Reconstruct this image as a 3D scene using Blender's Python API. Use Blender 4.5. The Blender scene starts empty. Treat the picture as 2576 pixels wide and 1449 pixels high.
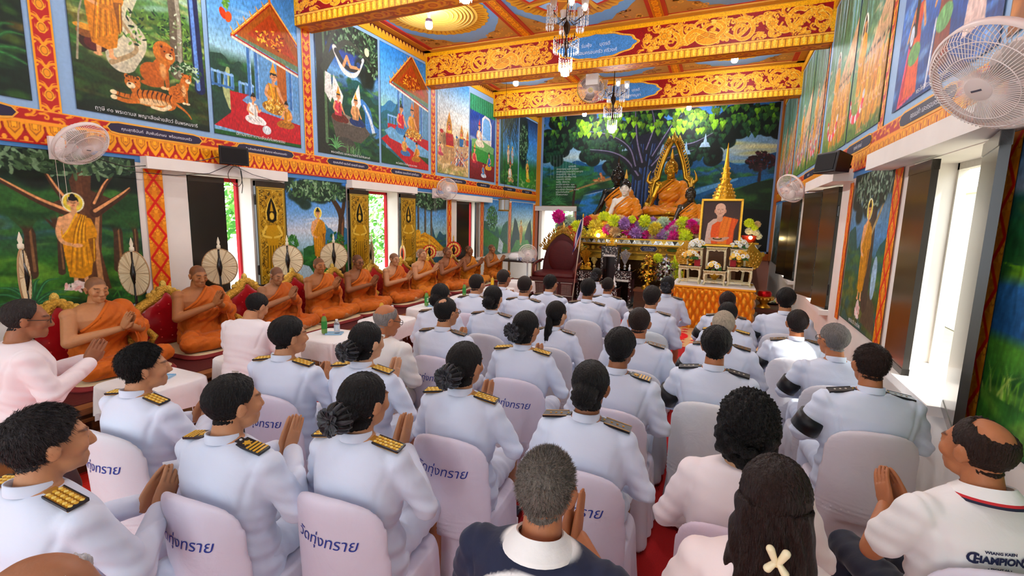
import bpy,bmesh,math,random
import numpy as np
from math import sin,cos,pi,radians,atan2,sqrt
from mathutils import Vector,Matrix,Euler,noise as mnoise
from mathutils.bvhtree import BVHTree
SC=bpy.context.scene
COL=SC.collection
random.seed(7)
RNG=np.random.default_rng(11)
# ------------------------------------------------------------------ camera
CAMP=Vector((0.0,0.0,1.95))
FPX=1189.0
def _rot(y,p,r):
 B=np.array([[1,0,0],[0,0,-1],[0,1,0]],float)
 Ry=np.array([[cos(y),0,-sin(y)],[0,1,0],[sin(y),0,cos(y)]])
 Rx=np.array([[1,0,0],[0,cos(p),-sin(p)],[0,sin(p),cos(p)]])
 Rz=np.array([[cos(r),-sin(r),0],[sin(r),cos(r),0],[0,0,1]])
 return Rz@Rx@Ry@B
CR=_rot(-0.41554135,0.14654505,0.0226081)
cam=bpy.data.cameras.new('camera')
cam.sensor_width=36.0
cam.lens=FPX/2576.0*36.0
cam.clip_start=0.02
cam.clip_end=300
camo=bpy.data.objects.new('camera',cam)
COL.objects.link(camo)
_m=Matrix.Identity(4)
for _i in range(3):
 _m[_i][0]=CR[0][_i];_m[_i][1]=-CR[1][_i];_m[_i][2]=-CR[2][_i]
_m.translation=CAMP
camo.matrix_world=_m
SC.camera=camo
def _ray(px,py):
 d=CR.T@np.array([(px-1288.0)/FPX,(py-724.5)/FPX,1.0])
 return Vector(d)
def onX(px,py,x):
 d=_ray(px,py);return CAMP+d*(x/d.x)
def onY(px,py,y):
 d=_ray(px,py);return CAMP+d*(y/d.y)
def onZ(px,py,z):
 d=_ray(px,py);return CAMP+d*((z-CAMP.z)/d.z)
 # ------------------------------------------------------------------ world, sun, exposure
SC.view_settings.view_transform='Standard'
SC.view_settings.look='None'
SC.view_settings.gamma=1.0
SC.view_settings.use_curve_mapping=False
SC.view_settings.exposure=0.12
w=bpy.data.worlds.new('sky');SC.world=w
w.use_nodes=True
nt=w.node_tree
bgn=nt.nodes['Background']
bgn.inputs[0].default_value=(0.86,0.94,1.0,1)
bgn.inputs[1].default_value=4.2
sun=bpy.data.lights.new('sun','SUN');sun.energy=5.0;sun.angle=radians(1.0);sun.color=(1,.95,.85)
suno=bpy.data.objects.new('sun',sun);COL.objects.link(suno)
suno.rotation_euler=Vector((-0.62,0.25,-0.75)).to_track_quat('-Z','Y').to_euler()
def portal(loc,rot,sx,sy):
 l=bpy.data.lights.new('daylight_portal','AREA');l.shape='RECTANGLE';l.size=sx;l.size_y=sy
 l.cycles.is_portal=True
 o=bpy.data.objects.new('daylight_portal',l);COL.objects.link(o);o.location=loc;o.rotation_euler=rot
try:
 SC.cycles.max_bounces=7;SC.cycles.diffuse_bounces=4;SC.cycles.glossy_bounces=3
 SC.cycles.transmission_bounces=5;SC.cycles.transparent_max_bounces=8
 SC.cycles.caustics_reflective=False;SC.cycles.caustics_refractive=False
 SC.cycles.sample_clamp_indirect=6.0
 SC.cycles.use_denoising=True
except Exception:
 pass
 # ------------------------------------------------------------------ colour + materials
def lin(r,g,b):
 f=lambda c:(c/255.0)/12.92 if c<=10 else(((c/255.0)+0.055)/1.055)**2.4
 return(f(r),f(g),f(b))
def hx(s):
 return lin(int(s[0:2],16),int(s[2:4],16),int(s[4:6],16))
BULB=520.0
MAT={}
def mat(name,rough=0.6,metal=0.0,src='attr',color=(1,1,1),spec=0.4,nvar=0.0,nscale=20.0,bump=0.0,bscale=60.0,
stretch=(1,1,1),emit=0.0,sheen=0.0,trans=0.0,ior=1.45,alpha=1.0,coat=0.0,distort=0.0):
 m=bpy.data.materials.new(name);m.use_nodes=True
 t=m.node_tree;n=t.nodes;b=n['Principled BSDF']
 b.inputs['Roughness'].default_value=rough;b.inputs['Metallic'].default_value=metal
 b.inputs['Specular IOR Level'].default_value=spec
 b.inputs['IOR'].default_value=ior
 if sheen:b.inputs['Sheen Weight'].default_value=sheen;b.inputs['Sheen Roughness'].default_value=0.4
 if coat:b.inputs['Coat Weight'].default_value=coat;b.inputs['Coat Roughness'].default_value=0.15
 if trans:b.inputs['Transmission Weight'].default_value=trans
 if alpha<1:b.inputs['Alpha'].default_value=alpha
 out=None
 if src in('attr','both'):
  a=n.new('ShaderNodeAttribute');a.attribute_name='Col';out=a.outputs['Color']
 if src in('obj','both'):
  oi=n.new('ShaderNodeObjectInfo')
  if out is None:out=oi.outputs['Color']
  else:
   mx=n.new('ShaderNodeMix');mx.data_type='RGBA';mx.blend_type='MULTIPLY';mx.inputs[0].default_value=1
   t.links.new(out,mx.inputs[6]);t.links.new(oi.outputs['Color'],mx.inputs[7]);out=mx.outputs[2]
 if src=='flat':
  rgb=n.new('ShaderNodeRGB');rgb.outputs[0].default_value=(*color,1);out=rgb.outputs[0]
 tc=None
 if nvar or bump:
  tc=n.new('ShaderNodeTexCoord');mp=n.new('ShaderNodeMapping');mp.inputs['Scale'].default_value=stretch
  t.links.new(tc.outputs['Object'],mp.inputs[0])
 if nvar:
  nz=n.new('ShaderNodeTexNoise');nz.inputs['Scale'].default_value=nscale;nz.inputs['Detail'].default_value=4
  t.links.new(mp.outputs[0],nz.inputs['Vector'])
  mr=n.new('ShaderNodeMapRange');mr.inputs[1].default_value=0.25;mr.inputs[2].default_value=0.75
  mr.inputs[3].default_value=1-nvar;mr.inputs[4].default_value=1+nvar
  t.links.new(nz.outputs['Fac'],mr.inputs[0])
  vm=n.new('ShaderNodeVectorMath');vm.operation='SCALE'
  t.links.new(out,vm.inputs[0]);t.links.new(mr.outputs[0],vm.inputs['Scale']);out=vm.outputs[0]
 t.links.new(out,b.inputs['Base Color'])
 if emit:
  t.links.new(out,b.inputs['Emission Color']);b.inputs['Emission Strength'].default_value=emit
 if bump:
  nz2=n.new('ShaderNodeTexNoise');nz2.inputs['Scale'].default_value=bscale;nz2.inputs['Detail'].default_value=5
  nz2.inputs['Distortion'].default_value=distort
  t.links.new(mp.outputs[0],nz2.inputs['Vector'])
  bp=n.new('ShaderNodeBump');bp.inputs['Strength'].default_value=bump;bp.inputs['Distance'].default_value=0.02
  t.links.new(nz2.outputs['Fac'],bp.inputs['Height']);t.links.new(bp.outputs[0],b.inputs['Normal'])
 MAT[name]=m
 return m
mat('wall_paint',0.75,src='attr',nvar=0.05,nscale=3,bump=0.05,bscale=25)
mat('mural_paint',0.55,src='attr',nvar=0.10,nscale=28,bump=0.04,bscale=40)
mat('ornament_paint',0.5,src='attr',nvar=0.06,nscale=30)
mat('plastic',0.38,src='attr',spec=0.45)
mat('matte',0.75,src='attr',nvar=0.05,nscale=40)
mat('gold',0.3,metal=0.85,src='attr',nvar=0.12,nscale=25,bump=0.25,bscale=35)
mat('gold_smooth',0.24,metal=0.8,src='attr',nvar=0.05,nscale=8)
mat('carved_gold',0.38,metal=0.7,src='attr',nvar=0.35,nscale=60,bump=0.9,bscale=55)
mat('silver',0.25,metal=0.9,src='attr',nvar=0.3,nscale=80,bump=0.8,bscale=70)
mat('wood',0.45,src='attr',nvar=0.3,nscale=9,stretch=(1,1,8),bump=0.1,bscale=12,coat=0.2)
mat('lacquer',0.25,src='attr',nvar=0.08,nscale=30,coat=0.4)
mat('metal',0.35,metal=0.9,src='attr')
mat('cloth',0.8,src='obj',nvar=0.02,nscale=6,bump=0.30,bscale=9,sheen=0.15,distort=0.6)
mat('cloth_col',0.8,src='attr',nvar=0.04,nscale=9,bump=0.3,bscale=14,sheen=0.1)
mat('uniform',0.7,src='obj',bump=0.22,bscale=7,sheen=0.2,distort=0.8)
mat('robe',0.75,src='obj',nvar=0.10,nscale=10,bump=0.5,bscale=11,stretch=(1.6,1.6,.7),sheen=0.1,distort=1.0)
mat('satin',0.38,src='attr',nvar=0.06,nscale=12,bump=0.25,bscale=12,sheen=0.2)
mat('skin',0.48,src='both',nvar=0.06,nscale=30,bump=0.06,bscale=140,spec=0.35)
mat('hair',0.45,src='both',nvar=0.35,nscale=60,stretch=(2.2,2.2,.35),bump=0.75,bscale=95,spec=0.3)
mat('flower',0.6,src='attr',nvar=0.1,nscale=50,sheen=.3)
mat('leaf',0.6,src='attr',nvar=0.15,nscale=5)
mat('red_velvet',0.55,src='attr',nvar=0.15,nscale=14,bump=0.15,bscale=30)
mat('carpet',0.95,src='flat',color=hx('c11f22'),nvar=0.16,nscale=160,bump=0.6,bscale=300)
mat('tile',0.25,src='flat',color=hx('cfc6bd'),nvar=0.05,nscale=6)
mat('crystal',0.08,src='flat',color=(.93,.95,.96),trans=0.25,ior=1.5,spec=0.9)
mat('clear_plastic',0.06,src='attr',trans=0.75,ior=1.3,spec=0.5)
mat('bulb_glow',0.4,src='flat',color=(0.93,0.96,1.0),emit=12.0)
mat('lamp_glow',0.4,src='flat',color=(1.0,0.78,0.35),emit=45.0)
mat('fan_guard',0.3,src='attr',spec=0.5)
mat('fan_blade',0.2,src='attr',spec=0.5,alpha=0.55)
mat('mirror',0.22,metal=.8,src='attr',bump=0.2,bscale=30)
# ------------------------------------------------------------------ mesh builder
class MB:
 def __init__(s):
  s.v=[];s.f=[];s.c=[];s.m=[]
 def add(s,verts,faces,col=(1,1,1),mi=0):
  k=len(s.v);s.v.extend([tuple(p)for p in verts])
  for f in faces:
   s.f.append([i+k for i in f]);s.m.append(mi)
  if isinstance(col,list):s.c.extend(col)
  else:s.c.extend([col]*len(faces))
  return k
 def poly(s,pts,col=(1,1,1),mi=0):
  s.add(pts,[list(range(len(pts)))],col,mi)
 def box(s,lo,hi,col=(1,1,1),mi=0,M=None):
  x0,y0,z0=lo;x1,y1,z1=hi
  v=[(x0,y0,z0),(x1,y0,z0),(x1,y1,z0),(x0,y1,z0),(x0,y0,z1),(x1,y0,z1),(x1,y1,z1),(x0,y1,z1)]
  if M is not None:v=[tuple(M@Vector(p))for p in v]
  s.add(v,[[0,3,2,1],[4,5,6,7],[0,1,5,4],[1,2,6,5],[2,3,7,6],[3,0,4,7]],col,mi)
 def loft(s,rings,col=(1,1,1),mi=0,cap=True,closed=True):
  n=len(rings[0]);k=len(s.v)
  for r in rings:s.v.extend([tuple(p)for p in r])
  for i in range(len(rings)-1):
   for j in range(n if closed else n-1):
    a=k+i*n+j;b=k+i*n+(j+1)%n
    s.f.append([a,b,b+n,a+n]);s.m.append(mi);s.c.append(col)
  if cap and closed:
   s.f.append([k+j for j in range(n)][::-1]);s.m.append(mi);s.c.append(col)
   o=k+(len(rings)-1)*n
   s.f.append([o+j for j in range(n)]);s.m.append(mi);s.c.append(col)
 def tube(s,pts,r,n=8,col=(1,1,1),mi=0,cap=True,up=None):
  pts=[Vector(p)for p in pts];rs=r if isinstance(r,(list,tuple))else[r]*len(pts)
  rings=[];prev=None
  for i,p in enumerate(pts):
   d=(pts[min(i+1,len(pts)-1)]-pts[max(i-1,0)])
   if d.length<1e-9:d=Vector((0,0,1))
   d.normalize()
   if prev is None:
    a=Vector((0,0,1))if abs(d.z)<.9 else Vector((1,0,0))
    u=d.cross(a).normalized()
   else:
    u=(prev-d*prev.dot(d))
    u=u.normalized()if u.length>1e-6 else d.orthogonal().normalized()
   prev=u;v=d.cross(u)
   rings.append([p+(u*cos(2*pi*j/n)+v*sin(2*pi*j/n))*rs[i]for j in range(n)])
  s.loft(rings,col,mi,cap)
 def lathe(s,prof,n=20,col=(1,1,1),mi=0,M=None,cap=True):
  rings=[]
  for(r,z)in prof:
   ring=[Vector((r*cos(2*pi*j/n),r*sin(2*pi*j/n),z))for j in range(n)]
   if M is not None:ring=[M@p for p in ring]
   rings.append(ring)
  s.loft(rings,col,mi,cap)
 def ell(s,c,r,M=None,n=16,m=10,col=(1,1,1),mi=0):
  c=Vector(c);rings=[]
  for i in range(m+1):
   th=-pi/2+pi*min(max(i,.04),m-.04)/m
   ring=[]
   for j in range(n):
    p=Vector((r[0]*cos(th)*cos(2*pi*j/n),r[1]*cos(th)*sin(2*pi*j/n),r[2]*sin(th)))
    if M is not None:p=M@p
    ring.append(c+p)
   rings.append(ring)
  s.loft(rings,col,mi,True)
 def cap(s,a,b,ra,rb,n=14,col=(1,1,1),mi=0):
  a=Vector(a);b=Vector(b);d=(b-a);L=d.length;d=d/L if L>1e-9 else Vector((0,0,1))
  u=d.orthogonal().normalized();v=d.cross(u);rings=[]
  for(t,q)in((-.98,.2),(-.8,.6),(-.45,.9),(0,1)):
   rings.append([a+d*(t*ra)+(u*cos(2*pi*j/n)+v*sin(2*pi*j/n))*ra*q for j in range(n)])
  for(t,q)in((0,1),(.45,.9),(.8,.6),(.98,.2)):
   rings.append([b+d*(t*rb)+(u*cos(2*pi*j/n)+v*sin(2*pi*j/n))*rb*q for j in range(n)])
  s.loft(rings,col,mi,True)
 def rings(s,secs,n=24,p=2.3,col=(1,1,1),mi=0,M=None):
  R=[]
  for(cx,cy,z,rx,ry)in secs:
   ring=[]
   for j in range(n):
    a=2*pi*j/n;ca,sa=cos(a),sin(a)
    q=Vector((cx+rx*math.copysign(abs(ca)**(2/p),ca),cy+ry*math.copysign(abs(sa)**(2/p),sa),z))
    ring.append(M@q if M is not None else q)
   R.append(ring)
  s.loft(R,col,mi,True)
 def grid(s,fn,nu,nv,col=(1,1,1),mi=0):
  k=len(s.v)
  for j in range(nv+1):
   for i in range(nu+1):s.v.append(tuple(fn(i/nu,j/nv)))
  for j in range(nv):
   for i in range(nu):
    a=k+j*(nu+1)+i
    s.f.append([a,a+1,a+nu+2,a+nu+1]);s.m.append(mi)
    s.c.append(col(i/nu,j/nv)if callable(col)else col)
 def xf(s,M,k0=0):
  for i in range(k0,len(s.v)):s.v[i]=tuple(M@Vector(s.v[i]))
 def join(s,o,M=None):
  k=len(s.v)
  s.v.extend([tuple(M@Vector(p))for p in o.v]if M is not None else o.v)
  s.f.extend([[i+k for i in f]for f in o.f]);s.c.extend(o.c);s.m.extend(o.m)
 def mesh(s,name,mats,smooth=False):
  me=bpy.data.meshes.new(name)
  me.from_pydata(s.v,[],s.f)
  for m in mats:me.materials.append(MAT[m]if isinstance(m,str)else m)
  if len(mats)>1:me.polygons.foreach_set('material_index',s.m)
  ca=me.color_attributes.new('Col','FLOAT_COLOR','CORNER')
  cnt=[len(f)for f in s.f]
  arr=np.ones((sum(cnt),4),np.float32)
  arr[:,:3]=np.repeat(np.array([c[:3]for c in s.c],np.float32).reshape(-1,3),cnt,axis=0)
  ca.data.foreach_set('color',arr.ravel())
  if smooth is True:me.polygons.foreach_set('use_smooth',[True]*len(s.f))
  elif smooth:
   me.polygons.foreach_set('use_smooth',[True]*len(s.f))
   try:me.set_sharp_from_angle(angle=radians(smooth))
   except Exception:pass
  me.update()
  return me
 def build(s,name,mats,parent=None,smooth=False,**kw):
  if isinstance(mats,str):mats=[mats]
  return link(name,s.mesh(name,mats,smooth),parent,**kw)
def link(name,data,parent=None,loc=None,rot=None,label=None,cat=None,group=None,kind=None,color=None,M=None):
 o=bpy.data.objects.new(name,data);COL.objects.link(o)
 if parent is not None:o.parent=parent
 if M is not None:o.matrix_local=M
 if loc is not None:o.location=loc
 if rot is not None:o.rotation_euler=rot
 if color is not None:o.color=(*color,1)
 tag(o,label,cat,group,kind)
 return o
def tag(o,label=None,cat=None,group=None,kind=None):
 if label:o['label']=label
 if cat:o['category']=cat
 if group:o['group']=group
 if kind:o['kind']=kind
 return o
def empty(name,loc=(0,0,0),rz=0.0,label=None,cat=None,group=None,kind=None,scale=1.0):
 o=bpy.data.objects.new(name,None);COL.objects.link(o)
 o.location=loc;o.rotation_euler=(0,0,rz);o.scale=(scale,)*3
 o.empty_display_size=0.1
 return tag(o,label,cat,group,kind)
_kids={}
def kids(o):return[c for c in bpy.data.objects if c.parent==o]
def copy_tree(o,parent=None,loc=None,rz=None,label=None,group=None):
 c=o.copy();COL.objects.link(c)
 if parent is not None:c.parent=parent
 if loc is not None:c.location=loc
 if rz is not None:c.rotation_euler=(0,0,rz)
 if label:c['label']=label
 if group:c['group']=group
 for ch in list(o.children):copy_tree(ch,c)
 return c
def remesh(mb,voxel,it=4,fac=0.5):
 """one continuous skin over all the shapes collected in mb"""
 me=bpy.data.meshes.new('tmp');me.from_pydata(mb.v,[],mb.f);me.update()
 ob=bpy.data.objects.new('tmp',me);COL.objects.link(ob)
 r=ob.modifiers.new('r','REMESH');r.mode='VOXEL';r.voxel_size=voxel;r.adaptivity=0
 if it:
  sm=ob.modifiers.new('s','SMOOTH');sm.factor=fac;sm.iterations=it
 dg=bpy.context.evaluated_depsgraph_get()
 out=bpy.data.meshes.new_from_object(ob.evaluated_get(dg))
 bpy.data.objects.remove(ob);bpy.data.meshes.remove(me)
 n=len(out.vertices);co=np.empty(n*3,np.float32);out.vertices.foreach_get('co',co)
 fs=[list(p.vertices)for p in out.polygons]
 bpy.data.meshes.remove(out)
 return co.reshape(-1,3).astype(float),fs
def vnormals(co,fs):
 nrm=np.zeros_like(co)
 F=np.array([f[:3]for f in fs]);a,b,c=co[F[:,0]],co[F[:,1]],co[F[:,2]]
 fn=np.cross(b-a,c-a)
 L4=np.array([f[-1]for f in fs])
 for k in range(3):np.add.at(nrm,F[:,k],fn)
 np.add.at(nrm,L4,fn)
 return nrm/(np.linalg.norm(nrm,axis=1,keepdims=True)+1e-12)
def pmesh(name,co,fs,mats,pcol=None,smooth=True,fmat=None):
 me=bpy.data.meshes.new(name);me.from_pydata([tuple(p)for p in co],[],fs)
 for m in mats:me.materials.append(MAT[m])
 if fmat is not None:me.polygons.foreach_set('material_index',fmat)
 ca=me.color_attributes.new('Col','FLOAT_COLOR','POINT')
 arr=np.ones((len(co),4),np.float32)
 if pcol is not None:arr[:,:3]=pcol
 ca.data.foreach_set('color',arr.ravel())
 if smooth:me.polygons.foreach_set('use_smooth',[True]*len(fs))
 me.update()
 return me
def text_mesh(body,size,shear=0.0,extrude=0.0,bold=0.0,align='CENTER'):
 cu=bpy.data.curves.new('txt','FONT');cu.body=body;cu.size=size;cu.shear=shear
 cu.extrude=extrude;cu.offset=bold;cu.align_x=align;cu.align_y='CENTER';cu.resolution_u=3
 ob=bpy.data.objects.new('txt',cu);COL.objects.link(ob)
 dg=bpy.context.evaluated_depsgraph_get()
 me=bpy.data.meshes.new_from_object(ob.evaluated_get(dg))
 bpy.data.objects.remove(ob);bpy.data.curves.remove(cu)
 v=[tuple(p.co)for p in me.vertices];f=[list(p.vertices)for p in me.polygons]
 bpy.data.meshes.remove(me)
 return v,f
def text_on(mb,body,size,M,col,**kw):
 v,f=text_mesh(body,size,**kw)
 if v:mb.add([tuple(M@Vector(p))for p in v],f,col)
def frame_M(o,x,y):
 x=Vector(x).normalized();y=Vector(y);z=x.cross(y).normalized();y=z.cross(x)
 M=Matrix.Identity(4)
 for i in range(3):M[i][0]=x[i];M[i][1]=y[i];M[i][2]=z[i]
 M.translation=Vector(o)
 return M
def sm(a,b,x):
 t=min(max((x-a)/(b-a),0),1);return t*t*(3-2*t)
def nsm(a,b,x):
 t=np.clip((x-a)/(b-a),0,1);return t*t*(3-2*t)
 # ------------------------------------------------------------------ painter: fills a numpy canvas that becomes the colours of a painted surface
class Cv:
 def __init__(s,W,H,res,bg=(0,0,0)):
  s.W,s.H=W,H;s.nx=max(2,int(W*res));s.ny=max(2,int(H*res));s.k=s.nx/W
  s.a=np.empty((s.ny,s.nx,3));s.a[:]=bg
  s.X,s.Y=np.meshgrid((np.arange(s.nx)+.5)/s.nx*W,(np.arange(s.ny)+.5)/s.ny*H)
  s.r=np.random.default_rng(5)
 def _box(s,x0,y0,x1,y1):
  i0=max(0,int(x0*s.k)-2);i1=min(s.nx,int(x1*s.k)+3)
  ky=s.ny/s.H
  j0=max(0,int(y0*ky)-2);j1=min(s.ny,int(y1*ky)+3)
  if i0>=i1 or j0>=j1:return None
  return slice(j0,j1),slice(i0,i1)
 def _mix(s,sl,al,col):
  al=al[...,None]
  s.a[sl]=s.a[sl]*(1-al)+np.asarray(col)*al
 def vgrad(s,stops,y0=0.0,y1=None):
  y1=s.H if y1 is None else y1
  t=np.clip((s.Y-y0)/(y1-y0),0,1);m=(s.Y>=y0)&(s.Y<=y1)
  xs=[q[0]for q in stops]
  for c in range(3):s.a[...,c][m]=np.interp(t,xs,[q[1][c]for q in stops])[m]
 def poly(s,pts,col,al=1.0):
  p=np.array(pts,float);sl=s._box(p[:,0].min(),p[:,1].min(),p[:,0].max(),p[:,1].max())
  if sl is None:return
  X,Y=s.X[sl],s.Y[sl];acc=np.zeros(X.shape);d=.25/s.k
  for ox in(-d,d):
   for oy in(-d,d):
    ins=np.zeros(X.shape,bool);xx=X+ox;yy=Y+oy;n=len(p)
    for i in range(n):
     x1,y1=p[i];x2,y2=p[(i+1)%n]
     if y1==y2:continue
     c=((y1>yy)!=(y2>yy))&(xx<(x2-x1)*(yy-y1)/(y2-y1)+x1)
     ins^=c
    acc+=ins
  s._mix(sl,acc/4*al,col)
 def ell(s,x,y,rx,ry,col,rot=0.0,al=1.0,soft=0.0):
  R=max(rx,ry)*(1+soft);sl=s._box(x-R,y-R,x+R,y+R)
  if sl is None:return
  X,Y=s.X[sl]-x,s.Y[sl]-y;c,q=cos(rot),sin(rot)
  u=(X*c+Y*q)/rx;v=(-X*q+Y*c)/ry;d=np.sqrt(u*u+v*v)
  e=max(soft,.6/(s.k*min(rx,ry)))
  s._mix(sl,np.clip((1-d)/e+.5,0,1)*al,col)
 def line(s,pts,w0,w1,col,al=1.0):
  pts=[np.array(p,float)for p in pts];n=len(pts)-1
  P=np.array(pts);W=max(w0,w1)
  sl=s._box(P[:,0].min()-W,P[:,1].min()-W,P[:,0].max()+W,P[:,1].max()+W)
  if sl is None:return
  X,Y=s.X[sl],s.Y[sl];A=np.zeros(X.shape)
  for i in range(n):
   a,b=pts[i],pts[i+1];d=b-a;L=d@d+1e-12
   t=np.clip(((X-a[0])*d[0]+(Y-a[1])*d[1])/L,0,1)
   dist=np.hypot(X-a[0]-t*d[0],Y-a[1]-t*d[1])
   w=(w0+(w1-w0)*(i+t)/n)/2
   A=np.maximum(A,np.clip((w-dist)*s.k+.5,0,1)*np.clip(w*2*s.k,0,1))
  s._mix(sl,A*al,col)
 def curve(s,pts,w0,w1,col,al=1.0,n=10):
  p=[np.array(q,float)for q in pts];out=[]
  for i in range(len(p)-1):
   p0,p1,p2,p3=p[max(i-1,0)],p[i],p[i+1],p[min(i+2,len(p)-1)]
   for k in range(n):
    t=k/n
    out.append(.5*((2*p1)+(p2-p0)*t+(2*p0-5*p1+4*p2-p3)*t*t+(3*p1-p0-3*p2+p3)*t**3))
  out.append(p[-1]);s.line(out,w0,w1,col,al)
 def leaves(s,x,y,rx,ry,n,ln,cols,up=0.0,fat=.38):
  r=s.r
  for i in range(n):
   a=r.uniform(0,2*pi);q=sqrt(r.uniform(0,1));c=cols[int(r.integers(len(cols)))]
   s.ell(x+rx*q*cos(a),y+ry*q*sin(a),ln*r.uniform(.6,1.1),ln*fat*r.uniform(.6,1.1),c,r.uniform(0,pi)if not up else up+r.normal(0,.5))
 def blob(s,x,y,rx,ry,n,col,j=.5):
  r=s.r
  for i in range(n):
   a=r.uniform(0,2*pi);q=sqrt(r.uniform(0,1))
   c=np.clip(np.array(col)*r.uniform(1-j,1+j),0,1)
   s.ell(x+rx*q*cos(a),y+ry*q*sin(a),rx*r.uniform(.12,.3),ry*r.uniform(.12,.3),c,r.uniform(0,pi),.8,.6)
 def brush(s,amt=.12,sx=3,sy=9):
  n=s.r.normal(0,1,(s.ny,s.nx))
  for ax,k in((0,sy),(1,sx)):
   c=np.cumsum(np.pad(n,[(k,0)if ax==i else(0,0)for i in range(2)],mode='wrap'),axis=ax)
   n=(np.take(c,range(k,c.shape[ax]),axis=ax)-np.take(c,range(0,c.shape[ax]-k),axis=ax))/k
  n=n/(n.std()+1e-9)
  s.a*=np.clip(1+amt*n,.4,1.6)[...,None]
 def hills(s,y,amp,col,seed=0,x0=0,x1=None,fr=3.0,base=0.0):
  x1=s.W if x1 is None else x1;r=np.random.default_rng(seed);ph=r.uniform(0,6,5)
  xs=np.linspace(x0,x1,60)
  ys=y+amp*sum(np.sin(xs/s.W*6.28*fr*(i+1)*.5+ph[i])/(i+1)for i in range(5))*.5
  s.poly([(x0,base)]+list(zip(xs,ys))+[(x1,base)],col)
 def mesh(s,name,fn,mats=('mural_paint',),lin_=True):
  """grid surface over the canvas; fn(u metres, v metres) -> point"""
  nx,ny=s.nx,s.ny
  us=np.linspace(0,s.W,nx);vs=np.linspace(0,s.H,ny)
  O=np.array(fn(0,0));U=(np.array(fn(s.W,0))-O)/s.W;V=(np.array(fn(0,s.H))-O)/s.H
  co=O+us[None,:,None]*U+vs[:,None,None]*V
  co=co.reshape(-1,3);idx=np.arange(nx*ny).reshape(ny,nx)
  q=np.stack([idx[:-1,:-1],idx[:-1,1:],idx[1:,1:],idx[1:,:-1]],-1).reshape(-1,4)
  me=bpy.data.meshes.new(name);me.vertices.add(nx*ny);me.vertices.foreach_set('co',co.astype(np.float32).ravel())
  me.loops.add(q.size);me.loops.foreach_set('vertex_index',q.astype(np.int32).ravel())
  me.polygons.add(len(q));me.polygons.foreach_set('loop_start',np.arange(0,q.size,4,dtype=np.int32))
  for m in mats:me.materials.append(MAT[m])
  ca=me.color_attributes.new('Col','FLOAT_COLOR','POINT')
  c=np.clip(s.a,0,1);g=c.mean(-1,keepdims=True);c=np.clip(g+(c-g)*1.18,0,1)**1.12;c=np.where(c<=.04045,c/12.92,((c+.055)/1.055)**2.4)
  arr=np.ones((nx*ny,4),np.float32);arr[:,:3]=c.reshape(-1,3);ca.data.foreach_set('color',arr.ravel())
  me.update(calc_edges=True);me.validate()
  return me
def C(s):return(int(s[0:2],16)/255,int(s[2:4],16)/255,int(s[4:6],16)/255)
# ---- painted motifs (canvas units are metres on the wall)
GOLD,GOLDL,GOLDD,RED,REDD=C('e6a21c'),C('f6cf6a'),C('a8620f'),C('b01d1a'),C('7d0e12')
def sky(c,top,mid,bot,y0=.35):
 c.vgrad([(0,C(bot)),(.5,C(mid)),(1,C(top))],c.H*y0)
def clouds(c,y,n,col='e8eef2',al=.35):
 for i in range(n):
  c.ell(c.r.uniform(0,c.W),y+c.r.normal(0,.12)*c.H*.3,c.W*c.r.uniform(.1,.3),c.H*c.r.uniform(.01,.03),C(col),c.r.normal(0,.12),al,.9)
def mottle(c,y0,y1,cols,n,r=.08):
 for i in range(n):
  c.ell(c.r.uniform(0,c.W),c.r.uniform(y0,y1),r*c.r.uniform(.5,2),r*c.r.uniform(.2,.6),C(cols[int(c.r.integers(len(cols)))]),c.r.normal(0,.3),.55,.8)
def grass(c,x,y,n,h,cols):
 for i in range(n):
  xx=x+c.r.normal(0,h*.7);a=c.r.normal(0,.45)
  c.line([(xx,y),(xx+h*.5*sin(a),y+h*.6),(xx+h*sin(a)*1.3,y+h*c.r.uniform(.6,1.1))],h*.1,h*.01,C(cols[int(c.r.integers(len(cols)))]))
def fern(c,x,y,r,col,n=9,a0=0,a1=pi):
 for i in range(n):
  a=a0+(a1-a0)*(i+.5)/n+c.r.normal(0,.08);L=r*c.r.uniform(.75,1.1)
  c.curve([(x,y),(x+L*.5*cos(a),y+L*.55*sin(a)+L*.12),(x+L*cos(a),y+L*sin(a)*.8)],r*.13,r*.02,C(col),1,5)
  c.curve([(x,y),(x+L*.5*cos(a),y+L*.55*sin(a)+L*.12),(x+L*cos(a),y+L*sin(a)*.8)],r*.03,r*.01,np.clip(np.array(C(col))*1.6,0,1),1,5)
def tree(c,x,y,h,w,crown,bark='5a4030',barkl='a07850',br=5,crownr=None,lf=('1c3a22','2c5a30','4a7a3a','7a9a50'),nl=200,ll=.05):
 cr=crownr or h*.4
 for k in range(40):
  a=c.r.uniform(0,2*pi);q=sqrt(c.r.uniform(0,1))
  c.ell(x+crown[0]*q*cos(a),y+h+crown[1]*q*sin(a),cr*.35,cr*.28,C(lf[0]),c.r.uniform(0,3),.95,.3)
 c.line([(x-w*.1,y),(x,y+h*.5),(x+w*.05,y+h)],w*1.25,w*.7,C(bark))
 c.line([(x+w*.3,y),(x+w*.28,y+h*.5),(x+w*.25,y+h*.9)],w*.3,w*.15,C(barkl),.7)
 for i in range(br):
  a=pi*(.12+.76*(i+.5)/br);L=crown[0]*c.r.uniform(.6,1.0)
  p=[(x,y+h*c.r.uniform(.6,.85)),(x+L*.5*cos(a),y+h*.9+L*.2*sin(a)),(x+L*cos(a),y+h+L*.55*sin(a)*crown[1]/crown[0])]
  c.curve(p,w*.5,w*.12,C(bark));c.curve([(q[0],q[1]+w*.08)for q in p],w*.12,w*.04,C(barkl),.8)
 c.leaves(x,y+h,crown[0]*1.05,crown[1],nl,ll,[C(q)for q in lf[1:]])
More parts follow.
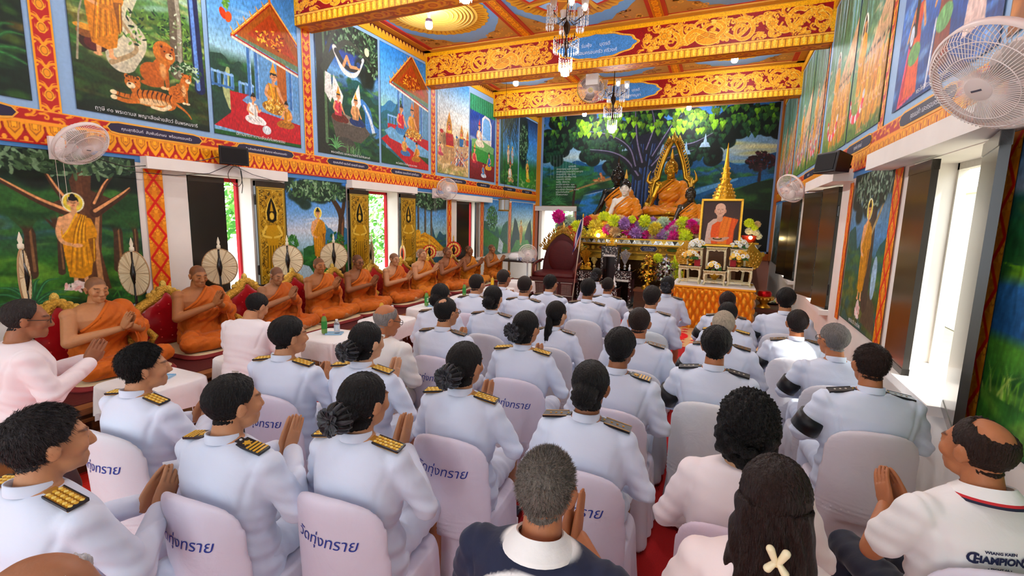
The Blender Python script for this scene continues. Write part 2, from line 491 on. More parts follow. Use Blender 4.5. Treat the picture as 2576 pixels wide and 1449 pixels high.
def halo(c,x,y,r):
 c.ell(x,y,r,r*1.08,C('f4efcf'));c.ell(x,y,r*.86,r*.95,C('e6cf4e'));c.ell(x,y,r*.6,r*.68,C('e9dd8a'),0,.8,.6)
def face(c,x,y,r,skin='e8b98e',hair='1d1512',bun=True,look=0):
 if bun:c.ell(x,y+r*1.25,r*.42,r*.5,C(hair))
 c.ell(x,y+r*.3,r*.92,r*1.0,C(hair));c.ell(x+look*r*.1,y-r*.12,r*.74,r*.95,C(skin))
 c.ell(x+look*r*.1,y+r*.62,r*.6,r*.32,C(hair),0,1,.2)
 for sx in(-1,1):
  c.line([(x+sx*r*.14+look*r*.12,y+.08*r),(x+sx*r*.5+look*r*.12,y+.1*r)],r*.1,r*.06,C('3a221a'))
  c.line([(x+sx*r*.12+look*r*.12,y-.12*r),(x+sx*r*.46+look*r*.12,y-.1*r)],r*.11,r*.05,C('2a1a16'))
  c.ell(x+sx*r*.86,y-r*.15,r*.12,r*.4,C(skin))
 c.line([(x+look*r*.14,y),(x+look*r*.2,y-.4*r)],r*.1,r*.16,C('c98d62'))
 c.line([(x-r*.2+look*r*.12,y-.6*r),(x+r*.2+look*r*.12,y-.6*r)],r*.13,r*.1,C('b04a3c'))
def robed(c,x,y,h,robe='c98a16',robel='e8b53a',robed_='8a5a0c',skin='e3b083',hal=True,hair='1d1512',mir=1,hands='bowl'):
 """standing figure in a golden robe, feet at (x, y), full height h"""
 X=lambda a:x+mir*a*h
 Yv=lambda b:y+b*h
 if hal:halo(c,X(0),Yv(.9),h*.1)
 for sx in(-.045,.045):
  c.line([(X(sx),Yv(.1)),(X(sx*1.1),Yv(.01))],h*.045,h*.035,C(skin));c.ell(X(sx*1.3),Yv(.0),h*.035,h*.015,C(skin))
 c.poly([(X(-.115),Yv(.74)),(X(-.135),Yv(.55)),(X(-.12),Yv(.3)),(X(-.1),Yv(.09)),(X(.02),Yv(.06)),(X(.1),Yv(.1)),(X(.14),Yv(.32)),(X(.15),Yv(.55)),(X(.125),Yv(.73)),(X(.05),Yv(.78)),(X(-.05),Yv(.78))],C(robe))
 c.poly([(X(-.125),Yv(.74)),(X(-.03),Yv(.795)),(X(.03),Yv(.79)),(X(-.06),Yv(.62)),(X(-.12),Yv(.55))],C(skin))
 c.line([(X(0),Yv(.76)),(X(0),Yv(.84))],h*.055,h*.05,C(skin))
 c.curve([(X(-.12),Yv(.72)),(X(-.155),Yv(.58)),(X(-.12),Yv(.47)),(X(-.0),Yv(.43))],h*.055,h*.03,C(skin))
 for i in range(7):
  t=i/6
  c.curve([(X(.06+.05*t),Yv(.77-.02*t)),(X(-.02+.1*t),Yv(.55)),(X(-.09+.17*t),Yv(.12+.1*t))],h*.012,h*.007,C(robel if i%2 else robed_),.85)
 c.curve([(X(.02),Yv(.78)),(X(-.06),Yv(.62)),(X(-.13),Yv(.52))],h*.018,h*.01,C(robel))
 c.curve([(X(.12),Yv(.7)),(X(.16),Yv(.55)),(X(.1),Yv(.45)),(X(.0),Yv(.43))],h*.07,h*.04,C(robe))
 c.poly([(X(.1),Yv(.5)),(X(.17),Yv(.52)),(X(.16),Yv(.28)),(X(.13),Yv(.22))],C(robed_));c.line([(X(.155),Yv(.5)),(X(.14),Yv(.25))],h*.012,h*.006,C(robel))
 if hands=='bowl':c.ell(X(.0),Yv(.43),h*.05,h*.022,C(skin))
 else:c.line([(X(-.12),Yv(.58)),(X(-.07),Yv(.7))],h*.04,h*.035,C(skin))
 face(c,X(0),Yv(.9),h*.055,skin,hair)
def sitter(c,x,y,s,top,bottom,skin='e0a87c',hair='1d1512',mir=1,crown=None,kneel=False):
 """seated or kneeling figure, base at (x, y), height s"""
 X=lambda a:x+mir*a*s
 Yv=lambda b:y+b*s
 c.ell(X(.05),Yv(.14),s*.36,s*.15,C(bottom));c.ell(X(.3),Yv(.1),s*.17,s*.1,C(bottom))
 for i in range(4):c.line([(X(-.2+.12*i),Yv(.2)),(X(-.05+.14*i),Yv(.05))],s*.02,s*.01,np.array(C(bottom))*.6,.7)
 c.poly([(X(-.16),Yv(.2)),(X(-.19),Yv(.5)),(X(-.14),Yv(.66)),(X(.12),Yv(.66)),(X(.17),Yv(.5)),(X(.14),Yv(.2))],C(top))
 c.line([(X(-.08),Yv(.64)),(X(.0),Yv(.3))],s*.03,s*.02,np.clip(np.array(C(top))*1.35,0,1));c.line([(X(.06),Yv(.6)),(X(.08),Yv(.25))],s*.025,s*.015,np.array(C(top))*.6)
 c.curve([(X(.13),Yv(.58)),(X(.2),Yv(.42)),(X(.28),Yv(.5 if kneel else .3))],s*.085,s*.05,C(skin))
 c.curve([(X(-.15),Yv(.58)),(X(-.2),Yv(.4)),(X(-.02),Yv(.3))],s*.085,s*.05,C(skin))
 c.line([(X(0),Yv(.64)),(X(.01),Yv(.74))],s*.08,s*.07,C(skin))
 face(c,X(.02),Yv(.82),s*.1,skin,hair,crown is None,mir*.6)
 if crown:c.poly([(X(-.08),Yv(.9)),(X(.12),Yv(.9)),(X(.06),Yv(1.0)),(X(.02),Yv(1.16)),(X(-.03),Yv(1.0))],C(crown))
def pavilion(c,x,y,w,h,slope=1,floor='b0202a',wall='6f9ec8'):
 """gabled hall with a red carpeted terrace"""
 c.poly([(x,y),(x+w*1.3,y-h*.02),(x+w*1.3,y+h*.22),(x,y+h*.2)],C(floor))
 c.poly([(x-w*.05,y-h*.07),(x+w*1.3,y-h*.09),(x+w*1.3,y-h*.02),(x-w*.05,y)],C('7fa6c4'))
 c.poly([(x+w*.38,y+h*.16),(x+w*1.3,y+h*.12),(x+w*1.3,y+h*.62),(x+w*.38,y+h*.62)],C(wall))
 c.poly([(x+w*.74,y+h*.14),(x+w*.9,y+h*.14),(x+w*.9,y+h*.6),(x+w*.74,y+h*.6)],C('a8641c'))
 for px in(.3,.42,.98):c.line([(x+w*px,y+h*.14),(x+w*px,y+h*.62)],w*.06,w*.06,C('4878b0'));c.line([(x+w*px+w*.02,y+h*.14),(x+w*px+w*.02,y+h*.62)],w*.014,w*.014,C('a9c6df'))
 A=(x+w*.14,y+h*.64);Bp=(x+w*.72,y+h*.98)
 c.poly([A,(x+w*1.3,y+h*.5),(x+w*1.3,y+h*.62),Bp],C('6b8468'))
 c.poly([(x+w*.1,y+h*.66),(x+w*.68,y+h*1.02),(x+w*1.3,y+h*.62),(x+w*1.3,y+h*.56)],C('9b5a1a'))
 c.poly([(x+w*.3,y+h*.69),(x+w*.68,y+h*.93),(x+w*1.1,y+h*.62)],C('a4461a'))
 c.leaves(x+w*.68,y+h*.72,w*.25,h*.08,60,w*.03,[C('d8962a'),C('f0c04a'),C('6a260e')])
 for k,(wd,cl)in enumerate(((.05,'8a1c14'),(.03,'d88a22'),(.012,'f4dca0'))):
  o=k*h*.006
  c.line([(x+w*.08,y+h*.64+o),(x+w*.68,y+h*1.02+o),(x+w*1.3,y+h*.66+o)],w*wd,w*wd,C(cl))
  c.line([(x+w*.08,y+h*.63-o),(x+w*1.3,y+h*.47-o)],w*wd,w*wd,C(('a8241c','f0ead8','f0ead8')[k]))
 for t in np.linspace(0,1,7):c.line([(x+w*(.1+.58*t),y+h*(.66+.36*t)),(x+w*(.06+.58*t),y+h*(.70+.36*t))],w*.03,w*.008,C('e0a030'))
 c.line([(x+w*.68,y+h*1.02),(x+w*.66,y+h*1.14)],w*.035,w*.008,C('c8741e'))
def fence(c,x0,x1,y,h):
 for xx in np.arange(x0,x1,.09):
  c.line([(xx,y),(xx,y+h)],.05,.05,C('6f9fd0'));c.line([(xx+.01,y),(xx+.01,y+h)],.01,.01,C('3b6496'))
 c.line([(x0,y+h),(x1,y+h)],.03,.03,C('9cc0e2'));c.line([(x0,y),(x1,y)],.03,.03,C('4674a8'))
def beast(c,x,y,s,body='a8621e',belly='e8c090',stripes=None,mir=1,spots=None,lying=True,mane=None):
 X=lambda a:x+mir*a*s
 Yv=lambda b:y+b*s
 if lying:
  c.curve([(X(-.42),Yv(.18)),(X(-.62),Yv(.08)),(X(-.75),Yv(-.02)),(X(-.82),Yv(-.12))],s*.07,s*.02,C(body))
  c.ell(X(-.02),Yv(.16),s*.45,s*.17,C(body),mir*-.12);c.ell(X(-.3),Yv(.14),s*.2,s*.17,C(body))
  c.ell(X(.02),Yv(.08),s*.36,s*.07,C(belly),mir*-.1,.8,.4)
  for q in(.0,.1):c.curve([(X(.3),Yv(.14-q)),(X(.5),Yv(.1-q)),(X(.72),Yv(.13-q))],s*.1,s*.07,C(body));c.ell(X(.73),Yv(.13-q),s*.06,s*.045,C(belly))
  c.curve([(X(-.35),Yv(.06)),(X(-.2),Yv(-.03)),(X(.02),Yv(-.02))],s*.09,s*.06,C(belly))
  hx_,hy,hr=X(.36),Yv(.4),s*.15
  c.line([(X(.28),Yv(.2)),(hx_,hy)],s*.2,s*.18,C(body))
 else:
  c.ell(X(-.15),Yv(.28),s*.26,s*.24,C(body));c.curve([(X(-.1),Yv(.3)),(X(.08),Yv(.55)),(X(.14),Yv(.72))],s*.34,s*.28,C(body))
  for q in(.02,.14):c.line([(X(q),Yv(.4)),(X(q+.02),Yv(.02))],s*.12,s*.08,C(body));c.ell(X(q+.05),Yv(.02),s*.07,s*.035,C(belly))
  c.ell(X(-.2),Yv(.05),s*.22,s*.06,C(body));c.ell(X(.08),Yv(.42),s*.07,s*.2,C(belly),0,.6,.5)
  hx_,hy,hr=X(.2),Yv(.82),s*.16
 if mane:c.ell(hx_-mir*hr*.4,hy-hr*.1,hr*1.5,hr*1.6,C(mane))
 if stripes:
  for t in np.linspace(-.4,.25,8):c.curve([(X(t),Yv(.31)),(X(t+.04),Yv(.2)),(X(t+.0),Yv(.08))],s*.03,s*.008,C(stripes))
  for t in(.42,.52,.62):c.line([(X(t),Yv(.16)),(X(t+.02),Yv(.08))],s*.02,s*.01,C(stripes))
 if spots:c.leaves(X(-.05),Yv(.3),s*.22,s*.25,50,s*.018,[C(spots)],fat=.8)
 c.ell(hx_,hy,hr,hr*.95,C(body))
 for e in(-1,1):c.ell(hx_+e*hr*.75,hy+hr*.75,hr*.28,hr*.3,C(body));c.ell(hx_+e*hr*.72,hy+hr*.72,hr*.14,hr*.16,C('3a2014'))
 c.ell(hx_+mir*hr*.25,hy-hr*.4,hr*.55,hr*.42,C(belly));c.ell(hx_+mir*hr*.4,hy-hr*.2,hr*.18,hr*.13,C('3a1c14'))
 for e in(-.35,.5):c.ell(hx_+mir*e*hr,hy+hr*.15,hr*.13,hr*.1,C('1c120c'))
 if stripes:
  for e in(-.6,-.2,.2,.6):c.line([(hx_+e*hr,hy+hr*.9),(hx_+e*hr*.7,hy+hr*.45)],hr*.12,hr*.04,C(stripes))
def elephant(c,x,y,s,col='b58a62',cloth_='a81c22'):
 for q in(-.26,-.1,.16,.28):c.line([(x+q*s,y+.45*s),(x+q*s,y)],s*.15,s*.13,C(col))
 c.ell(x,y+.55*s,s*.4,s*.27,C(col));c.ell(x-.36*s,y+.62*s,s*.2,s*.22,C(col))
 c.curve([(x-.5*s,y+.55*s),(x-.56*s,y+.3*s),(x-.5*s,y+.08*s)],s*.14,s*.06,C(col))
 c.curve([(x-.5*s,y+.46*s),(x-.62*s,y+.36*s),(x-.68*s,y+.42*s)],s*.04,s*.015,C('f6efe0'))
 c.ell(x-.27*s,y+.6*s,s*.1,s*.17,np.array(C(col))*.75);c.ell(x-.44*s,y+.68*s,s*.02,s*.02,C('1a1008'))
 c.poly([(x-.2*s,y+.8*s),(x+.25*s,y+.82*s),(x+.3*s,y+.4*s),(x-.16*s,y+.38*s)],C(cloth_))
 c.line([(x-.16*s,y+.4*s),(x+.3*s,y+.42*s)],s*.04,s*.04,C('e0a828'));c.ell(x-.44*s,y+.82*s,s*.1,s*.06,C(cloth_))
 c.poly([(x-.16*s,y+.8*s),(x+.2*s,y+.8*s),(x+.18*s,y+1.1*s),(x+.02*s,y+1.5*s),(x-.14*s,y+1.1*s)],C('c08a2e'))
 c.ell(x+.02*s,y+.98*s,s*.09,s*.14,C('5a2012'));sitter(c,x+.0*s,y+.84*s,s*.34,'d8604a','e8c060')
def swirl(c,x,y,r,turns,a0,w,col,mir=1,edge=None):
 n=int(24*turns);pts=[]
 for i in range(n+1):
  t=i/n;a=a0+mir*t*turns*2*pi;q=r*(1-t)**.8+r*.08
  pts.append((x+q*cos(a),y+q*sin(a)))
 if edge is not None:c.line(pts,w*1.5,w*.8,edge)
 c.line(pts,w,w*.35,col);return pts
def kanok(c,x,y,r,a,mir=1,col=GOLD,hi=GOLDL,dk=GOLDD):
 """one flame-leaf curl of Thai ornament"""
 e=np.array([cos(a),sin(a)]);f=np.array([-sin(a),cos(a)])*mir;o=np.array([x,y])
 P=lambda u,v:tuple(o+e*u*r+f*v*r)
 c.curve([P(0,0),P(.5,.12),P(.9,.5),P(.72,.9),P(.4,.8),P(.45,.55)],r*.36,r*.2,hi);c.curve([P(0,0),P(.5,.12),P(.9,.5),P(.72,.9),P(.4,.8)],r*.24,r*.12,col)
 c.curve([P(.2,.0),P(.8,-.05),P(1.25,.3)],r*.22,r*.02,hi);c.curve([P(.2,.0),P(.8,-.05),P(1.2,.28)],r*.12,r*.02,col)
 c.curve([P(.3,.15),P(.65,.35),P(.7,.65)],r*.05,r*.03,dk)
def rosette(c,x,y,r,col=GOLD,hi=GOLDL,dk=GOLDD,n=8):
 for i in range(n):
  a=2*pi*i/n;c.ell(x+r*.68*cos(a),y+r*.68*sin(a),r*.42,r*.27,hi,a)
 for i in range(n):
  a=2*pi*i/n;c.ell(x+r*.66*cos(a),y+r*.66*sin(a),r*.33,r*.19,col,a)
 c.ell(x,y,r*.5,r*.5,dk);c.ell(x,y,r*.42,r*.42,hi);c.ell(x,y,r*.36,r*.36,col)
 # ------------------------------------------------------------------ room shell
XL,XR,YB,YF,ZC=-6.1,1.3,15.72,-3.2,5.42
TH=0.32
def wall_boxes(mb,xa,xb,ylist,col):
 """wall slab between xa and xb with window openings ylist = [(y0, y1, z0, z1)]"""
 ys=sorted(ylist);y=YF
 for(a,b,z0,z1)in ys:
  mb.box((xa,y,0),(xb,a,ZC+.3),col)
  mb.box((xa,a,0),(xb,b,z0),col);mb.box((xa,a,z1),(xb,b,ZC+.3),col);y=b
 mb.box((xa,y,0),(xb,YB+TH,ZC+.3),col)
WHITE=hx('efe6dc');WBLUE=hx('4f86c4')
LWIN=[(.1,1.2,.86,2.41),(3.81,4.68,.86,2.41),(7.04,7.96,.86,2.41),(10.31,11.53,.86,2.36)]
LWIN[0]=(-2.2,-1.1,.86,2.41)
RWIN=[(-1.9,-.7,.86,2.43),(3.52,4.66,.88,2.43),(7.08,8.15,.86,2.45),(10.4,11.5,.86,2.45)]
mb=MB();wall_boxes(mb,XL-TH,XL,LWIN,WHITE);mb.build('wall_left','wall_paint',kind='structure')
mb=MB();wall_boxes(mb,XR,XR+TH,RWIN,WHITE);mb.build('wall_right','wall_paint',kind='structure')
# back wall with the small door at its left end
DX0,DX1,DZ=-5.95,-4.72,2.23
mb=MB();c_=hx('c98b78')
mb.box((XL,YB,0),(DX0,YB+TH,ZC+.3),c_);mb.box((DX0,YB,DZ),(DX1,YB+TH,ZC+.3),c_);mb.box((DX1,YB,0),(XR,YB+TH,ZC+.3),c_)
mb.build('wall_back','wall_paint',kind='structure')
mb=MB()  # entrance wall behind the congregation with two wide doorways
for(a,b)in((XL-TH,-5.4),(-3.1,-1.7),(.7,XR+TH)):mb.box((a,YF-TH,0),(b,YF,ZC+.3),WHITE)
for(a,b)in((-5.4,-3.1),(-1.7,.7)):mb.box((a,YF-TH,3.3),(b,YF,ZC+.3),WHITE)
mb.build('wall_front','wall_paint',kind='structure')
mb=MB();mb.box((XL-12,YF-12,-.3),(XR+12,YB+8,-.02),hx('b9b2a4'));mb.build('ground_outside','wall_paint',kind='structure')
mb=MB();mb.box((XL,YF,-.02),(XR,YB,0),hx('d8d2cc'));mb.build('floor','tile',kind='structure')
mb=MB();mb.box((XL-TH,YF-TH,ZC),(XR+TH,YB+TH,ZC+.25),hx('5f93c8'));mb.build('ceiling','ornament_paint',kind='structure')
for i_,(a,b,z0,z1)in enumerate(LWIN):portal((XL-TH+.02,(a+b)/2,(z0+z1)/2),(0,radians(-90),0),z1-z0,b-a)
for i_,(a,b,z0,z1)in enumerate(RWIN):portal((XR+TH-.02,(a+b)/2,(z0+z1)/2),(0,radians(90),0),z1-z0,b-a)
portal((-4.25,YF-TH+.02,1.65),(radians(90),0,0),2.3,3.3);portal((-.5,YF-TH+.02,1.65),(radians(90),0,0),2.4,3.3)
# ---- ornamented cross beams
BEAMY=[-.95,2.27,5.55,8.97,12.25];BZ0,BZ1,BD=4.72,5.365,.33
BWID=XR-XL
def beam_canvas():
 H=BZ1-BZ0;c=Cv(BWID,H,190,REDD);L=BWID
 c.a[:]=C('8e1014')
 for half in(0,1):
  X=(lambda u:u)if half==0 else(lambda u:L-u)
  m=1 if half==0 else-1
  yb,yt=.155,H-.075;hm=(yb+yt)/2;hh=(yt-yb)/2
  def K(u,v,r,a,mr=1):kanok(c,X(u),v,r*1.25,a if half==0 else pi-a,mr*m)
  def S(u,v,r,tr,a0,w,mr=1):swirl(c,X(u),v,r,tr,a0 if half==0 else pi-a0,w*1.5,GOLDL,mr*m);swirl(c,X(u),v,r,tr,a0 if half==0 else pi-a0,w*1.0,GOLD,mr*m)
  # running vine
  vine=[(X(.12+.09*i),hm+hh*.62*sin(i*.78))for i in range(int(2.55/.09))]
  c.curve(vine,.062,.062,GOLDL,1,4);c.curve(vine,.042,.042,GOLD,1,4)
  S(.18,hm-.02,.14,1.3,1.2,.05);S(.52,hm+.03,.15,1.2,2.2,.05,-1);S(1.28,hm-.04,.17,1.6,1.0,.055);S(2.1,hm+.07,.13,1.3,.3,.05,-1);S(2.38,hm-.09,.13,1.3,2,.05)
  for(u,v,r,a,q)in((.2,.35,.13,.6,1),(.34,.13+.05,.12,.2,-1),(.62,.44,.12,.3,1),(.74,.2,.11,-.5,1),(.95,.2,.12,.5,-1),(1.05,.44,.13,2.6,1),(1.18,.5,.11,.2,1),(1.5,.21,.13,.5,1),(1.5,.5,.12,.5,-1),(2.12,.22,.13,.2,-1),(2.0,.51,.11,2.4,1),(2.3,.5,.12,.4,-1),(2.55,.46,.12,.1,1),(2.6,.22,.12,0,-1),(.42,.52,.1,2.6,1),(.84,.52,.1,.3,-1),(2.75,.22,.1,.3,1),(1.42,.36,.1,2.4,-1),(.28,.52,.1,.2,1),(.05,.22,.11,1.2,1)):
   K(u,v,r,a,q)
  for q in range(400):
   u,v=c.r.uniform(.08,2.85),c.r.uniform(yb+.05,yt-.04);px_=c.a[int(v/H*c.ny),min(c.nx-1,int(X(u)*c.k))]
   if px_[1]<.15 and q<260:K(u,v,c.r.uniform(.05,.075),c.r.uniform(-1,1),1 if q%2 else-1)
  rosette(c,X(.16),.24,.06);rosette(c,X(.86),hm+.01,.075);rosette(c,X(2.28),.5,.06);rosette(c,X(2.5),hm+.02,.11)
  # swan
  bx,by=X(1.8),.265
  c.ell(bx,by,.2,.105,GOLDL,m*.1);c.ell(bx,by,.185,.092,GOLD,m*.1)
  c.curve([(bx-m*.15,by+.02),(bx-m*.25,by+.14),(bx-m*.16,by+.24),(bx-m*.05,by+.24)],.075,.05,GOLDL);c.curve([(bx-m*.15,by+.02),(bx-m*.25,by+.14),(bx-m*.16,by+.24),(bx-m*.06,by+.24)],.055,.035,GOLD)
  c.ell(bx-m*.07,by+.25,.05,.035,GOLDL);c.line([(bx-m*.03,by+.25),(bx+m*.04,by+.235)],.03,.005,GOLDD)
  c.curve([(bx+m*.02,by+.06),(bx+m*.2,by+.15),(bx+m*.34,by+.06),(bx+m*.3,by-.04)],.1,.05,GOLDL);c.curve([(bx+m*.02,by+.06),(bx+m*.2,by+.15),(bx+m*.33,by+.06),(bx+m*.3,by-.04)],.075,.03,GOLD)
  for q in range(3):c.curve([(bx-m*.12,by-.02+q*.03),(bx+m*.02,by+.03+q*.03),(bx+m*.16,by-.01+q*.03)],.01,.008,GOLDD)
  c.line([(X(.03),0),(X(.03),H)],.05,.05,C('e3b021'))
  # cartouche
 cx=L/2;hm=(.155+H-.075)/2;pts=[]
 for i in range(60):
  a=2*pi*i/60;q=1+.035*cos(12*a);pts.append((cx+.72*q*math.copysign(abs(cos(a))**1.25,cos(a)),hm+.2*q*sin(a)))
 c.poly([(cx+(p[0]-cx)*1.07,hm+(p[1]-hm)*1.16)for p in pts],GOLDL);c.poly([(cx+(p[0]-cx)*1.04,hm+(p[1]-hm)*1.09)for p in pts],GOLD);c.poly(pts,C('5b93c9'))
 # borders
 c.line([(0,H-.035),(L,H-.035)],.07,.07,C('e9b31c'));c.line([(0,.135),(L,.135)],.026,.026,C('f3b95e'));c.line([(0,.152),(L,.152)],.006,.006,C('6a1408'))
 c.line([(0,.06),(L,.06)],.12,.12,C('efb52c'));c.line([(0,.118),(L,.118)],.008,.008,GOLDD)
 for i in range(int(L/.1)):c.line([(.05+.1*i,.0),(.05+.1*i,.115)],.012,.012,C('9a5a10'));c.line([(.1+.1*i,.035),(.1+.1*i,.1)],.03,.045,C('f9d560'))
 c.brush(.05,3,3)
 return c
bc=beam_canvas()
beam_face=bc.mesh('beam_front',lambda u,v:(u,0,v),('ornament_paint',))
def scroll_strip(W,H,res,seed,bg='b4701c',c1=GOLD,c2=C('c4541a'),n=None):
 c=Cv(W,H,res,C(bg));r=np.random.default_rng(seed);n=n or int(W/H*2.2)
 for i in range(n):
  x=W*(i+.5)/n;c.curve([(x-H*.5,H*.25),(x-H*.2,H*.75),(x+H*.1,H*.3),(x+H*.4,H*.7)],H*.16,H*.08,c2,.8,5)
 for i in range(n):
  x=W*(i+.5)/n
  if i%3==0:c.ell(x,H/2,H*.36,H*.3,c1);c.ell(x,H/2,H*.2,H*.16,c2);c.ell(x,H/2,H*.15,H*.12,C('d98c22'))
  else:kanok(c,x-H*.2,H*(.3 if i%2 else .7),H*.42,.2 if i%2 else-.2,1 if i%2 else-1,c1,C('dd9a34'),c2)
 for y in(.03,.97):c.line([(0,H*y),(W,H*y)],H*.07,H*.07,C('e0982a'))
 return c
sc_=scroll_strip(BWID,BD,90,3)
beam_soff=sc_.mesh('beam_soffit',lambda u,v:(u,v,0),('ornament_paint',))
for i_,y in enumerate(BEAMY):
 mb=MB();mb.box((XL,y+.004,BZ0+.004),(XR,y+BD,ZC),hx('c8871c'))
 b=mb.build('trim_%d'%(i_+1),'ornament_paint',kind='structure')
 link('painted_face',beam_face,b,loc=(XL,y,BZ0));link('painted_underside',beam_soff,b,loc=(XL,y+BD*.0,BZ0))
 if i_>=2:
  mt=MB()
  Mx=frame_M((XL+BWID/2,y-.004,BZ0+.39),(1,0,0),(0,0,1))
  text_on(mt,'ร่มฟุ้ง      บุตรดี',.085,Mx,hx('e8f0f6'));Mx.translation=(XL+BWID/2,y-.004,BZ0+.27)
  text_on(mt,'พร้อมครอบครัว ศรีวงศ์' if i_==3 else 'ถวายเป็นพุทธบูชา',.085,Mx,hx('e8f0f6'))
  mt.build('lettering','ornament_paint',b)
  # ---- painted ceiling bays: strips and medallions
def ring(mb,cx,cy,z,r0,r1,col,n=48,mod=0.0,mk=0):
 v=[];f=[]
 for j in range(n):
  a=2*pi*j/n;q=r1*(1+mod*(cos(mk*a)if mk else 0))
  v+=[(cx+r0*cos(a),cy+r0*sin(a),z),(cx+q*cos(a),cy+q*sin(a),z)]
 for j in range(n):
  a,b=2*j,2*((j+1)%n);f.append([a,b,b+1,a+1])
 mb.add(v,f,col)
bays=[(BEAMY[i]+BD,BEAMY[i+1])for i in range(len(BEAMY)-1)]+[(BEAMY[-1]+BD,YB)]
XS=[(-5.85,-3.86),(-3.56,-1.44),(-1.14,1.06)]
strip_c=scroll_strip(3.2,.17,90,8)
strip_me=strip_c.mesh('ceiling_strip',lambda u,v:(-v,u,0),('ornament_paint',))
for bi,(y0,y1)in enumerate(bays):
 mb=MB();z=ZC-.012;cy=(y0+y1)/2
 for(xa,xb)in XS:
  cx=(xa+xb)/2;mb.box((xa,y0+.12,z),(xb,y1-.12,z+.01),hx('6fa0cf'))
  for(qx,qy)in((xa,y0+.12),(xb,y0+.12),(xa,y1-.12),(xb,y1-.12)):
   sx=1 if qx==xa else-1;sy=1 if qy<cy else-1;v=[(qx,qy,z-.003)]
   pts=[(.95,0),(.8,.12),(.62,.14),(.5,.34),(.34,.4),(.2,.62),(.12,.72),(0,.95)]
   v+=[(qx+sx*a,qy+sy*b,z-.003)for a,b in pts]
   mb.poly(v,hx('b9833f'))
   for k in range(11):
    aa=random.uniform(.08,.6);bb=random.uniform(.08,.66-aa*.7)
    ring(mb,qx+sx*aa,qy+sy*bb,z-.005,.022,.05,hx(random.choice(['e0a040','d28a3a','9a5a2a'])),12)
 for xm in(-3.71,-1.29):
  mb.box((xm-.15,y0+.02,z-.02),(xm+.15,y1-.02,z),hx('b5201c'))
 mb.box((XL+.16,y0,z-.02),(XL+.26,y1,z),hx('b5201c'));mb.box((XR-.26,y0,z-.02),(XR-.16,y1,z),hx('b5201c'))
 mb.box((XL,y0,z-.03),(XL+.16,y1,z),hx('c07a22'));mb.box((XR-.16,y0,z-.03),(XR,y1,z),hx('c07a22'))
 for yy in(y0,y1-.12):
  mb.box((XL,yy,z-.03),(XR,yy+.12,z),hx('cf9030'))
 mb.box((XL,y0+.12,z-.006),(XR,y0+.15,z),hx('b5201c'));mb.box((XL,y1-.15,z-.006),(XR,y1-.12,z),hx('b5201c'))
 o=mb.build('trim_ceiling_%d'%(bi+1),'ornament_paint',kind='structure')
 for xm in(-3.71,-1.29):link('painted_strip',strip_me,o,loc=(xm+.085,y0+.02,z-.024))
 for k,(xa,xb)in enumerate(XS):
  cx=(xa+xb)/2;m2=MB();zz=z-.004
  R=.93 if k!=1 else .98
  ring(m2,cx,cy,zz,0.0,R,hx('d9981f'),72,.02,36);ring(m2,cx,cy,zz-.004,0.0,R*.8,hx('b5661a')if k==1 else hx('e8b64a'),64)
  if k==1:
   for j in range(8):
    a=2*pi*j/8;p=lambda r,t:(cx+r*cos(a+t),cy+r*sin(a+t),zz-.006)
    m2.poly([p(.4,-.2),p(.72,-.3),p(.76,0),p(.72,.3),p(.4,.2)],hx('c01f1c'))
    m2.poly([(q[0],q[1],zz-.008)for q in(p(.45,-.14),p(.67,-.24),p(.7,0),p(.67,.24),p(.45,.14))],hx('8db8de'))
    m2.poly([(q[0],q[1],zz-.007)for q in(p(.3,-.05),p(.82,-.07+.39),p(.82,.07+.39),p(.3,.05))],hx('e2a52c'))
   ring(m2,cx,cy,zz-.01,0,.36,hx('e3a22a'));ring(m2,cx,cy,zz-.012,.26,.3,hx('a8601c'));ring(m2,cx,cy,zz-.012,0,.16,hx('b8741c'))
  else:
   for q in(.76,.68,.61,.54,.46,.37,.28):ring(m2,cx,cy,zz-.005,R*q*.95,R*q*.97,hx('a06a20'));ring(m2,cx,cy,zz-.02,R*q*.9,R*q*.93,hx('f2d27a'))
  for j in range(60):
   a=2*pi*j/60;m2.poly([(cx+R*.8*cos(a-.03),cy+R*.8*sin(a-.03),zz-.007),(cx+R*.98*cos(a),cy+R*.98*sin(a),zz-.007),(cx+R*.8*cos(a+.03),cy+R*.8*sin(a+.03),zz-.007)],hx('b2681a'))
  m2.build('medallion','ornament_paint',o)
  # wall cornice under the ceiling, between beams
def cornice(x,sgn,y0,y1,nm):
 mb=MB()
 mb.box((min(x,x+sgn*.03),y0,5.2),(max(x,x+sgn*.03),y1,5.29),hx('e2a320'))
 n=int((y1-y0)/.1)
 for i in range(n):
  yy=y0+(i+.5)*(y1-y0)/n
  mb.poly([(x+sgn*.028,yy-.05,5.29),(x+sgn*.028,yy+.05,5.29),(x+sgn*.028,yy+.03,5.34),(x+sgn*.028,yy,5.36),(x+sgn*.028,yy-.03,5.34)][::int(sgn)],hx('e8a83a'))
 mb.box((min(x,x+sgn*.01),y0,5.29),(max(x,x+sgn*.01),y1,5.42),hx('5a0f14'))
 mb.build(nm,'ornament_paint',kind='structure')
for bi,(y0,y1)in enumerate(bays):
 cornice(XL,1,y0,y1,'trim_cornice_left_%d'%(bi+1));cornice(XR,-1,y0,y1,'trim_cornice_right_%d'%(bi+1))
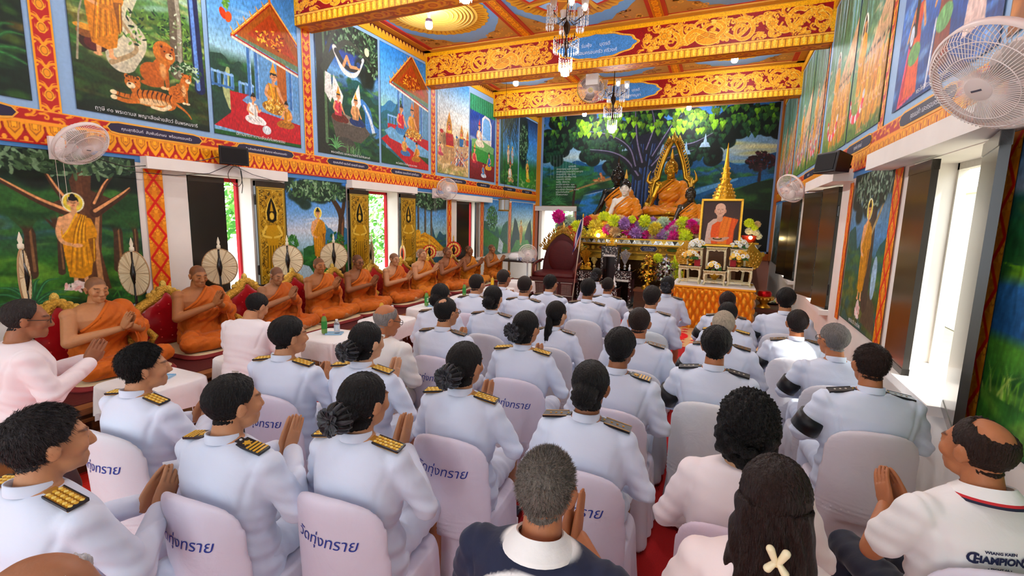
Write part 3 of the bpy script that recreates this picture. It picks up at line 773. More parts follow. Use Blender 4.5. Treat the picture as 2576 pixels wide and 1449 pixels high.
 # upper wall blue ground, pilaster strips, frieze
def flat(nm,x,sgn,y0,y1,z0,z1,col,off=.004,kind='structure',matn='ornament_paint'):
 mb=MB();a=x+sgn*off
 mb.box((min(x,a),y0,z0),(max(x,a),y1,z1),col);return mb.build(nm,matn,kind=kind)
BLUE=hx('8fb4dc');BLUE2=hx('4a86c6')
for x,sgn,s in((XL,1,'left'),(XR,-1,'right')):
 flat('trim_upper_ground_'+s,x,sgn,YF,YB,2.86,5.21,BLUE,.004);flat('trim_lower_ground_'+s,x,sgn,YF,YB,2.48,2.56,BLUE2,.004)
def pil_canvas():
 H=4.72-2.87;W=.17;c=Cv(W,H,170,C('b3231a'))
 n=9
 for i in range(n):
  y=H*(i+.5)/n
  for m in(-1,1):
   kanok(c,W/2+m*.005,y-.09,.075,pi/2-m*.5,-m,GOLD,C('efb73a'),GOLDD);kanok(c,W/2+m*.01,y+.02,.06,pi/2-m*.7,m,GOLD,C('efb73a'),GOLDD)
  c.ell(W/2,y+.06,.036,.05,C('efb73a'));c.ell(W/2,y+.06,.028,.04,GOLDD);c.ell(W/2,y+.06,.022,.032,GOLD)
 for q in(.009,W-.009):c.line([(q,0),(q,H)],.02,.02,C('efa91e'))
 return c
pc=pil_canvas();pil_l=pc.mesh('pilaster_strip',lambda u,v:(0,u,v),('ornament_paint',));pil_r=pc.mesh('pilaster_strip',lambda u,v:(0,-u,v),('ornament_paint',))
for i_,y in enumerate([-.8,2.477,5.66,9.17,12.47]):
 link('trim_pilaster_left_%d'%(i_+1),pil_l,loc=(XL+.012,y,2.87),kind='structure')
for i_,y in enumerate([-.8,2.477,5.61,9.0,12.42]):
 link('trim_pilaster_right_%d'%(i_+1),pil_r,loc=(XR-.012,y+.2,2.87),kind='structure')
def frieze_canvas():
 L=3.3;H=.33;c=Cv(L,H,150,C('a81c18'))
 # lower petals
 c.line([(0,.2),(L,.2)],.03,.03,C('f0a63a'));n=22;p=L/n
 c.poly([(0,.17),(L,.17),(L,.19),(0,.19)],C('dc9418'))
 for i in range(n):
  x=(i+.5)*p
  c.poly([(x-p*.5,.19),(x+p*.5,.19),(x+p*.46,.13),(x+p*.3,.08),(x,.018),(x-p*.3,.08),(x-p*.46,.13)],C('e7a61c'))
  for q,cl in((.75,GOLDD),(.62,C('e2a01a')),(.4,GOLDD),(.3,C('f0b52a'))):c.poly([(x-p*.4*q,.185),(x+p*.4*q,.185),(x+p*.36*q,.13),(x,.19-.15*q),(x-p*.36*q,.13)],cl)
  xx=x+p*.5
  c.ell(xx,.045,p*.12,.024,C('efae42'));c.line([(xx-p*.3,.022),(xx+p*.3,.022)],.008,.008,C('efae42'));c.line([(xx,.1),(xx,.16)],.012,.03,C('8f1a12'))
  # upper scroll band
 c.poly([(0,.218),(L,.218),(L,H),(0,H)],C('ae201a'))
 for i in range(16):
  x=L*(i+.5)/16;kanok(c,x-.1,.26,.075,.15,1 if i%2 else-1,GOLD,C('eaa83a'),GOLDD);kanok(c,x,.29,.06,.3,-1 if i%2 else 1,GOLD,C('eaa83a'),GOLDD)
 c.line([(0,H-.006),(L,H-.006)],.02,.02,C('f0b24a'));c.line([(0,.214),(L,.214)],.012,.012,C('efb03a'));c.line([(0,.006),(L,.006)],.012,.012,C('a3141a'))
 return c
fc=frieze_canvas();fr_l=fc.mesh('frieze',lambda u,v:(0,u,v),('ornament_paint',));fr_r=fc.mesh('frieze',lambda u,v:(0,-u,v),('ornament_paint',))
k=0;y=YF
while y<YB-.1:
 sc=min(1,(YB-y)/3.3)
 o=link('trim_frieze_left_%d'%(k+1),fr_l,loc=(XL+.014,y,2.55),kind='structure');o.scale.y=sc
 o=link('trim_frieze_right_%d'%(k+1),fr_r,loc=(XR-.014,y+3.3*sc,2.55),kind='structure');o.scale.y=sc
 y+=3.3;k+=1
 # name plaques painted on the frieze
PLAQ=[]
def plaque(x,sgn,y0,y1,txt,label):
 mb=MB();z0,z1=2.772,2.872;t=.018;xx=x+sgn*.017;zc=(z0+z1)/2;e=.1
 P=lambda q,o:[(xx+sgn*o,y0-q,zc),(xx+sgn*o,y0+.03,z0+.012-q),(xx+sgn*o,y0+e,z0-q),(xx+sgn*o,y1-e,z0-q),(xx+sgn*o,y1-.03,z0+.012-q),(xx+sgn*o,y1+q,zc),(xx+sgn*o,y1-.03,z1-.012+q),(xx+sgn*o,y1-e,z1+q),(xx+sgn*o,y0+e,z1+q),(xx+sgn*o,y0+.03,z1-.012+q)]
 for q,o,cl in((.02,.001,hx('efab3c')),(0,.004,hx('231a3c'))):
  a=P(q,0);b=P(q,o)
  mb.loft([a,b]if sgn>0 else[b,a],cl)
 o=mb.build('name_plaque','ornament_paint',label=label,cat='plaque',group='dark blue name plaques on the painted frieze')
 mt=MB();w=abs(y1-y0)
 M=frame_M((xx+sgn*.006,(y0+y1)/2,zc-.005),(0,sgn,0),(0,0,1))
 v,f=text_mesh(txt,.06)
 if v:
  wd=max(p[0]for p in v)-min(p[0]for p in v);s=min(1.0,(w-.25)/wd)
  mt.add([tuple(M@Vector((p[0]*s,p[1]*s,0)))for p in v],f,hx('e8e6f0'));mt.build('lettering','ornament_paint',o)
plaque(XL,1,3.02,4.02,'คุณสุทธินันท์  สัมพันธ์เกษม  พร้อมครอบครัว','long dark blue name plaque under the mural of the tigers')
plaque(XL,1,1.3,2.3,'คุณแม่บัวคำ พร้อมลูกหลาน','dark blue name plaque with its pointed tip at the left edge of the photo')
plaque(XL,1,4.5,5.42,'ร้านสังฆภัณฑ์เด็กดี สันทราย พร้อมครอบครัว','dark blue name plaque beside the left loudspeaker')
plaque(XL,1,6.1,7.1,'คุณสมศักดิ์ คุณวันดี คุณสุวดี คุณนภา','dark blue name plaque under the mural of the hammock')
plaque(XL,1,7.75,8.8,'คุณพ่อสม คุณแม่จันทร์ อุทิศให้บุตร','dark blue name plaque under the second painted hall, before the far left wall fan')
plaque(XL,1,9.75,10.75,'แม่บุญมี พร้อมลูกหลาน','dark blue name plaque under the elephant procession')
plaque(XL,1,11.3,12.1,'คุณแม่คำ แก้ว','dark blue name plaque under the curtained palace mural')
plaque(XL,1,12.95,13.9,'ครอบครัวใจดี','dark blue name plaque under the first far mural of hanging roots')
plaque(XL,1,14.4,15.3,'ครอบครัววงค์','dark blue name plaque in the far left corner beside the great tree')
plaque(XR,-1,4.02,5.1,'คุณแม่คำ และครอบครัว','dark blue name plaque on the right wall above the near window')
plaque(XR,-1,5.95,7.0,'คุณพ่อ คุณแม่','dark blue name plaque on the right wall above the haloed standing figure')
plaque(XR,-1,9.3,10.4,'ครอบครัว','dark blue name plaque on the right wall behind the loudspeaker')
# ---- windows: lintel, frame, carved shutters
def shutter_canvas():
 W,H=.5,1.52;c=Cv(W,H,170,C('15110a'))
 g,gl,gd=C('c9a12c'),C('ecd06a'),C('1b1508')
 c.poly([(.03,.03),(W-.03,.03),(W-.03,H-.1),(.03,H-.1)],C('b5902a'))
 c.line([(.0,H-.05),(W,H-.05)],.09,.09,C('6e5a34'))
 for r in range(420):
  x,y=c.r.uniform(.06,W-.06),c.r.uniform(.06,H-.13)
  c.curve([(x,y),(x+c.r.normal(0,.02),y+.02),(x+c.r.normal(0,.03),y+.035)],.009,.004,gd if r%2 else gl,.9,3)
 x=W/2
 pts=[(x,1.3),(x+.05,1.2),(x+.085,1.08),(x+.075,.97),(x,.93),(x-.075,.97),(x-.085,1.08),(x-.05,1.2)]
 c.poly([(x+(p[0]-x)*1.25,p[1]+.01)for p in pts],gl);c.poly(pts,gd)
 c.poly([(x,1.24),(x+.03,1.1),(x-.03,1.1)],g);c.ell(x,1.03,.04,.055,g);c.ell(x,1.03,.032,.045,gl)
 c.poly([(x-.12,.9),(x+.12,.9),(x+.09,.6),(x+.13,.3),(x,.22),(x-.13,.3),(x-.09,.6)],g)
 for q in(-.1,.1):c.curve([(x+q,.88),(x+q*1.6,.76),(x+q*.3,.72)],.04,.03,gl)
 for i in range(5):c.line([(x-.09+.045*i,.6),(x-.11+.055*i,.28)],.01,.008,gd)
 c.ell(x,.18,.12,.04,gl)
 for q in((.03,.03,W-.03,.03),(.03,H-.1,W-.03,H-.1),(.03,.03,.03,H-.1),(W-.03,.03,W-.03,H-.1)):c.line([(q[0],q[1]),(q[2],q[3])],.03,.03,gl);c.line([(q[0],q[1]),(q[2],q[3])],.008,.008,gd)
 return c
shc=shutter_canvas()
def shutter_mesh():
 me=shc.mesh('shutter_panel',lambda u,v:(u,-.021,v),('gold_paint',));return me
mat('gold_paint',0.38,metal=0.35,src='attr',nvar=0.1,nscale=40,bump=.2,bscale=60)
shm=shutter_mesh()
def shutter(parent,hinge,ang,z0,gold=True,w=.5,h=1.52):
 mb=MB();mb.box((0,-.02,0),(w,.02,h),hx('1b1713')if not gold else hx('2a2016'))
 mb.box((0,-.024,h-.07),(w,.024,h),hx('3a332c'));mb.box((0,-.024,0),(w,.024,.05),hx('221c18'))
 for q in(.2,1.2):mb.cap((0,0,q),(0,0,q+.12),.014,.014,8,hx('15110e'))
 o=mb.build('shutter','lacquer',parent);o.location=(*hinge,z0);o.rotation_euler=(0,0,ang)
 if gold:q=link('gilded_figure',shm,o);q.scale=(w/.5,1,h/1.52);q.location=(0,0,0)
 return o
def window(n,x,sgn,win,sh,lint=True,dep=.13):
 a,b,z0,z1=win;e=empty('window_%d'%n,(0,0,0),kind='structure')
 xo=x-sgn*TH
 mb=MB();fc_=hx('c4202a' if sgn>0 else 'ece6dc')
 for(p,q)in((a-.02,a+.03),(b-.03,b+.02)):mb.box((min(xo,xo+sgn*.06),p,z0),(max(xo,xo+sgn*.06),q,z1),fc_)
 mb.box((min(xo,xo+sgn*.06),a,z1-.05),(max(xo,xo+sgn*.06),b,z1),fc_);mb.build('frame','matte',e)
 if lint:
  m2=MB();m2.box((min(x,x+sgn*dep),a-.5,z1+.005),(max(x,x+sgn*dep),b+.52,z1+.14),hx('f2ece4'));m2.build('lintel','wall_paint',e)
 m3=MB();m3.box((min(xo,x+sgn*.1),a-.02,z0-.05),(max(xo,x+sgn*.1),b+.02,z0+.012),hx('efe8e0'));m3.build('sill','wall_paint',e)
 for s in sh:shutter(e,s[0],s[1],z0+.01,s[2],s[3],z1-z0-.03)
 return e
G=XL+.045
window(1,XL,1,LWIN[1],[((XL-.02,3.82),radians(90),False,.47),((G,4.70),radians(90),True,.49)])
window(2,XL,1,LWIN[2],[((G,6.53),radians(90),True,.5),((G,7.98),radians(90),True,.52)])
window(3,XL,1,LWIN[3],[((XL-.02,10.33),radians(86),False,.55),((XL-.04,11.52),radians(-70),False,.5)])
window(4,XL,1,LWIN[0],[])
window(5,XR,-1,RWIN[1],[((XR-.01,4.65),radians(270-2),False,.5),((XR-.01,3.5),radians(270-14),False,.5)],dep=.2)
window(6,XR,-1,RWIN[2],[((XR-.01,7.13),radians(100),False,.5),((XR-.02,8.2),radians(108),True,.5)],dep=.2)
window(7,XR,-1,RWIN[3],[((XR-.01,10.45),radians(100),False,.5),((XR-.02,11.5),radians(108),True,.45)],dep=.2)
window(8,XR,-1,RWIN[0],[])
# small back door
mb=MB();mb.box((DX0-.2,YB-.1,DZ),(DX1+.12,YB,DZ+.16),hx('eee8e0'));mb.box((DX0-.04,YB-.03,0),(DX0,YB+TH,DZ),hx('3a2018'));mb.box((DX1,YB-.03,0),(DX1+.05,YB+TH,DZ),hx('f4efe6'));mb.box((DX0,YB-.02,0),(DX0+.1,YB+TH,DZ),hx('f4efe6'))
mb.build('door_1','wall_paint',kind='structure')
# lattice strips beside windows, lower wall
def lattice_canvas():
 W,H=.2,1.56;c=Cv(W,H,170,C('e0921c'));n=6
 for i in range(n*2):
  y=H*(i+.5)/(n*2)
  cx=W/2 if i%2==0 else(0 if(i//2)%1==0 else W)
  for xx in((W/2,)if i%2==0 else(.02,W-.02)):
   for k in range(4):c.ell(xx+.035*cos(k*pi/2+.78),y+.045*sin(k*pi/2+.78),.036,.026,C('d07e14'),k*pi/2+.78);
   for k in range(4):c.ell(xx+.03*cos(k*pi/2),y+.036*sin(k*pi/2),.028,.02,C('efa83a'),k*pi/2)
   c.ell(xx,y,.02,.024,C('b96a12'));c.ell(xx,y,.015,.018,C('f0ad3e'))
 st=H/n
 for m in(0,1):
  c.line([(W*.06 if(i+m)%2 else W*.94,i*st)for i in range(n+1)],.026,.026,C('cc2414'))
 return c
lc=lattice_canvas();lat_l=lc.mesh('lattice_strip',lambda u,v:(0,u,v),('ornament_paint',));lat_r=lc.mesh('lattice_strip',lambda u,v:(0,-u,v),('ornament_paint',))
for i_,(y,s)in enumerate(((3.325,1),(6.6,.5),(9.86,.9),(11.56,.9),(13.42,.9),(15.5,.9))):o=link('trim_lattice_left_%d'%(i_+1),lat_l,loc=(XL+.014,y,.87),kind='structure');o.scale.y=s
for i_,(y,s)in enumerate(((3.36,1),(5.05,1),(6.62,.8),(8.75,.8),(11.75,.8))):o=link('trim_lattice_right_%d'%(i_+1),lat_r,loc=(XR-.014,y,.87),kind='structure');o.scale.y=s
# red carpets laid over the floor
mb=MB();mb.box((-4.35,-2.6,0),(.95,9.6,.012),hx('b3181c'));o=mb.build('carpet','carpet',label='red woven carpet covering the floor under the rows of chairs',cat='carpet')
# ------------------------------------------------------------------ murals
def put_mural(side,y0,y1,z0,z1,c,label,cap_=None,group='painted murals on the temple walls',capcol='e8ecec',border=None):
 W,H=y1-y0,z1-z0
 if side=='L':fn=lambda u,v:(0,u,v);loc=(XL+.012,y0,z0);M=frame_M((.003,W/2,.045),(0,1,0),(0,0,1))
 else:fn=lambda u,v:(0,-u,v);loc=(XR-.012,y1,z0);M=frame_M((-.003,-W/2,.045),(0,-1,0),(0,0,1))
 # thin dark outline
 for q in((0,0,W,0),(0,H,W,H),(0,0,0,H),(W,0,W,H)):c.line([(q[0],q[1]),(q[2],q[3])],.016,.016,C('14243a'))
 me=c.mesh('mural',fn)
 o=link('mural',me,loc=loc,label=label,cat='mural',group=group)
 if cap_:
  v,f=text_mesh(cap_,.055)
  if v:
   wd=max(p[0]for p in v)-min(p[0]for p in v);s=min(1.0,(W*.8)/wd)
   mt=MB();mt.add([tuple(M@Vector((p[0]*s,p[1]*s,0)))for p in v],f,hx(capcol));mt.build('caption','mural_paint',o)
 return o
def jungle(c,y0=0,y1=None,cols=('12301f','1d4428','2d5a2c','44702f','0c2018'),n=160,r=.09):
 mottle(c,y0,y1 or c.H,cols,n,r)
def night_leaves(c,x,y,rx,ry,n,ln=.045):
 for k in range(12):c.ell(x+c.r.normal(0,rx*.5),y+c.r.normal(0,ry*.5),rx*.6,ry*.6,C('10201a'),0,.9,.5)
 c.leaves(x,y,rx,ry,n,ln,[C('35553a'),C('5a7d58'),C('86a583'),C('24402c')])
 # left upper 0 : dark jungle
c=Cv(2.3,2.2,100,C('12281c'));jungle(c,0,2.2,n=260);mottle(c,.3,.8,('6a7a2c','8a6a2a','3f6a2c'),40,.08);mottle(c,1.1,1.6,('7a5a48','6a4a3a'),20,.1)
c.line([(1.9,.9),(1.85,2.2)],.16,.13,C('3a3a30'));c.line([(1.93,.9),(1.88,2.2)],.05,.03,C('6a6a58'));fern(c,2.02,.4,.42,'2d5a34',10,-.5,pi+.4);fern(c,1.3,.35,.4,'25502c',9)
c.brush(.07,4,6);put_mural('L',.13,2.43,2.95,5.15,c,'jungle mural with fern leaves cut off by the left edge of the photo')
# left upper 1 : lion and tigers
c=Cv(1.37,2.2,165,C('24401f'))
c.vgrad([(0,C('0f1e14')),(.12,C('1d3a20')),(.3,C('3d4e26')),(.42,C('6e6a2e')),(.55,C('4f7a34')),(.7,C('8fb27a')),(1,C('bcd2d6'))])
mottle(c,.1,.5,('24421f','3a5a26','5a5a2c','2a3018'),120,.08);mottle(c,.5,1.1,('2c5a2c','4a8038','6f9a44','1f4426','c9cf8a'),140,.07)
c.curve([(.45,.62),(.6,.85),(.5,1.05),(.62,1.3)],.3,.06,C('e3d8c4'),.85);c.curve([(.35,.55),(.6,.75),(.48,1.0)],.05,.03,C('9a7a50'),.6)
mottle(c,1.25,1.7,('a9c6c8','7fa6b0','d8cf9a','5a8a5a'),60,.1)
for i in range(26):c.leaves(c.r.uniform(.55,1.35),c.r.uniform(.75,1.25),.1,.06,8,.03,[C('2a5a2c'),C('79a24c'),C('14301c')])
c.line([(1.02,.62),(1.04,1.2),(1.0,2.2)],.15,.12,C('6b6252'));c.line([(1.05,.6),(1.08,1.2),(1.03,2.2)],.05,.04,C('a39c8c'));c.leaves(1.04,1.05,.05,.25,18,.025,[C('cfd6c0'),C('8a9a70')])
c.line([(1.28,.5),(1.24,2.2)],.13,.11,C('1a2450'));c.line([(1.26,.5),(1.22,2.2)],.05,.04,C('6f94cf'))
c.leaves(1.12,.66,.2,.1,90,.03,[C('1a3a20'),C('2d5a30'),C('bcd0b0')])
c.ell(.2,.7,.13,.09,C('3a2018'));c.ell(.2,.69,.08,.065,C('5a2420'));c.ell(.14,.78,.08,.05,C('8a5a2a'));c.ell(.14,.83,.1,.03,C('d8a040'))
c.line([(.05,.5),(.1,.95),(.18,1.25)],.02,.01,C('a9a08a'))
robed(c,.3,.6,1.12,'c8861a','f0b83c','8a560e',hal=False,hands='x')
beast(c,.82,.4,.5,'b0651e','eec89a',None,1,lying=False,mane='c07a2a')
beast(c,1.05,.28,.36,'c07428','f3e2c4',None,1,'6a3410',lying=False)
beast(c,.72,.18,.52,'c2772c','f1ddb8','3a1c0c',-1,lying=True)
c.ell(1.02,.47,.03,.03,C('b06a26'))
c.brush(.06,3,4);put_mural('L',2.77,4.14,2.95,5.15,c,'mural of a lion and striped tigers lying below a figure in yellow','ฤๅษี ๔๐ พระดาบส พญาเสือฝ่ายสัตว์ ชั้นพรหมจารี')
# left upper 2 : hall with white kneeling figure
c=Cv(1.38,2.2,165);c.vgrad([(0,C('1d4a22')),(.1,C('2c5a2a')),(.42,C('2a4a2c')),(.5,C('a9cfe0')),(.62,C('7fb2dd')),(1,C('3f86cc'))]);clouds(c,1.6,6)
c.hills(.95,.1,C('24453a'),3,0,.6);jungle(c,.55,.98,('1f4a32','2f6a3c','4a8a4a','16382a'),70,.06);c.curve([(.28,.4),(.2,.6),(.24,.85)],.14,.05,C('d8dca0'),.8)
fence(c,.02,.3,.62,.16);fence(c,.4,.6,.56,.16)
pavilion(c,.25,.26,1.0,1.62);c.poly([(.0,.1),(.5,.52),(1.38,.42),(1.38,.0)],C('b3202e'));c.poly([(0,.04),(1.38,-.06),(1.38,.0),(0,.11)],C('88b4d2'));c.poly([(0,0),(1.38,0),(1.38,.05),(0,.06)],C('1f5a26'))
c.poly([(.42,.5),(.6,.42),(1.38,.34),(1.38,.52),(.5,.58)],C('7ea4c8'))
sitter(c,.92,.42,.62,'c98f22','b8861e',crown='d8a030');c.leaves(.95,.52,.2,.1,60,.03,[C('e8c050'),C('8a5a10'),C('f0d890')])
sitter(c,.58,.22,.42,'f1eee6','f4f0ea',kneel=True);sitter(c,1.14,.25,.4,'c48a20','a8741a',mir=-1);c.ell(.78,.17,.07,.06,C('dfe6e8'))
c.leaves(.26,1.72,.04,.12,22,.05,[C('5a8a3a'),C('88b04a')]);c.ell(.22,1.52,.045,.07,C('c8481c'),.4);c.ell(.29,1.5,.045,.07,C('d8602a'),-.3)
c.brush(.06,3,6);put_mural('L',4.2,5.58,2.95,5.15,c,'mural of a gabled hall with a figure in white kneeling on red carpet','นิทานชาดก ความเลื่อมใสในพระธรรม')
# left upper 3 : hammock and two crowned figures on a rock
c=Cv(1.5,2.2,140);c.vgrad([(0,C('12261a')),(.3,C('1f3a24')),(.5,C('1e3e5a')),(.62,C('7fb0d8')),(.75,C('1c4a9a')),(1,C('0d1f4a'))])
c.hills(1.25,.2,C('1f5a5a'),5,.7,None,2);c.hills(1.1,.15,C('17483e'),7,.4,None,2);jungle(c,.5,1.35,('15362a','24583a','3a7a44','6a9a4a'),90,.07)
c.curve([(1.05,1.0),(1.2,.85),(1.25,.6),(1.48,.45)],.1,.3,C('4a86c0'));c.curve([(1.1,.95),(1.25,.75),(1.35,.5)],.04,.09,C('dbe8f2'));mottle(c,.0,.5,('1d3f20','2f5a2a','4a7a34','10241a'),110,.08)
night_leaves(c,.9,2.0,.7,.26,230);night_leaves(c,1.35,1.75,.2,.3,60)
c.line([(.12,0),(.14,1.2),(.1,2.2)],.26,.2,C('2d3028'));c.line([(.2,.2),(.2,1.2),(.17,2.2)],.06,.04,C('5f7a58'));c.curve([(.18,1.35),(.5,1.75),(.8,1.9),(1.3,1.72)],.14,.03,C('3d4238'));c.curve([(.2,1.5),(.35,1.85),(.5,2.1)],.1,.04,C('3d4238'))
c.ell(1.2,1.88,.06,.07,C('f3eebc'));c.curve([(.42,1.72),(.62,1.42),(.9,1.42),(1.1,1.72)],.1,.06,C('efece6'));c.curve([(.46,1.68),(.66,1.5),(.9,1.5),(1.04,1.68)],.1,.05,C('2a2c30'));c.line([(.62,1.5),(.7,1.66),(.78,1.52),(1.0,1.55)],.06,.05,C('dba77a'));c.ell(.98,1.6,.05,.05,C('2a4a7a'))
c.poly([(.2,1.3),(.32,1.28),(.35,.95),(.3,.84),(.18,.98)],C('eceae4'))
c.poly([(.3,.62),(.6,.7),(1.1,.6),(1.25,.48),(1.0,.28),(.4,.3)],C('5c554c'));c.poly([(.3,.62),(.6,.72),(1.1,.62),(1.0,.55),(.5,.56)],C('8f887c'));c.ell(.62,.2,.24,.13,C('4a4842'))
for x,t in((.47,'c84a5a'),(.88,'c99a6a')):
 c.poly([(x-.14,.95),(x-.09,1.3),(x+.12,1.0),(x+.08,.82),(x-.05,.82)]if x<.6 else[(x-.1,.95),(x+.1,1.28),(x+.14,.95),(x+.06,.8),(x-.08,.84)],C('f2efe8'));sitter(c,x,.56,.5,t,'6a3020' if x<.6 else '1f3a6a',crown='d8a030')
fern(c,.4,.12,.25,'5a8a5a',8);grass(c,.8,.08,24,.16,('3a6a3a','7aa070'))
c.brush(.06,3,4);put_mural('L',5.92,7.42,2.94,5.14,c,'night mural of a hammock under a tree and two crowned figures on a rock','พระเวสสันดร และพระนางมัทรี ในป่าหิมพานต์')
# left upper 4 : second hall
c=Cv(1.58,2.2,130);c.vgrad([(0,C('17361c')),(.3,C('5a8a3a')),(.45,C('a8cfae')),(.6,C('8abfe4')),(1,C('3a8ad0'))]);clouds(c,1.7,5)
c.hills(1.2,.3,C('3f80a8'),9,0,.8,1.5);c.hills(1.0,.25,C('2c6a78'),4,0,.7,2);jungle(c,.55,.95,('3a6a3a','6a9a4a','9ab860'),40,.06);fence(c,.22,.55,.72,.2);c.leaves(.62,1.1,.12,.22,80,.04,[C('2a5a38'),C('4a8a4a')])
pavilion(c,.2,.42,1.15,1.75,wall='6f9ab8');c.poly([(0,.45),(.3,.62),(1.58,.12),(1.58,0),(.9,0)],C('b01f28'));c.poly([(.1,.62),(.25,.5),(1.58,.28),(1.58,.42),(.3,.72)],C('7fb0d0'));c.poly([(0,0),(.9,0),(.0,.36)],C('1f4a26'))
sitter(c,.62,.62,.6,'c02438','4a86b8');sitter(c,.98,.62,.62,'c8902a','b8821e',crown='c87a3a');c.leaves(1.05,.66,.3,.09,70,.035,[C('e8c050'),C('9a6a14'),C('f0d890')]);sitter(c,.72,.22,.42,'c89a4a','4a78a8',kneel=True);sitter(c,1.15,.14,.42,'c48a20','b07a1a',mir=-1)
c.brush(.06,3,6);put_mural('L',7.48,9.06,2.95,5.15,c,'mural of a gabled hall with a seated group beside the second cross beam','พระโพธิสัตว์ บำเพ็ญทาน ณ ศาลา')
# left upper 5 : elephant procession
c=Cv(1.45,2.2,120);c.vgrad([(0,C('6a8a3a')),(.1,C('c0a070')),(.3,C('dcc49a')),(.5,C('e8dccb')),(.75,C('c8d8e4')),(1,C('4a90d0'))]);clouds(c,1.4,9,'f4f2ee',.5)
for i in range(40):c.line([(c.r.uniform(.6,1.45),.25),(c.r.uniform(.6,1.45),c.r.uniform(.4,.85))],.03,.02,C(('6f9ac8','c86a5a','e8d8c0','8a4a3a')[i%4]))
elephant(c,.5,.36,.72,'b8926c');elephant(c,1.08,.5,.5,'c0a486','2f6a9a');elephant(c,1.38,.62,.36,'c0a486','a83a2a');sitter(c,.12,.4,.3,'d8607a','c05a6a');mottle(c,0,.25,('d8b88a','a88a5a','e8d4b0'),40,.1)
c.brush(.08,3,5);put_mural('L',9.42,10.87,2.95,5.15,c,'mural of white tusked elephants carrying pavilions in procession')
# left upper 6 : curtained palace
c=Cv(1.45,2.1,120);c.vgrad([(0,C('6a1c20')),(.25,C('8a2428')),(.4,C('1f3f8a')),(1,C('1a4a9a'))]);c.poly([(0,1.72),(1.45,1.68),(1.45,2.1),(0,2.1)],C('2f8a6a'))
for i in range(26):c.line([(i*.06,1.7),(i*.06,2.1)],.016,.016,C('1f6a54' if i%2 else '58a886'))
for i in range(20):c.line([(c.r.uniform(0,1.4),.7),(c.r.uniform(0,1.4),1.68)],.04,.03,C('163a7a' if i%2 else '3a6ab0'),.6)
c.poly([(.62,.9),(.66,1.6),(.82,1.7),(1.1,1.66),(1.22,1.5),(1.22,.9)],C('f2e8ea'));c.poly([(.68,.92),(.72,1.55),(.84,1.64),(1.08,1.6),(1.16,1.46),(1.16,.92)],C('7fb4e4'));clouds(c,1.1,3,'f4f0ea',.5);c.poly([(.7,.92),(1.16,.92),(1.16,1.1),(.7,1.05)],C('e0d8c8'))
c.poly([(.1,.8),(1.35,.72),(1.4,.92),(.5,1.05),(.1,1.0)],C('7aa86a'));c.poly([(.1,.5),(1.4,.42),(1.4,.74),(.1,.82)],C('3a8a3a'));sitter(c,.5,.85,.62,'e8ddd0','e8d8c0',crown='c83a2a');sitter(c,.25,.3,.55,'c23a4a','8a2a3a',crown='d8a030');sitter(c,1.1,.3,.5,'3a6ab0','d8a83a',mir=-1);sitter(c,.75,.08,.4,'4a86c0','d8e0e8')
c.brush(.06,3,5);put_mural('L',10.93,12.38,2.95,5.05,c,'mural of a palace room with green and blue curtains')
# left upper 7, 8 : far panels
for k,(y0,y1)in enumerate(((12.75,14.05),(14.12,15.66))):
 c=Cv(y1-y0,2.2,90);W=c.W;c.vgrad([(0,C('1d4a24')),(.3,C('2f6a34')),(.45,C('5a9ac0')),(.7,C('4a86c4')),(1,C('20385a'))])
 if k==0:
  for i in range(60):c.line([(c.r.uniform(0,W),2.2),(c.r.uniform(0,W),c.r.uniform(.9,1.7))],.05,.01,C(('16241f','24382c','4a5a4a')[i%3]))
  c.line([(.12,.2),(.1,1.8)],.14,.1,C('3f5a44'));robed(c,.55,.62,.55,'d8c0b0','f0e0d0',hal=True);robed(c,.85,.62,.55,'b0c0d8','e0e8f0',hal=True)
  sitter(c,.7,.1,.6,'e8e0d8','d8a080',crown='c84a3a')
 else:
  night_leaves(c,.35,1.4,.35,.55,160,.06);c.hills(.5,.2,C('2f7a34'),3);c.hills(.3,.2,C('4a8a3a'),8);robed(c,.7,.25,.7,'d8a03a','f0c86a',hal=False);sitter(c,.75,.2,.5,'e0c040','c8982a')
 mottle(c,0,.4,('2f6a2c','4a8a3a','6aa04a','c8c8a0'),50,.07);c.brush(.09,3,6)
 put_mural('L',y0,y1,2.95,5.15,c,('far mural of hanging roots and haloed standing figures','far corner mural of a hanging tree over green hills')[k])
 # left lower 1 : great tree and standing figure
c=Cv(3.7,1.62,180,C('16301e'));c.vgrad([(0,C('122a16')),(.2,C('24501f')),(.34,C('3f6a2a')),(.45,C('3a5f4a')),(.6,C('4a6f9a')),(.72,C('24483a')),(1,C('101c14'))])
jungle(c,.55,.95,('1f4a2c','2f6232','4a7a38','6a8a3a','16382a'),170,.1);mottle(c,.05,.55,('1d4420','2f6428','4a7f30','6f9a3a','13301a'),200,.12)
for x,w in((2.72,.1),(2.3,.12),(1.8,.14),(3.45,.1),(1.2,.16),(.5,.16),(2.95,.06),(3.62,.06)):
 c.line([(x,.42),(x+.02,.8),(x-.02,1.0)],w,w*.7,C('4a3626'));c.line([(x+w*.25,.45),(x+w*.25,.9)],w*.25,w*.15,C('a07a54'),.7)
 for a in(.8,1.3,1.9,2.4):c.curve([(x,.85),(x+.15*cos(a),.95+.06*sin(a)),(x+.34*cos(a),1.0+.22*sin(a))],w*.5,w*.12,C('4a3626'))
 for k in range(14):c.ell(x+c.r.normal(0,.2),1.1+c.r.normal(0,.07),.16,.09,C(('1a3a22','2f5a2e','4a7a38')[k%3]),0,.8,.5)
for k in range(90):c.ell(c.r.uniform(2.0,3.7),1.62-abs(c.r.normal(0,.13)),.16,.1,C(('12211a','1a3022','0e1a14')[k%3]),0,.9,.5)
T=3.2
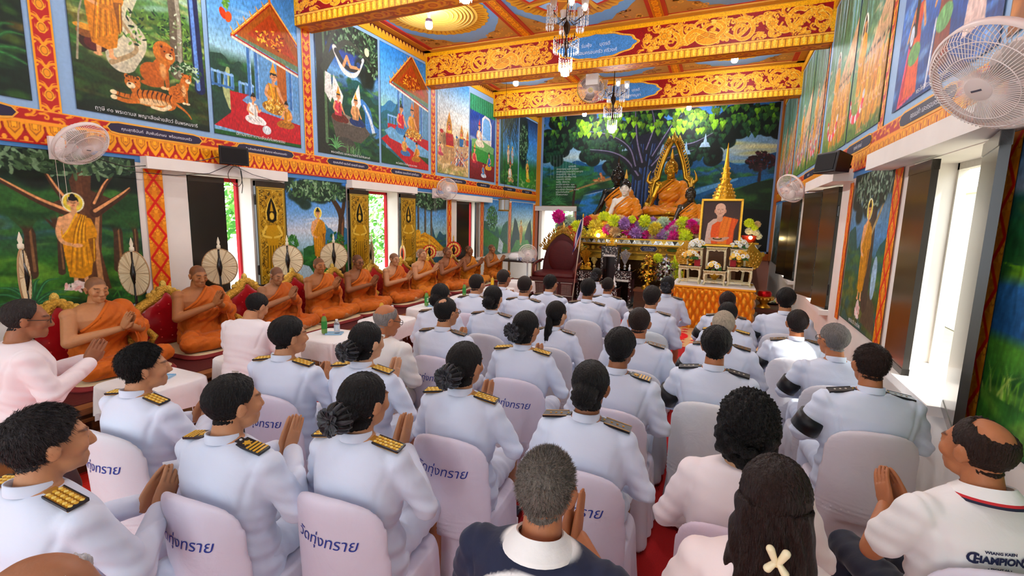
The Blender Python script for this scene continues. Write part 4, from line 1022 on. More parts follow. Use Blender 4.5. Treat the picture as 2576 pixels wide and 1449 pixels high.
c.poly([(T-.12,.2),(T-.16,.55),(T-.13,.95),(T-.28,1.1),(T-.1,1.2),(T-.14,1.62),(T+.1,1.62),(T+.06,1.25),(T+.3,1.14),(T+.14,1.0),(T+.1,.6),(T+.16,.2)],C('5b3c28'))
c.line([(T+.07,.25),(T+.06,.7),(T+.1,1.0),(T+.26,1.15)],.05,.03,C('d0a070'),.8);c.line([(T-.02,.3),(T-.04,1.5)],.06,.05,C('7a5238'),.5)
for p,w in(([(T-.1,1.0),(T-.35,1.12),(T-.62,1.3)],.1),([(T-.1,1.05),(T-.22,1.25),(T-.3,1.42)],.08),([(T+.08,1.02),(T+.3,1.18),(T+.42,1.28)],.1),([(T+.08,1.1),(T+.18,1.3),(T+.26,1.4)],.07)):
 c.curve(p,w,w*.3,C('4a3020'));c.curve([(q[0],q[1]+.018)for q in p],w*.35,w*.12,C('e0a878'))
c.leaves(3.2,1.5,.5,.12,190,.05,[C('2a4030'),C('3f5a40'),C('7f9a7a'),C('56704e')]);c.leaves(2.6,1.52,.4,.12,120,.05,[C('2a4030'),C('4f6a4c'),C('7f9a7a')]);c.leaves(1.6,1.52,.8,.1,120,.05,[C('2a4030'),C('4f6a4c')])
robed(c,3.1,.28,.93,'cf9418','f0bb36','8f5f0e',hands='bowl');c.leaves(3.1,.26,.16,.035,20,.05,[C('e8b8b0'),C('f4e0d8')]);fern(c,2.7,.12,.36,'2f5a3a',11,-.2,pi+.2);fern(c,2.1,.1,.36,'2a5234',10);grass(c,3.5,.1,30,.15,('3f7a34','2a5a28'))
c.brush(.05,4,5);put_mural('L',-.45,3.25,.89,2.51,c,'large mural of a standing haloed figure in yellow before a great forked tree','ปางอุ้มบาตร พุทธประวัติ')
# left lower 2
c=Cv(1.27,1.6,150);c.vgrad([(0,C('24501f')),(.2,C('3f7a34')),(.32,C('9fc4d4')),(.5,C('d4dbe6')),(.68,C('7fb0e0')),(1,C('3f7fc8'))]);clouds(c,.95,5,'eef0f4',.5)
c.hills(.8,.26,C('5f9ab4'),3,.5,None,1.5);c.hills(.72,.22,C('3f7a9a'),6,.75,None,2);c.hills(.5,.14,C('2f6a3a'),5,.3);jungle(c,.1,.5,('1f5a28','2f7a34','4a9440','15401f'),90,.07);c.poly([(0,.34),(.4,.22),(.55,.02),(.3,0),(0,.1)],C('bcd4e0'))
c.curve([(1.12,.1),(1.1,.6),(1.14,1.0),(1.0,1.25),(.8,1.42)],.2,.06,C('4a3626'));c.curve([(1.16,.1),(1.15,.6),(1.17,1.0)],.05,.04,C('8a6444'));c.curve([(1.12,.95),(1.2,1.2),(1.24,1.5)],.1,.06,C('4a3626'))
for k in range(40):c.ell(.65+c.r.normal(0,.33),1.46+c.r.normal(0,.08),.12,.08,C('1b3324'),0,.9,.4)
c.leaves(.65,1.43,.62,.16,230,.05,[C('1f3a26'),C('33543a'),C('54754e'),C('8aa884')]);c.leaves(.08,.62,.12,.1,40,.05,[C('2f6a2f'),C('5a9a44')]);c.leaves(1.0,.55,.2,.2,100,.04,[C('1f5a24'),C('4a8a38')])
robed(c,.62,.3,.86,'c99016','ecb637','8f600e',hands='x');c.brush(.045,3,4);put_mural('L',5.24,6.51,.89,2.49,c,'mural of a haloed standing figure in yellow against blue sky between gilded shutters')
# left lower 3, 4, 5
c=Cv(1.26,1.58,120);c.vgrad([(0,C('24481f')),(.25,C('3a6a2c')),(.45,C('9fc0c8')),(.7,C('6fa4d4')),(1,C('2c4a5a'))]);c.hills(.75,.25,C('2f5a6a'),4,.6,None,2);jungle(c,.1,.6,('1f4a26','35682f','557f3a'),70,.07)
for x in(.12,.38,.62):c.line([(x,.3),(x,1.5)],.08,.06,C('4a4438'));c.line([(x+.02,.3),(x+.02,1.5)],.02,.02,C('8a8070'))
night_leaves(c,.55,1.42,.6,.2,160,.055);c.poly([(0,.6),(.35,.72),(.7,.6),(1.2,.3),(.8,.22),(0,.3)],C('d6a022'));
for i in range(6):c.curve([(.05,.6-i*.05),(.4,.62-i*.06),(1.0,.3-i*.01)],.02,.012,C('f0c84a' if i%2 else '9a6a10'))
c.ell(.1,.68,.11,.1,C('e2b23a'));c.poly([(0,.18),(1.26,.12),(1.26,.26),(0,.3)],C('e0d0c0'));c.brush(.07,3,5);put_mural('L',8.55,9.81,.88,2.46,c,'mural of a reclining figure in yellow under dark trees behind the far left fan')
c=Cv(1.6,1.58,100);c.vgrad([(0,C('2a5a2a')),(.4,C('4a8a44')),(.55,C('b4d0dc')),(1,C('4a8ac4'))]);c.hills(.8,.3,C('3a6a5a'),2,0,None,2);c.leaves(.5,1.05,.34,.34,200,.06,[C('1f4a30'),C('34683a'),C('5a8a4a')]);c.poly([(0,.8),(1.6,.25),(1.6,0),(0,.3)],C('3f7a34'));c.poly([(1.0,.5),(1.3,.3),(1.2,0),(.9,.1)],C('cfdde4'));c.brush(.08,3,5);put_mural('L',11.77,13.37,.88,2.46,c,'blue landscape mural with green slope behind the tenth monk')
c=Cv(1.79,1.58,100);c.vgrad([(0,C('2a5a24')),(.3,C('4f8f3a')),(.45,C('dfe0a0')),(.7,C('a8c8d8')),(1,C('3f86c8'))])
c.poly([(0,.3),(.25,1.1),(.45,.95),(.7,.5),(.6,.2),(0,.1)],C('20403a'));c.poly([(1.79,.3),(1.6,1.05),(1.4,.9),(1.1,.5),(1.2,.2),(1.79,.1)],C('1c3a34'));c.poly([(0,0),(1.79,0),(1.4,.35),(.4,.38)],C('4a8a34'));robed(c,.78,.22,.8,'d09a2a','f0c050',hal=True,hands='x');c.brush(.07,3,5);put_mural('L',13.64,15.43,.88,2.46,c,'mural of a golden figure between two dark mountains')
# right upper 1 : blue with musicians
c=Cv(1.82,2.2,110);c.vgrad([(0,C('24407a')),(.3,C('3f6fb4')),(.6,C('6fa0d8')),(1,C('8fb4dc'))]);mottle(c,0,2.2,('2f5aa4','6f9cd4','1f3f7a','a8c8e8'),120,.1)
def dancer(x,y,h,top,sk,sash,hair=True):
 c.poly([(x-.1*h,y+.5*h),(x-.16*h,y),(x+.16*h,y),(x+.1*h,y+.5*h)],C(sk));c.ell(x,y+.34*h,.14*h,.09*h,C(sash));c.poly([(x-.09*h,y+.48*h),(x-.1*h,y+.74*h),(x+.1*h,y+.74*h),(x+.09*h,y+.48*h)],C(top));c.line([(x-.1*h,y+.7*h),(x-.2*h,y+.5*h)],.05*h,.04*h,C('dba878'));c.line([(x+.1*h,y+.7*h),(x+.18*h,y+.52*h)],.05*h,.04*h,C('dba878'))
 if hair:c.curve([(x+.02*h,y+.95*h),(x-.04*h,y+.75*h),(x-.02*h,y+.5*h)],.1*h,.05*h,C('17110f'))
 face(c,x,y+.86*h,.07*h,'dba878')
c.poly([(.12,.0),(.5,.05),(.42,.5),(.25,.5)],C('d8587a'));c.poly([(.16,.03),(.46,.07),(.4,.44),(.27,.44)],C('b3202e'))
dancer(.4,.06,.95,'c85a3a','d8602a','6fa05a');dancer(.95,.12,1.0,'d8486a','8a4a3a','7fb07a');dancer(1.45,.2,.95,'c8a0c0','e8d0c8','c89a4a');c.ell(.3,.55,.06,.1,C('2a2a3a'));c.ell(.3,.55,.045,.08,C('dfe6ee'))
c.line([(.75,.05),(.8,.5)],.03,.03,C('e8e8f0'));c.poly([(1.0,1.2),(1.7,1.2),(1.7,2.2),(1.0,2.2)],C('d88a3a'));c.brush(.07,3,6)
put_mural('R',3.58,5.4,2.95,5.15,c,'blue mural of dancers in pink and orange on the near right wall','พระโพธิสัตว์เสด็จออกบรรพชา')
c=Cv(1.8,2.2,80);c.vgrad([(0,C('8a5a2a')),(.5,C('d8803a')),(1,C('7fa0d0'))]);mottle(c,0,2.2,('c04a2a','d89a5a','6a94cc','e8c8a0'),90,.12);robed(c,.5,.3,1.4,'c8781a');robed(c,1.2,.3,1.4,'b83a2a','e07a5a');put_mural('R',1.68,3.5,2.95,5.15,c,'orange mural above the near right wall fan')
# right upper 2 : processions of robed figures
def procession(W,seed,res,halo_u,big=1.0,crowd=True):
 c=Cv(W,2.2,res);c.r=np.random.default_rng(seed);c.vgrad([(0,C('5a7a34')),(.15,C('8f9a4a')),(.4,C('7fa48a')),(.7,C('4f7a5a')),(1,C('3c4a40'))])
 for i in range(90):x=c.r.uniform(0,W);c.line([(x,2.2),(x+c.r.normal(0,.05),c.r.uniform(1.0,1.9))],.06,.02,C(('4a6a54','7faac0','3a4438','6f9a7a','a8c4c8')[i%5]),.7)
 c.poly([(W*.35,.75),(W,1.5),(W,.9),(W*.5,.5)],C('cfae8c'));mottle(c,.6,1.3,('b89a7a','d8c0a0','8a9a6a'),40,.06)
 if crowd:
  for i in range(16):x=W*.35+W*.65*(i%8)/8+c.r.normal(0,.02);y=.05+.3*(i//8);robed(c,x,y,.55,('d89a1c','c8861a','e0aa2c','b8861a')[i%4],'f4cc5a','9a6a10',hal=False)
 else:
  for i in range(12):robed(c,W*(.1+.08*i),.1+.1*(i%3),.6,('a88a9a','c8a86a','8aa0b8','d8c0a8')[i%4],'f0e0d0','6a5a6a',hal=False)
 x=halo_u;c.ell(x,1.18,.13*big,.2,C('f4f0e0'));c.ell(x,1.16,.1*big,.16,C('5a5048'));robed(c,x,.42,.95,'d89a14','f0c040','9a6a0c',hal=False)
 for i in range(14):a=pi*(1+i/13);c.ell(x+.3*cos(a),.45+.22*sin(a),.05,.05,C(('d83a4a','f4e8e8','e86a7a')[i%3]))
 mottle(c,0,.12,('4a6a2a','6a8a34'),20,.08);c.brush(.1,2,9);return c
put_mural('R',5.75,7.17,2.95,5.15,procession(1.42,2,100,.32),'mural of a yellow robed procession along a brick wall beside the blue dancers')
put_mural('R',7.22,8.82,2.95,5.15,procession(1.6,6,90,.62),'mural of a haloed figure on a garland, just past the brick wall procession')
put_mural('R',9.12,10.4,2.95,5.15,procession(1.28,8,80,.6,.8,False),'grey mural of a small haloed figure above the right loudspeaker')
put_mural('R',10.46,12.2,2.95,5.15,procession(1.74,9,70,.8,.8,False),'pale blue mural of many figures, second panel past the right loudspeaker')
put_mural('R',12.62,14.1,2.95,5.15,procession(1.48,12,60,.7,.7,False),'dark narrow mural on the right wall, second from the back corner')
put_mural('R',14.15,15.6,2.95,5.15,procession(1.45,13,60,.7,.7,False),'darkest narrow mural on the right wall touching the back corner')
# right lower
c=Cv(1.34,1.56,140);c.vgrad([(0,C('3a4a1f')),(.25,C('5a6a2c')),(.42,C('3f6a7a')),(.6,C('5f8fb8')),(.75,C('6f94b0')),(1,C('2c3428'))]);c.hills(.85,.25,C('2f5f5a'),3,0,None,2);jungle(c,.3,.8,('24503a','3f6a34','5a7a3a'),80,.08);mottle(c,.02,.5,('4a5a22','6a7030','2f4420','7a7a3a'),80,.09)
c.poly([(.85,.1),(1.05,.42),(1.25,.3),(1.34,.05)],C('5a5040'));c.ell(1.12,.55,.08,.2,C('a8c4d8'));c.line([(.9,.3),(.86,1.0),(.88,1.5)],.22,.2,C('4a4238'));c.curve([(.86,.95),(1.1,1.2),(1.25,1.4)],.06,.02,C('b0a078'));c.curve([(.85,1.0),(.6,1.2),(.4,1.4)],.06,.02,C('5a5244'))
for k in range(30):c.ell(.7+c.r.normal(0,.35),1.4+c.r.normal(0,.1),.14,.1,C('1f2a20'),0,.9,.4)
c.leaves(.7,1.38,.6,.18,190,.05,[C('24362a'),C('4a6450'),C('8a9f8c')]);robed(c,.71,.3,.98,'c48f16','e6b034','8a5c0e',hands='x');c.ell(.7,.2,.06,.09,C('f0dcd4'));c.leaves(.7,.18,.08,.07,16,.05,[C('f4e4dc'),C('e8c0b8')])
c.brush(.07,3,6);put_mural('R',5.06,6.4,.93,2.49,c,'mural of a tall haloed figure in yellow standing over a lotus on the right wall','พุทธประวัติ ปางรำพึง')
c=Cv(3.9,1.56,120);c.vgrad([(0,C('2f5a2a')),(.2,C('4a8038')),(.3,C('5a8f3a')),(.34,C('2f5f8a')),(.48,C('3f74a4')),(.52,C('7aa83a')),(.58,C('2f6a3a')),(.75,C('2f6458')),(.78,C('a8b8cc')),(1,C('3f7ab8'))]);c.hills(.95,.14,C('2a5a54'),5,0,None,3,.85);mottle(c,.82,1.1,('3f7a3a','2a5a34','8aa04a'),60,.12);mottle(c,.0,.32,('3a7030','5a903c','24502a','8ab050'),120,.12)
c.poly([(0,.86),(.8,.7),(3.9,.62),(3.9,.74),(.6,.82)],C('7ab03a'));
for x in(.25,.4,.15,.9):grass(c,x,.22,10,.16,('a8c06a','6a9a3a'))
night_leaves(c,.8,1.45,.5,.14,100,.06);c.brush(.07,3,6);put_mural('R',-.74,3.16,.93,2.49,c,'mural of a green riverbank beside the balding man at the right edge')
c=Cv(1.5,1.56,90);c.vgrad([(0,C('3a4a3a')),(.5,C('4a5a54')),(1,C('7f9ab8'))]);mottle(c,0,1.1,('6a6a5a','8a8a7a','3a4438','9aa8b0'),60,.1);c.line([(.7,.2),(.7,1.4)],.3,.24,C('6a6458'));c.line([(.5,0),(.5,.8)],.08,.06,C('b0a060'));c.brush(.09,3,8);put_mural('R',8.78,10.1,.93,2.49,c,'shaded mural on the right wall hidden behind the far gilded shutter')
c=Cv(3.2,1.56,90);c.vgrad([(0,C('3a4a3a')),(.5,C('5a6a64')),(1,C('8fb0d0'))]);mottle(c,0,1.1,('6a6a5a','8a8a7a','3a4438','9aa8b0','6f94b8'),90,.14);c.line([(2.1,.2),(2.1,1.5)],.4,.34,C('5f5c54'));c.line([(1.6,.1),(1.65,.8)],.12,.1,C('b0a060'));c.line([(1.4,0),(1.4,1.56)],.05,.05,C('8a4a4a'));c.brush(.09,3,8);put_mural('R',11.9,15.1,.93,2.49,c,'pale blue mural on the right wall nearest the back corner')
# back wall : the great bodhi tree
W,H=7.1,4.22
c=Cv(W,H,88);c.vgrad([(0,C('0c1410')),(.3,C('10241c')),(.42,C('1d5a78')),(.5,C('1f4a34')),(.6,C('4a8fc8')),(.68,C('b8c8c8')),(.74,C('8fb0cc')),(1,C('3f78b4'))])
c.vgrad([(0,C('0c1410')),(.35,C('101c18')),(.45,C('1f4a6a')),(.52,C('2a6a3a')),(.62,C('6fb4dc')),(.8,C('3f86c8')),(1,C('2a4a6a'))])if False else None
for i in range(50):c.ell(c.r.uniform(4.2,7.1),c.r.uniform(2.6,3.7),.5,.05,C(('d8d49a','9ab4cc','e8e4c0','5f8fc0','cfc870')[i%5]),c.r.normal(0,.05),.5,.8)
c.hills(2.75,.3,C('2a5f8a'),3,4.3,7.1,4,1.9);c.hills(2.55,.3,C('1f5a84'),5,.2,3.0,3,1.9);c.hills(2.6,.3,C('24655a'),8,.4,1.8,2,1.9)
jungle(c,1.95,2.5,('1f4a2c','2f6a34','4a8a3a','1a3a2a'),150,.12)
c.poly([(0,1.9),(2.6,2.2),(3,2.3),(3,1.6),(1.4,1.5),(0,1.2)],C('1f4a30'));mottle(c,1.5,2.2,('2a5f34','3f7a3a','1a3f2a','4a8a44'),110,.16)
c.curve([(1.0,1.75),(1.8,2.0),(2.5,2.2)],.04,.1,C('b08a5a'),.8);c.poly([(.9,1.2),(1.6,1.75),(2.9,1.95),(2.9,1.45),(1.8,1.3),(1.5,.7),(1.1,.8)],C('1a3f62'));c.poly([(1.2,1.0),(1.5,1.62),(2.2,1.75),(2.0,1.2),(1.6,.85)],C('3a86c4'));c.curve([(1.5,1.62),(2.2,1.78),(2.8,1.92)],.04,.02,C('8aa8c8'))
c.poly([(3.6,1.55),(5.0,1.85),(6.2,2.15),(7.1,2.25),(7.1,2.15),(5.8,1.75),(5.4,1.4),(4.0,1.2)],C('2a6a9a'));c.curve([(4.4,1.5),(5.2,1.8),(6.1,2.1)],.22,.06,C('6fa8d0'));c.poly([(5.2,1.3),(5.9,1.7),(6.6,2.0),(7.1,2.1),(7.1,.2),(4.6,.2),(4.8,1.0)],C('15301c'));mottle(c,.9,1.95,('1f4420','2f5a2a','12281a','3f6a30'),70,.2)
c.poly([(4.5,.0),(7.1,.0),(7.1,1.2),(6.3,1.25),(5.2,1.0),(4.6,.7)],C('0b1512'))
tree(c,6.69,2.05,.55,.07,(.36,.26),'2a2024','4a3a3a',4,.2,('2c1a20','3a2028','5a303a','1c1418'),70,.06)
# trunk of the great tree
T=3.35
c.poly([(T-.75,.9),(T-.35,1.5),(T-.3,2.2),(T-.5,3.0),(T-.2,3.7),(T+.1,4.22),(T+.6,4.22),(T+.5,3.4),(T+.42,2.6),(T+.5,1.8),(T+.85,.9)],C('1c2030'))
for k in range(16):x=T-.3+.05*k;c.curve([(x-.15+.02*k,.9),(x,1.6),(x+.03,2.4),(x-.05+.02*k,3.2)],.07,.03,C(('30508a','20283c','4a70a8','181c28','6a86b4')[k%5]),.75)
# canopy
can=[(.7,3.75,.75,.5),(1.5,3.55,.8,.6),(2.3,3.3,.7,.45),(1.9,3.05,.55,.35),(2.9,3.9,.8,.4),(4.0,3.9,.9,.4),(4.7,3.4,.75,.6),(5.2,3.2,.55,.6),(5.5,3.75,.9,.5),(6.3,3.8,.8,.42),(6.9,3.7,.5,.4),(4.5,2.85,.35,.3),(2.6,2.6,.34,.36),(.4,3.2,.45,.5)]
for(x,y,rx,ry)in can:
 for k in range(16):a=c.r.uniform(0,6.28);q=sqrt(c.r.uniform(0,1));c.ell(x+rx*q*cos(a),y+ry*q*sin(a),.24,.2,C(('0e1a18','10221a','0c1614')[k%3]),0,.96,.15)
def heart(x,y,r,cl,cl2):
 c.poly([(x,y-r*1.5),(x-r*.5,y-r*.6),(x-r*.9,y+r*.1),(x-r*.75,y+r*.6),(x-r*.3,y+r*.75),(x,y+r*.5),(x+r*.3,y+r*.75),(x+r*.75,y+r*.6),(x+r*.9,y+r*.1),(x+r*.5,y-r*.6)],cl)
 c.line([(x,y+r*.5),(x,y-r*1.3)],r*.12,r*.05,cl2,.8);c.ell(x-r*.35,y+r*.15,r*.32,r*.45,cl2,.3,.35,.6)
for(x,y,rx,ry)in can:
 for k in range(int(34*rx/.6)):
  a=c.r.uniform(0,6.28);q=sqrt(c.r.uniform(0,1));yy=y+ry*1.05*q*sin(a);b=c.r.uniform(0,1)**1.5*(.12+.88*sm(3.1,4.15,yy))
  cl=np.array(C('17382a'))*(1-b)+np.array(C('7fae2c'))*b;heart(x+rx*1.05*q*cos(a),yy,c.r.uniform(.06,.105),cl,np.clip(cl*1.5+.04,0,1))
for p,w in(([(T-.1,2.2),(T-.5,2.7),(T-1.0,2.95),(T-1.7,3.05)],.24),([(T-.2,2.5),(T-.45,3.1),(T-1.1,3.5),(T-1.9,3.65)],.2),([(T,2.6),(T-.2,3.3),(T-.3,4.2)],.26),([(T+.3,2.5),(T+.8,3.0),(T+1.5,3.15),(T+2.0,3.4)],.22),([(T+.35,2.3),(T+.7,2.7),(T+1.5,2.95)],.16),([(T+.3,2.8),(T+.7,3.5),(T+1.1,4.1)],.18),([(T+.1,3.0),(T+.3,3.7),(T+.2,4.2)],.2)):
 c.curve(p,w,w*.2,C('20242e'));c.curve([(q[0]-.01,q[1]+w*.22)for q in p],w*.22,w*.08,C('8f86a4'),.9)
for k in range(90):x=c.r.uniform(1.2,5.6);y=c.r.uniform(3.5,4.2);cl=np.array(C('8fbe34'))*c.r.uniform(.5,1.1);heart(x,y,.095,cl,np.clip(cl*1.4,0,1))
for i in range(9):c.line([(.3+.11*i,2.2),(.28+.11*i,2.95)],.02,.012,C('8fa0a0'),.7)
fern(c,.55,1.32,.42,'3f7048',14,-.4,pi+.4);fern(c,.2,1.6,.36,'2a5638',10,-.3,pi);c.line([(1.12,.9),(1.15,1.6),(1.2,1.95)],.1,.06,C('3a2a20'))
beast(c,1.9,2.08,.22,'a86a3a','d8b080',None,1);beast(c,2.08,2.1,.26,'a86a3a','d8b080',None,-1,lying=False)
for(x,y,cl)in((4.62,2.85,'9fc0dc'),(5.15,3.05,'b8d0e4')):c.poly([(x-.15,y),(x+.15,y),(x+.1,y+.12),(x+.05,y+.14),(x,y+.4),(x-.05,y+.14),(x-.1,y+.12)],C(cl))
c.brush(.045,3,4)
me=c.mesh('mural',lambda u,v:(u,0,v))
# the lower left of the wall is cut by the doorway: drop the faces that would cross it
bm=bmesh.new();bm.from_mesh(me)
bmesh.ops.delete(bm,geom=[f for f in bm.faces if f.calc_center_median().x<1.27 and f.calc_center_median().z<1.27],context='FACES')
bm.to_mesh(me);bm.free()
o=link('mural',me,loc=(-5.87,YB-.012,1.14),label='great mural of a spreading heart-leaved tree over a river filling the back wall',cat='mural',group='painted murals on the temple walls')
mt=MB();ln=['ผนังหลัง','พ่อหลวงสม แม่คำ สุวรรณ','คุณพ่อบุญ คุณแม่แก้ว และบุตร','ครอบครัวใจ  ๕๐๐ บาท','คุณอรุณ คุณเพ็ญ  ๕๐๐','ครอบครัว ศรีวิชัย','แม่ปัน  พ่อหนาน','คุณวิไล และคณะ  ๑๐๐','ชาวบ้าน ทุกหลังคาเรือน','คณะศรัทธา ทั้งหลาย  ๑๐๐๐','พร้อมใจกันสร้าง','ไว้ในพระศาสนา']
for i,t in enumerate(ln):text_on(mt,t,.075,frame_M((.92 if i==0 else .5,-.004,2.58-.085*i),(1,0,0),(0,0,1)),hx('cfdcd6'),align='LEFT')
mt.build('inscription','mural_paint',o)
# frame of the back mural and corner strips
mb=MB()
for(a,b)in(((-5.95,1.05),(-5.87,5.36)),((1.19,1.05),(1.24,5.36))):mb.box((a[0],YB-.016,a[1]),(b[0],YB,b[1]),hx('86a6d6'))
mb.box((-4.6,YB-.016,1.08),(1.24,YB,1.14),hx('86a6d6'))
mb.build('trim_mural_frame','ornament_paint',kind='structure')
mb=MB();mb.box((XL,YB-.03,2.4),(-5.95,YB,5.42),hx('d08a1e'));mb.box((1.24,YB-.03,.9),(XR,YB,5.42),hx('c8701c'));mb.box((-4.6,YB-.03,.88),(1.24,YB,1.08),hx('c4621a'));mb.box((XR-.06,YB-.3,.9),(XR,YB,5.42),hx('b8641c'))
mb.build('trim_back_corner','ornament_paint',kind='structure')
# ------------------------------------------------------------------ people
def head_parts(mb,M,ears=True,long_ear=False,neck=True):
 k=len(mb.v)
 mb.ell((0,-.018,.03),(.074,.094,.088));mb.ell((0,.022,0),(.066,.072,.086));mb.ell((0,.034,-.06),(.052,.053,.052))
 mb.ell((0,.069,-.09),(.025,.02,.021))
 for s in(-1,1):
  mb.ell((s*.04,.056,-.022),(.026,.03,.028));mb.ell((s*.031,.078,.004),(.0165,.013,.0115))
  mb.cap((s*.014,.09,.023),(s*.048,.078,.026),.008,.006,8);mb.ell((s*.012,.097,-.035),(.009,.012,.008))
  if ears:
   L=1.5 if long_ear else 1.0
   Me=Euler((radians(-12),radians(s*12),radians(-s*22))).to_matrix()
   mb.ell((s*.078,-.012,-.008-.012*(L-1)),(.0085,.021,.033*L),Me);mb.ell((s*.082,-.02,.006),(.008,.012,.022),Me)
 mb.cap((0,.09,.014),(0,.108,-.03),.0085,.0125,10)
 mb.cap((-.018,.084,-.061),(.018,.084,-.061),.0085,.0085,8);mb.cap((-.014,.083,-.073),(.014,.083,-.073),.0095,.0095,8)
 if neck:mb.cap((0,-.028,-.06),(0,-.055,-.2),.054,.062)
 mb.xf(M,k)
def head_cols(co,M,stub=None,lips=(.82,.55,.5),brow=(.18,.13,.11),shut=True):
 Mi=np.array(M.inverted());L=co@Mi[:3,:3].T+Mi[:3,3]
 x,y,z=L[:,0],L[:,1],L[:,2];ax=np.abs(x);c=np.ones((len(co),3));near=(np.sqrt(x*x+y*y+z*z)<.16)
 def put(w,col):
  w=(w*near)[:,None];c[:]=c*(1-w)+np.array(col)*w
 put(nsm(.3,1,1-((ax-.0)/.024)**2-((z+.067)/.013)**2)*(y>.06),lips)
 put(nsm(0,.5,1-((ax-.032)/.023)**2-((z-.029)/.0065)**2)*(y>.05),brow)
 put(nsm(0,.6,1-((ax-.031)/.017)**2-((z-(-.003 if shut else .002))/(.004 if shut else .007))**2)*(y>.05),(.12,.08,.07))
 put(nsm(.0,1,1-((ax-.042)/.03)**2-((z+.03)/.028)**2)*(y>.04)*.35,(1.05,.8,.75))
 if stub is not None:
  az=np.abs(np.arctan2(x,y));hl=np.interp(az,[0,.6,1.0,1.45,1.75,2.3,3.14],[.062,.058,.03,.0,-.045,-.07,-.075])
  put(nsm(-.006,.008,z-hl)*(1-.8*((ax>.074)&(np.abs(z+.005)<.045))),stub)
 return c
_hand={}
def hand(curl=0.0,spread=1.0):
 key=(curl,spread)
 if key in _hand:return _hand[key]
 mb=MB()
 mb.rings([(0,0,-.03,.024,.019),(0,0,.0,.027,.019),(0,0,.03,.037,.017),(0,0,.07,.041,.0145),(0,0,.09,.04,.012)],18,2.6)
 for i,(x,L)in enumerate(((-.031,.066),(-.0105,.076),(.0105,.082),(.0315,.072))):
  a=curl;p=Vector((x,0,.086));pts=[p];q=(x*.35*spread)
  for k,s in enumerate((.46,.3,.24)):
   d=Vector((q*3.0*.4,sin(a),cos(a))).normalized();p=p+d*L*s;pts.append(p.copy());a+=curl*1.3
  r=(.0093,.0088,.0083,.0068)
  for k in range(3):mb.cap(pts[k],pts[k+1],r[k],r[k+1],10)
 mb.cap((.03,.006,.015),(.05,.014,.05),.0135,.0115,10);mb.cap((.05,.014,.05),(.05,.016,.088),.011,.0085,10)
 co,fs=remesh(mb,.0042,2);_hand[key]=(co,fs);return _hand[key]
def add_hand(lists,wrist,fing,palm,thumb=1,curl=0.0,spread=1.0,s=1.0):
 co,fs=hand(curl,spread);z=Vector(fing).normalized();y=Vector(palm);y=(y-z*y.dot(z)).normalized();x=y.cross(z)
 A=np.array([x,y,z]);c=co.copy();c[:,0]*=thumb;c*=s
 f=fs if thumb>0 else[q[::-1]for q in fs]
 lists.append((c@A+np.array(wrist),f))
def merge(parts):
 co=[];fs=[];k=0
 for c,f in parts:co.append(c);fs.extend([[i+k for i in q]for q in f]);k+=len(c)
 return np.concatenate(co),fs
HEADZ=1.182
def headM(yaw=0,pitch=0,dz=0,tilt=0):
 P=Vector((0,-.03,1.06+dz));R=Euler((radians(pitch),radians(tilt),radians(yaw)),'XYZ').to_matrix().to_4x4()
 return Matrix.Translation(P)@R@Matrix.Translation(Vector((0,.05,HEADZ-1.06)))
ARM={'wai':((.27,.05,.76),(.034,.29,.86)),'lap':((.27,.0,.74),(.10,.27,.63)),'fold':((.285,.03,.76),(.0,.26,.72)),'low':((.26,.08,.75),(.05,.31,.78))}
def torso_secs(f=1.0,w=1.0,dz=0.0,fem=False):
 wa=.165 if fem else .183;sh=.198 if fem else .22
 return[(0,-.02,.44+dz,.2*w*f,.165*f),(0,-.02,.53+dz,(.2 if fem else .195)*w*f,.16*f),(0,-.028,.67+dz,wa*w*f,.135*f),(0,-.022,.8+dz,.188*w*f,.137*f),(0,-.016,.92+dz,sh*.97*w*f,.135*f),(0,-.018,.985+dz,sh*.95*w*f,.105*f),(0,-.022,1.03+dz,.145*f,.082*f),(0,-.025,1.055+dz,.085*f,.068*f)]
_B={}
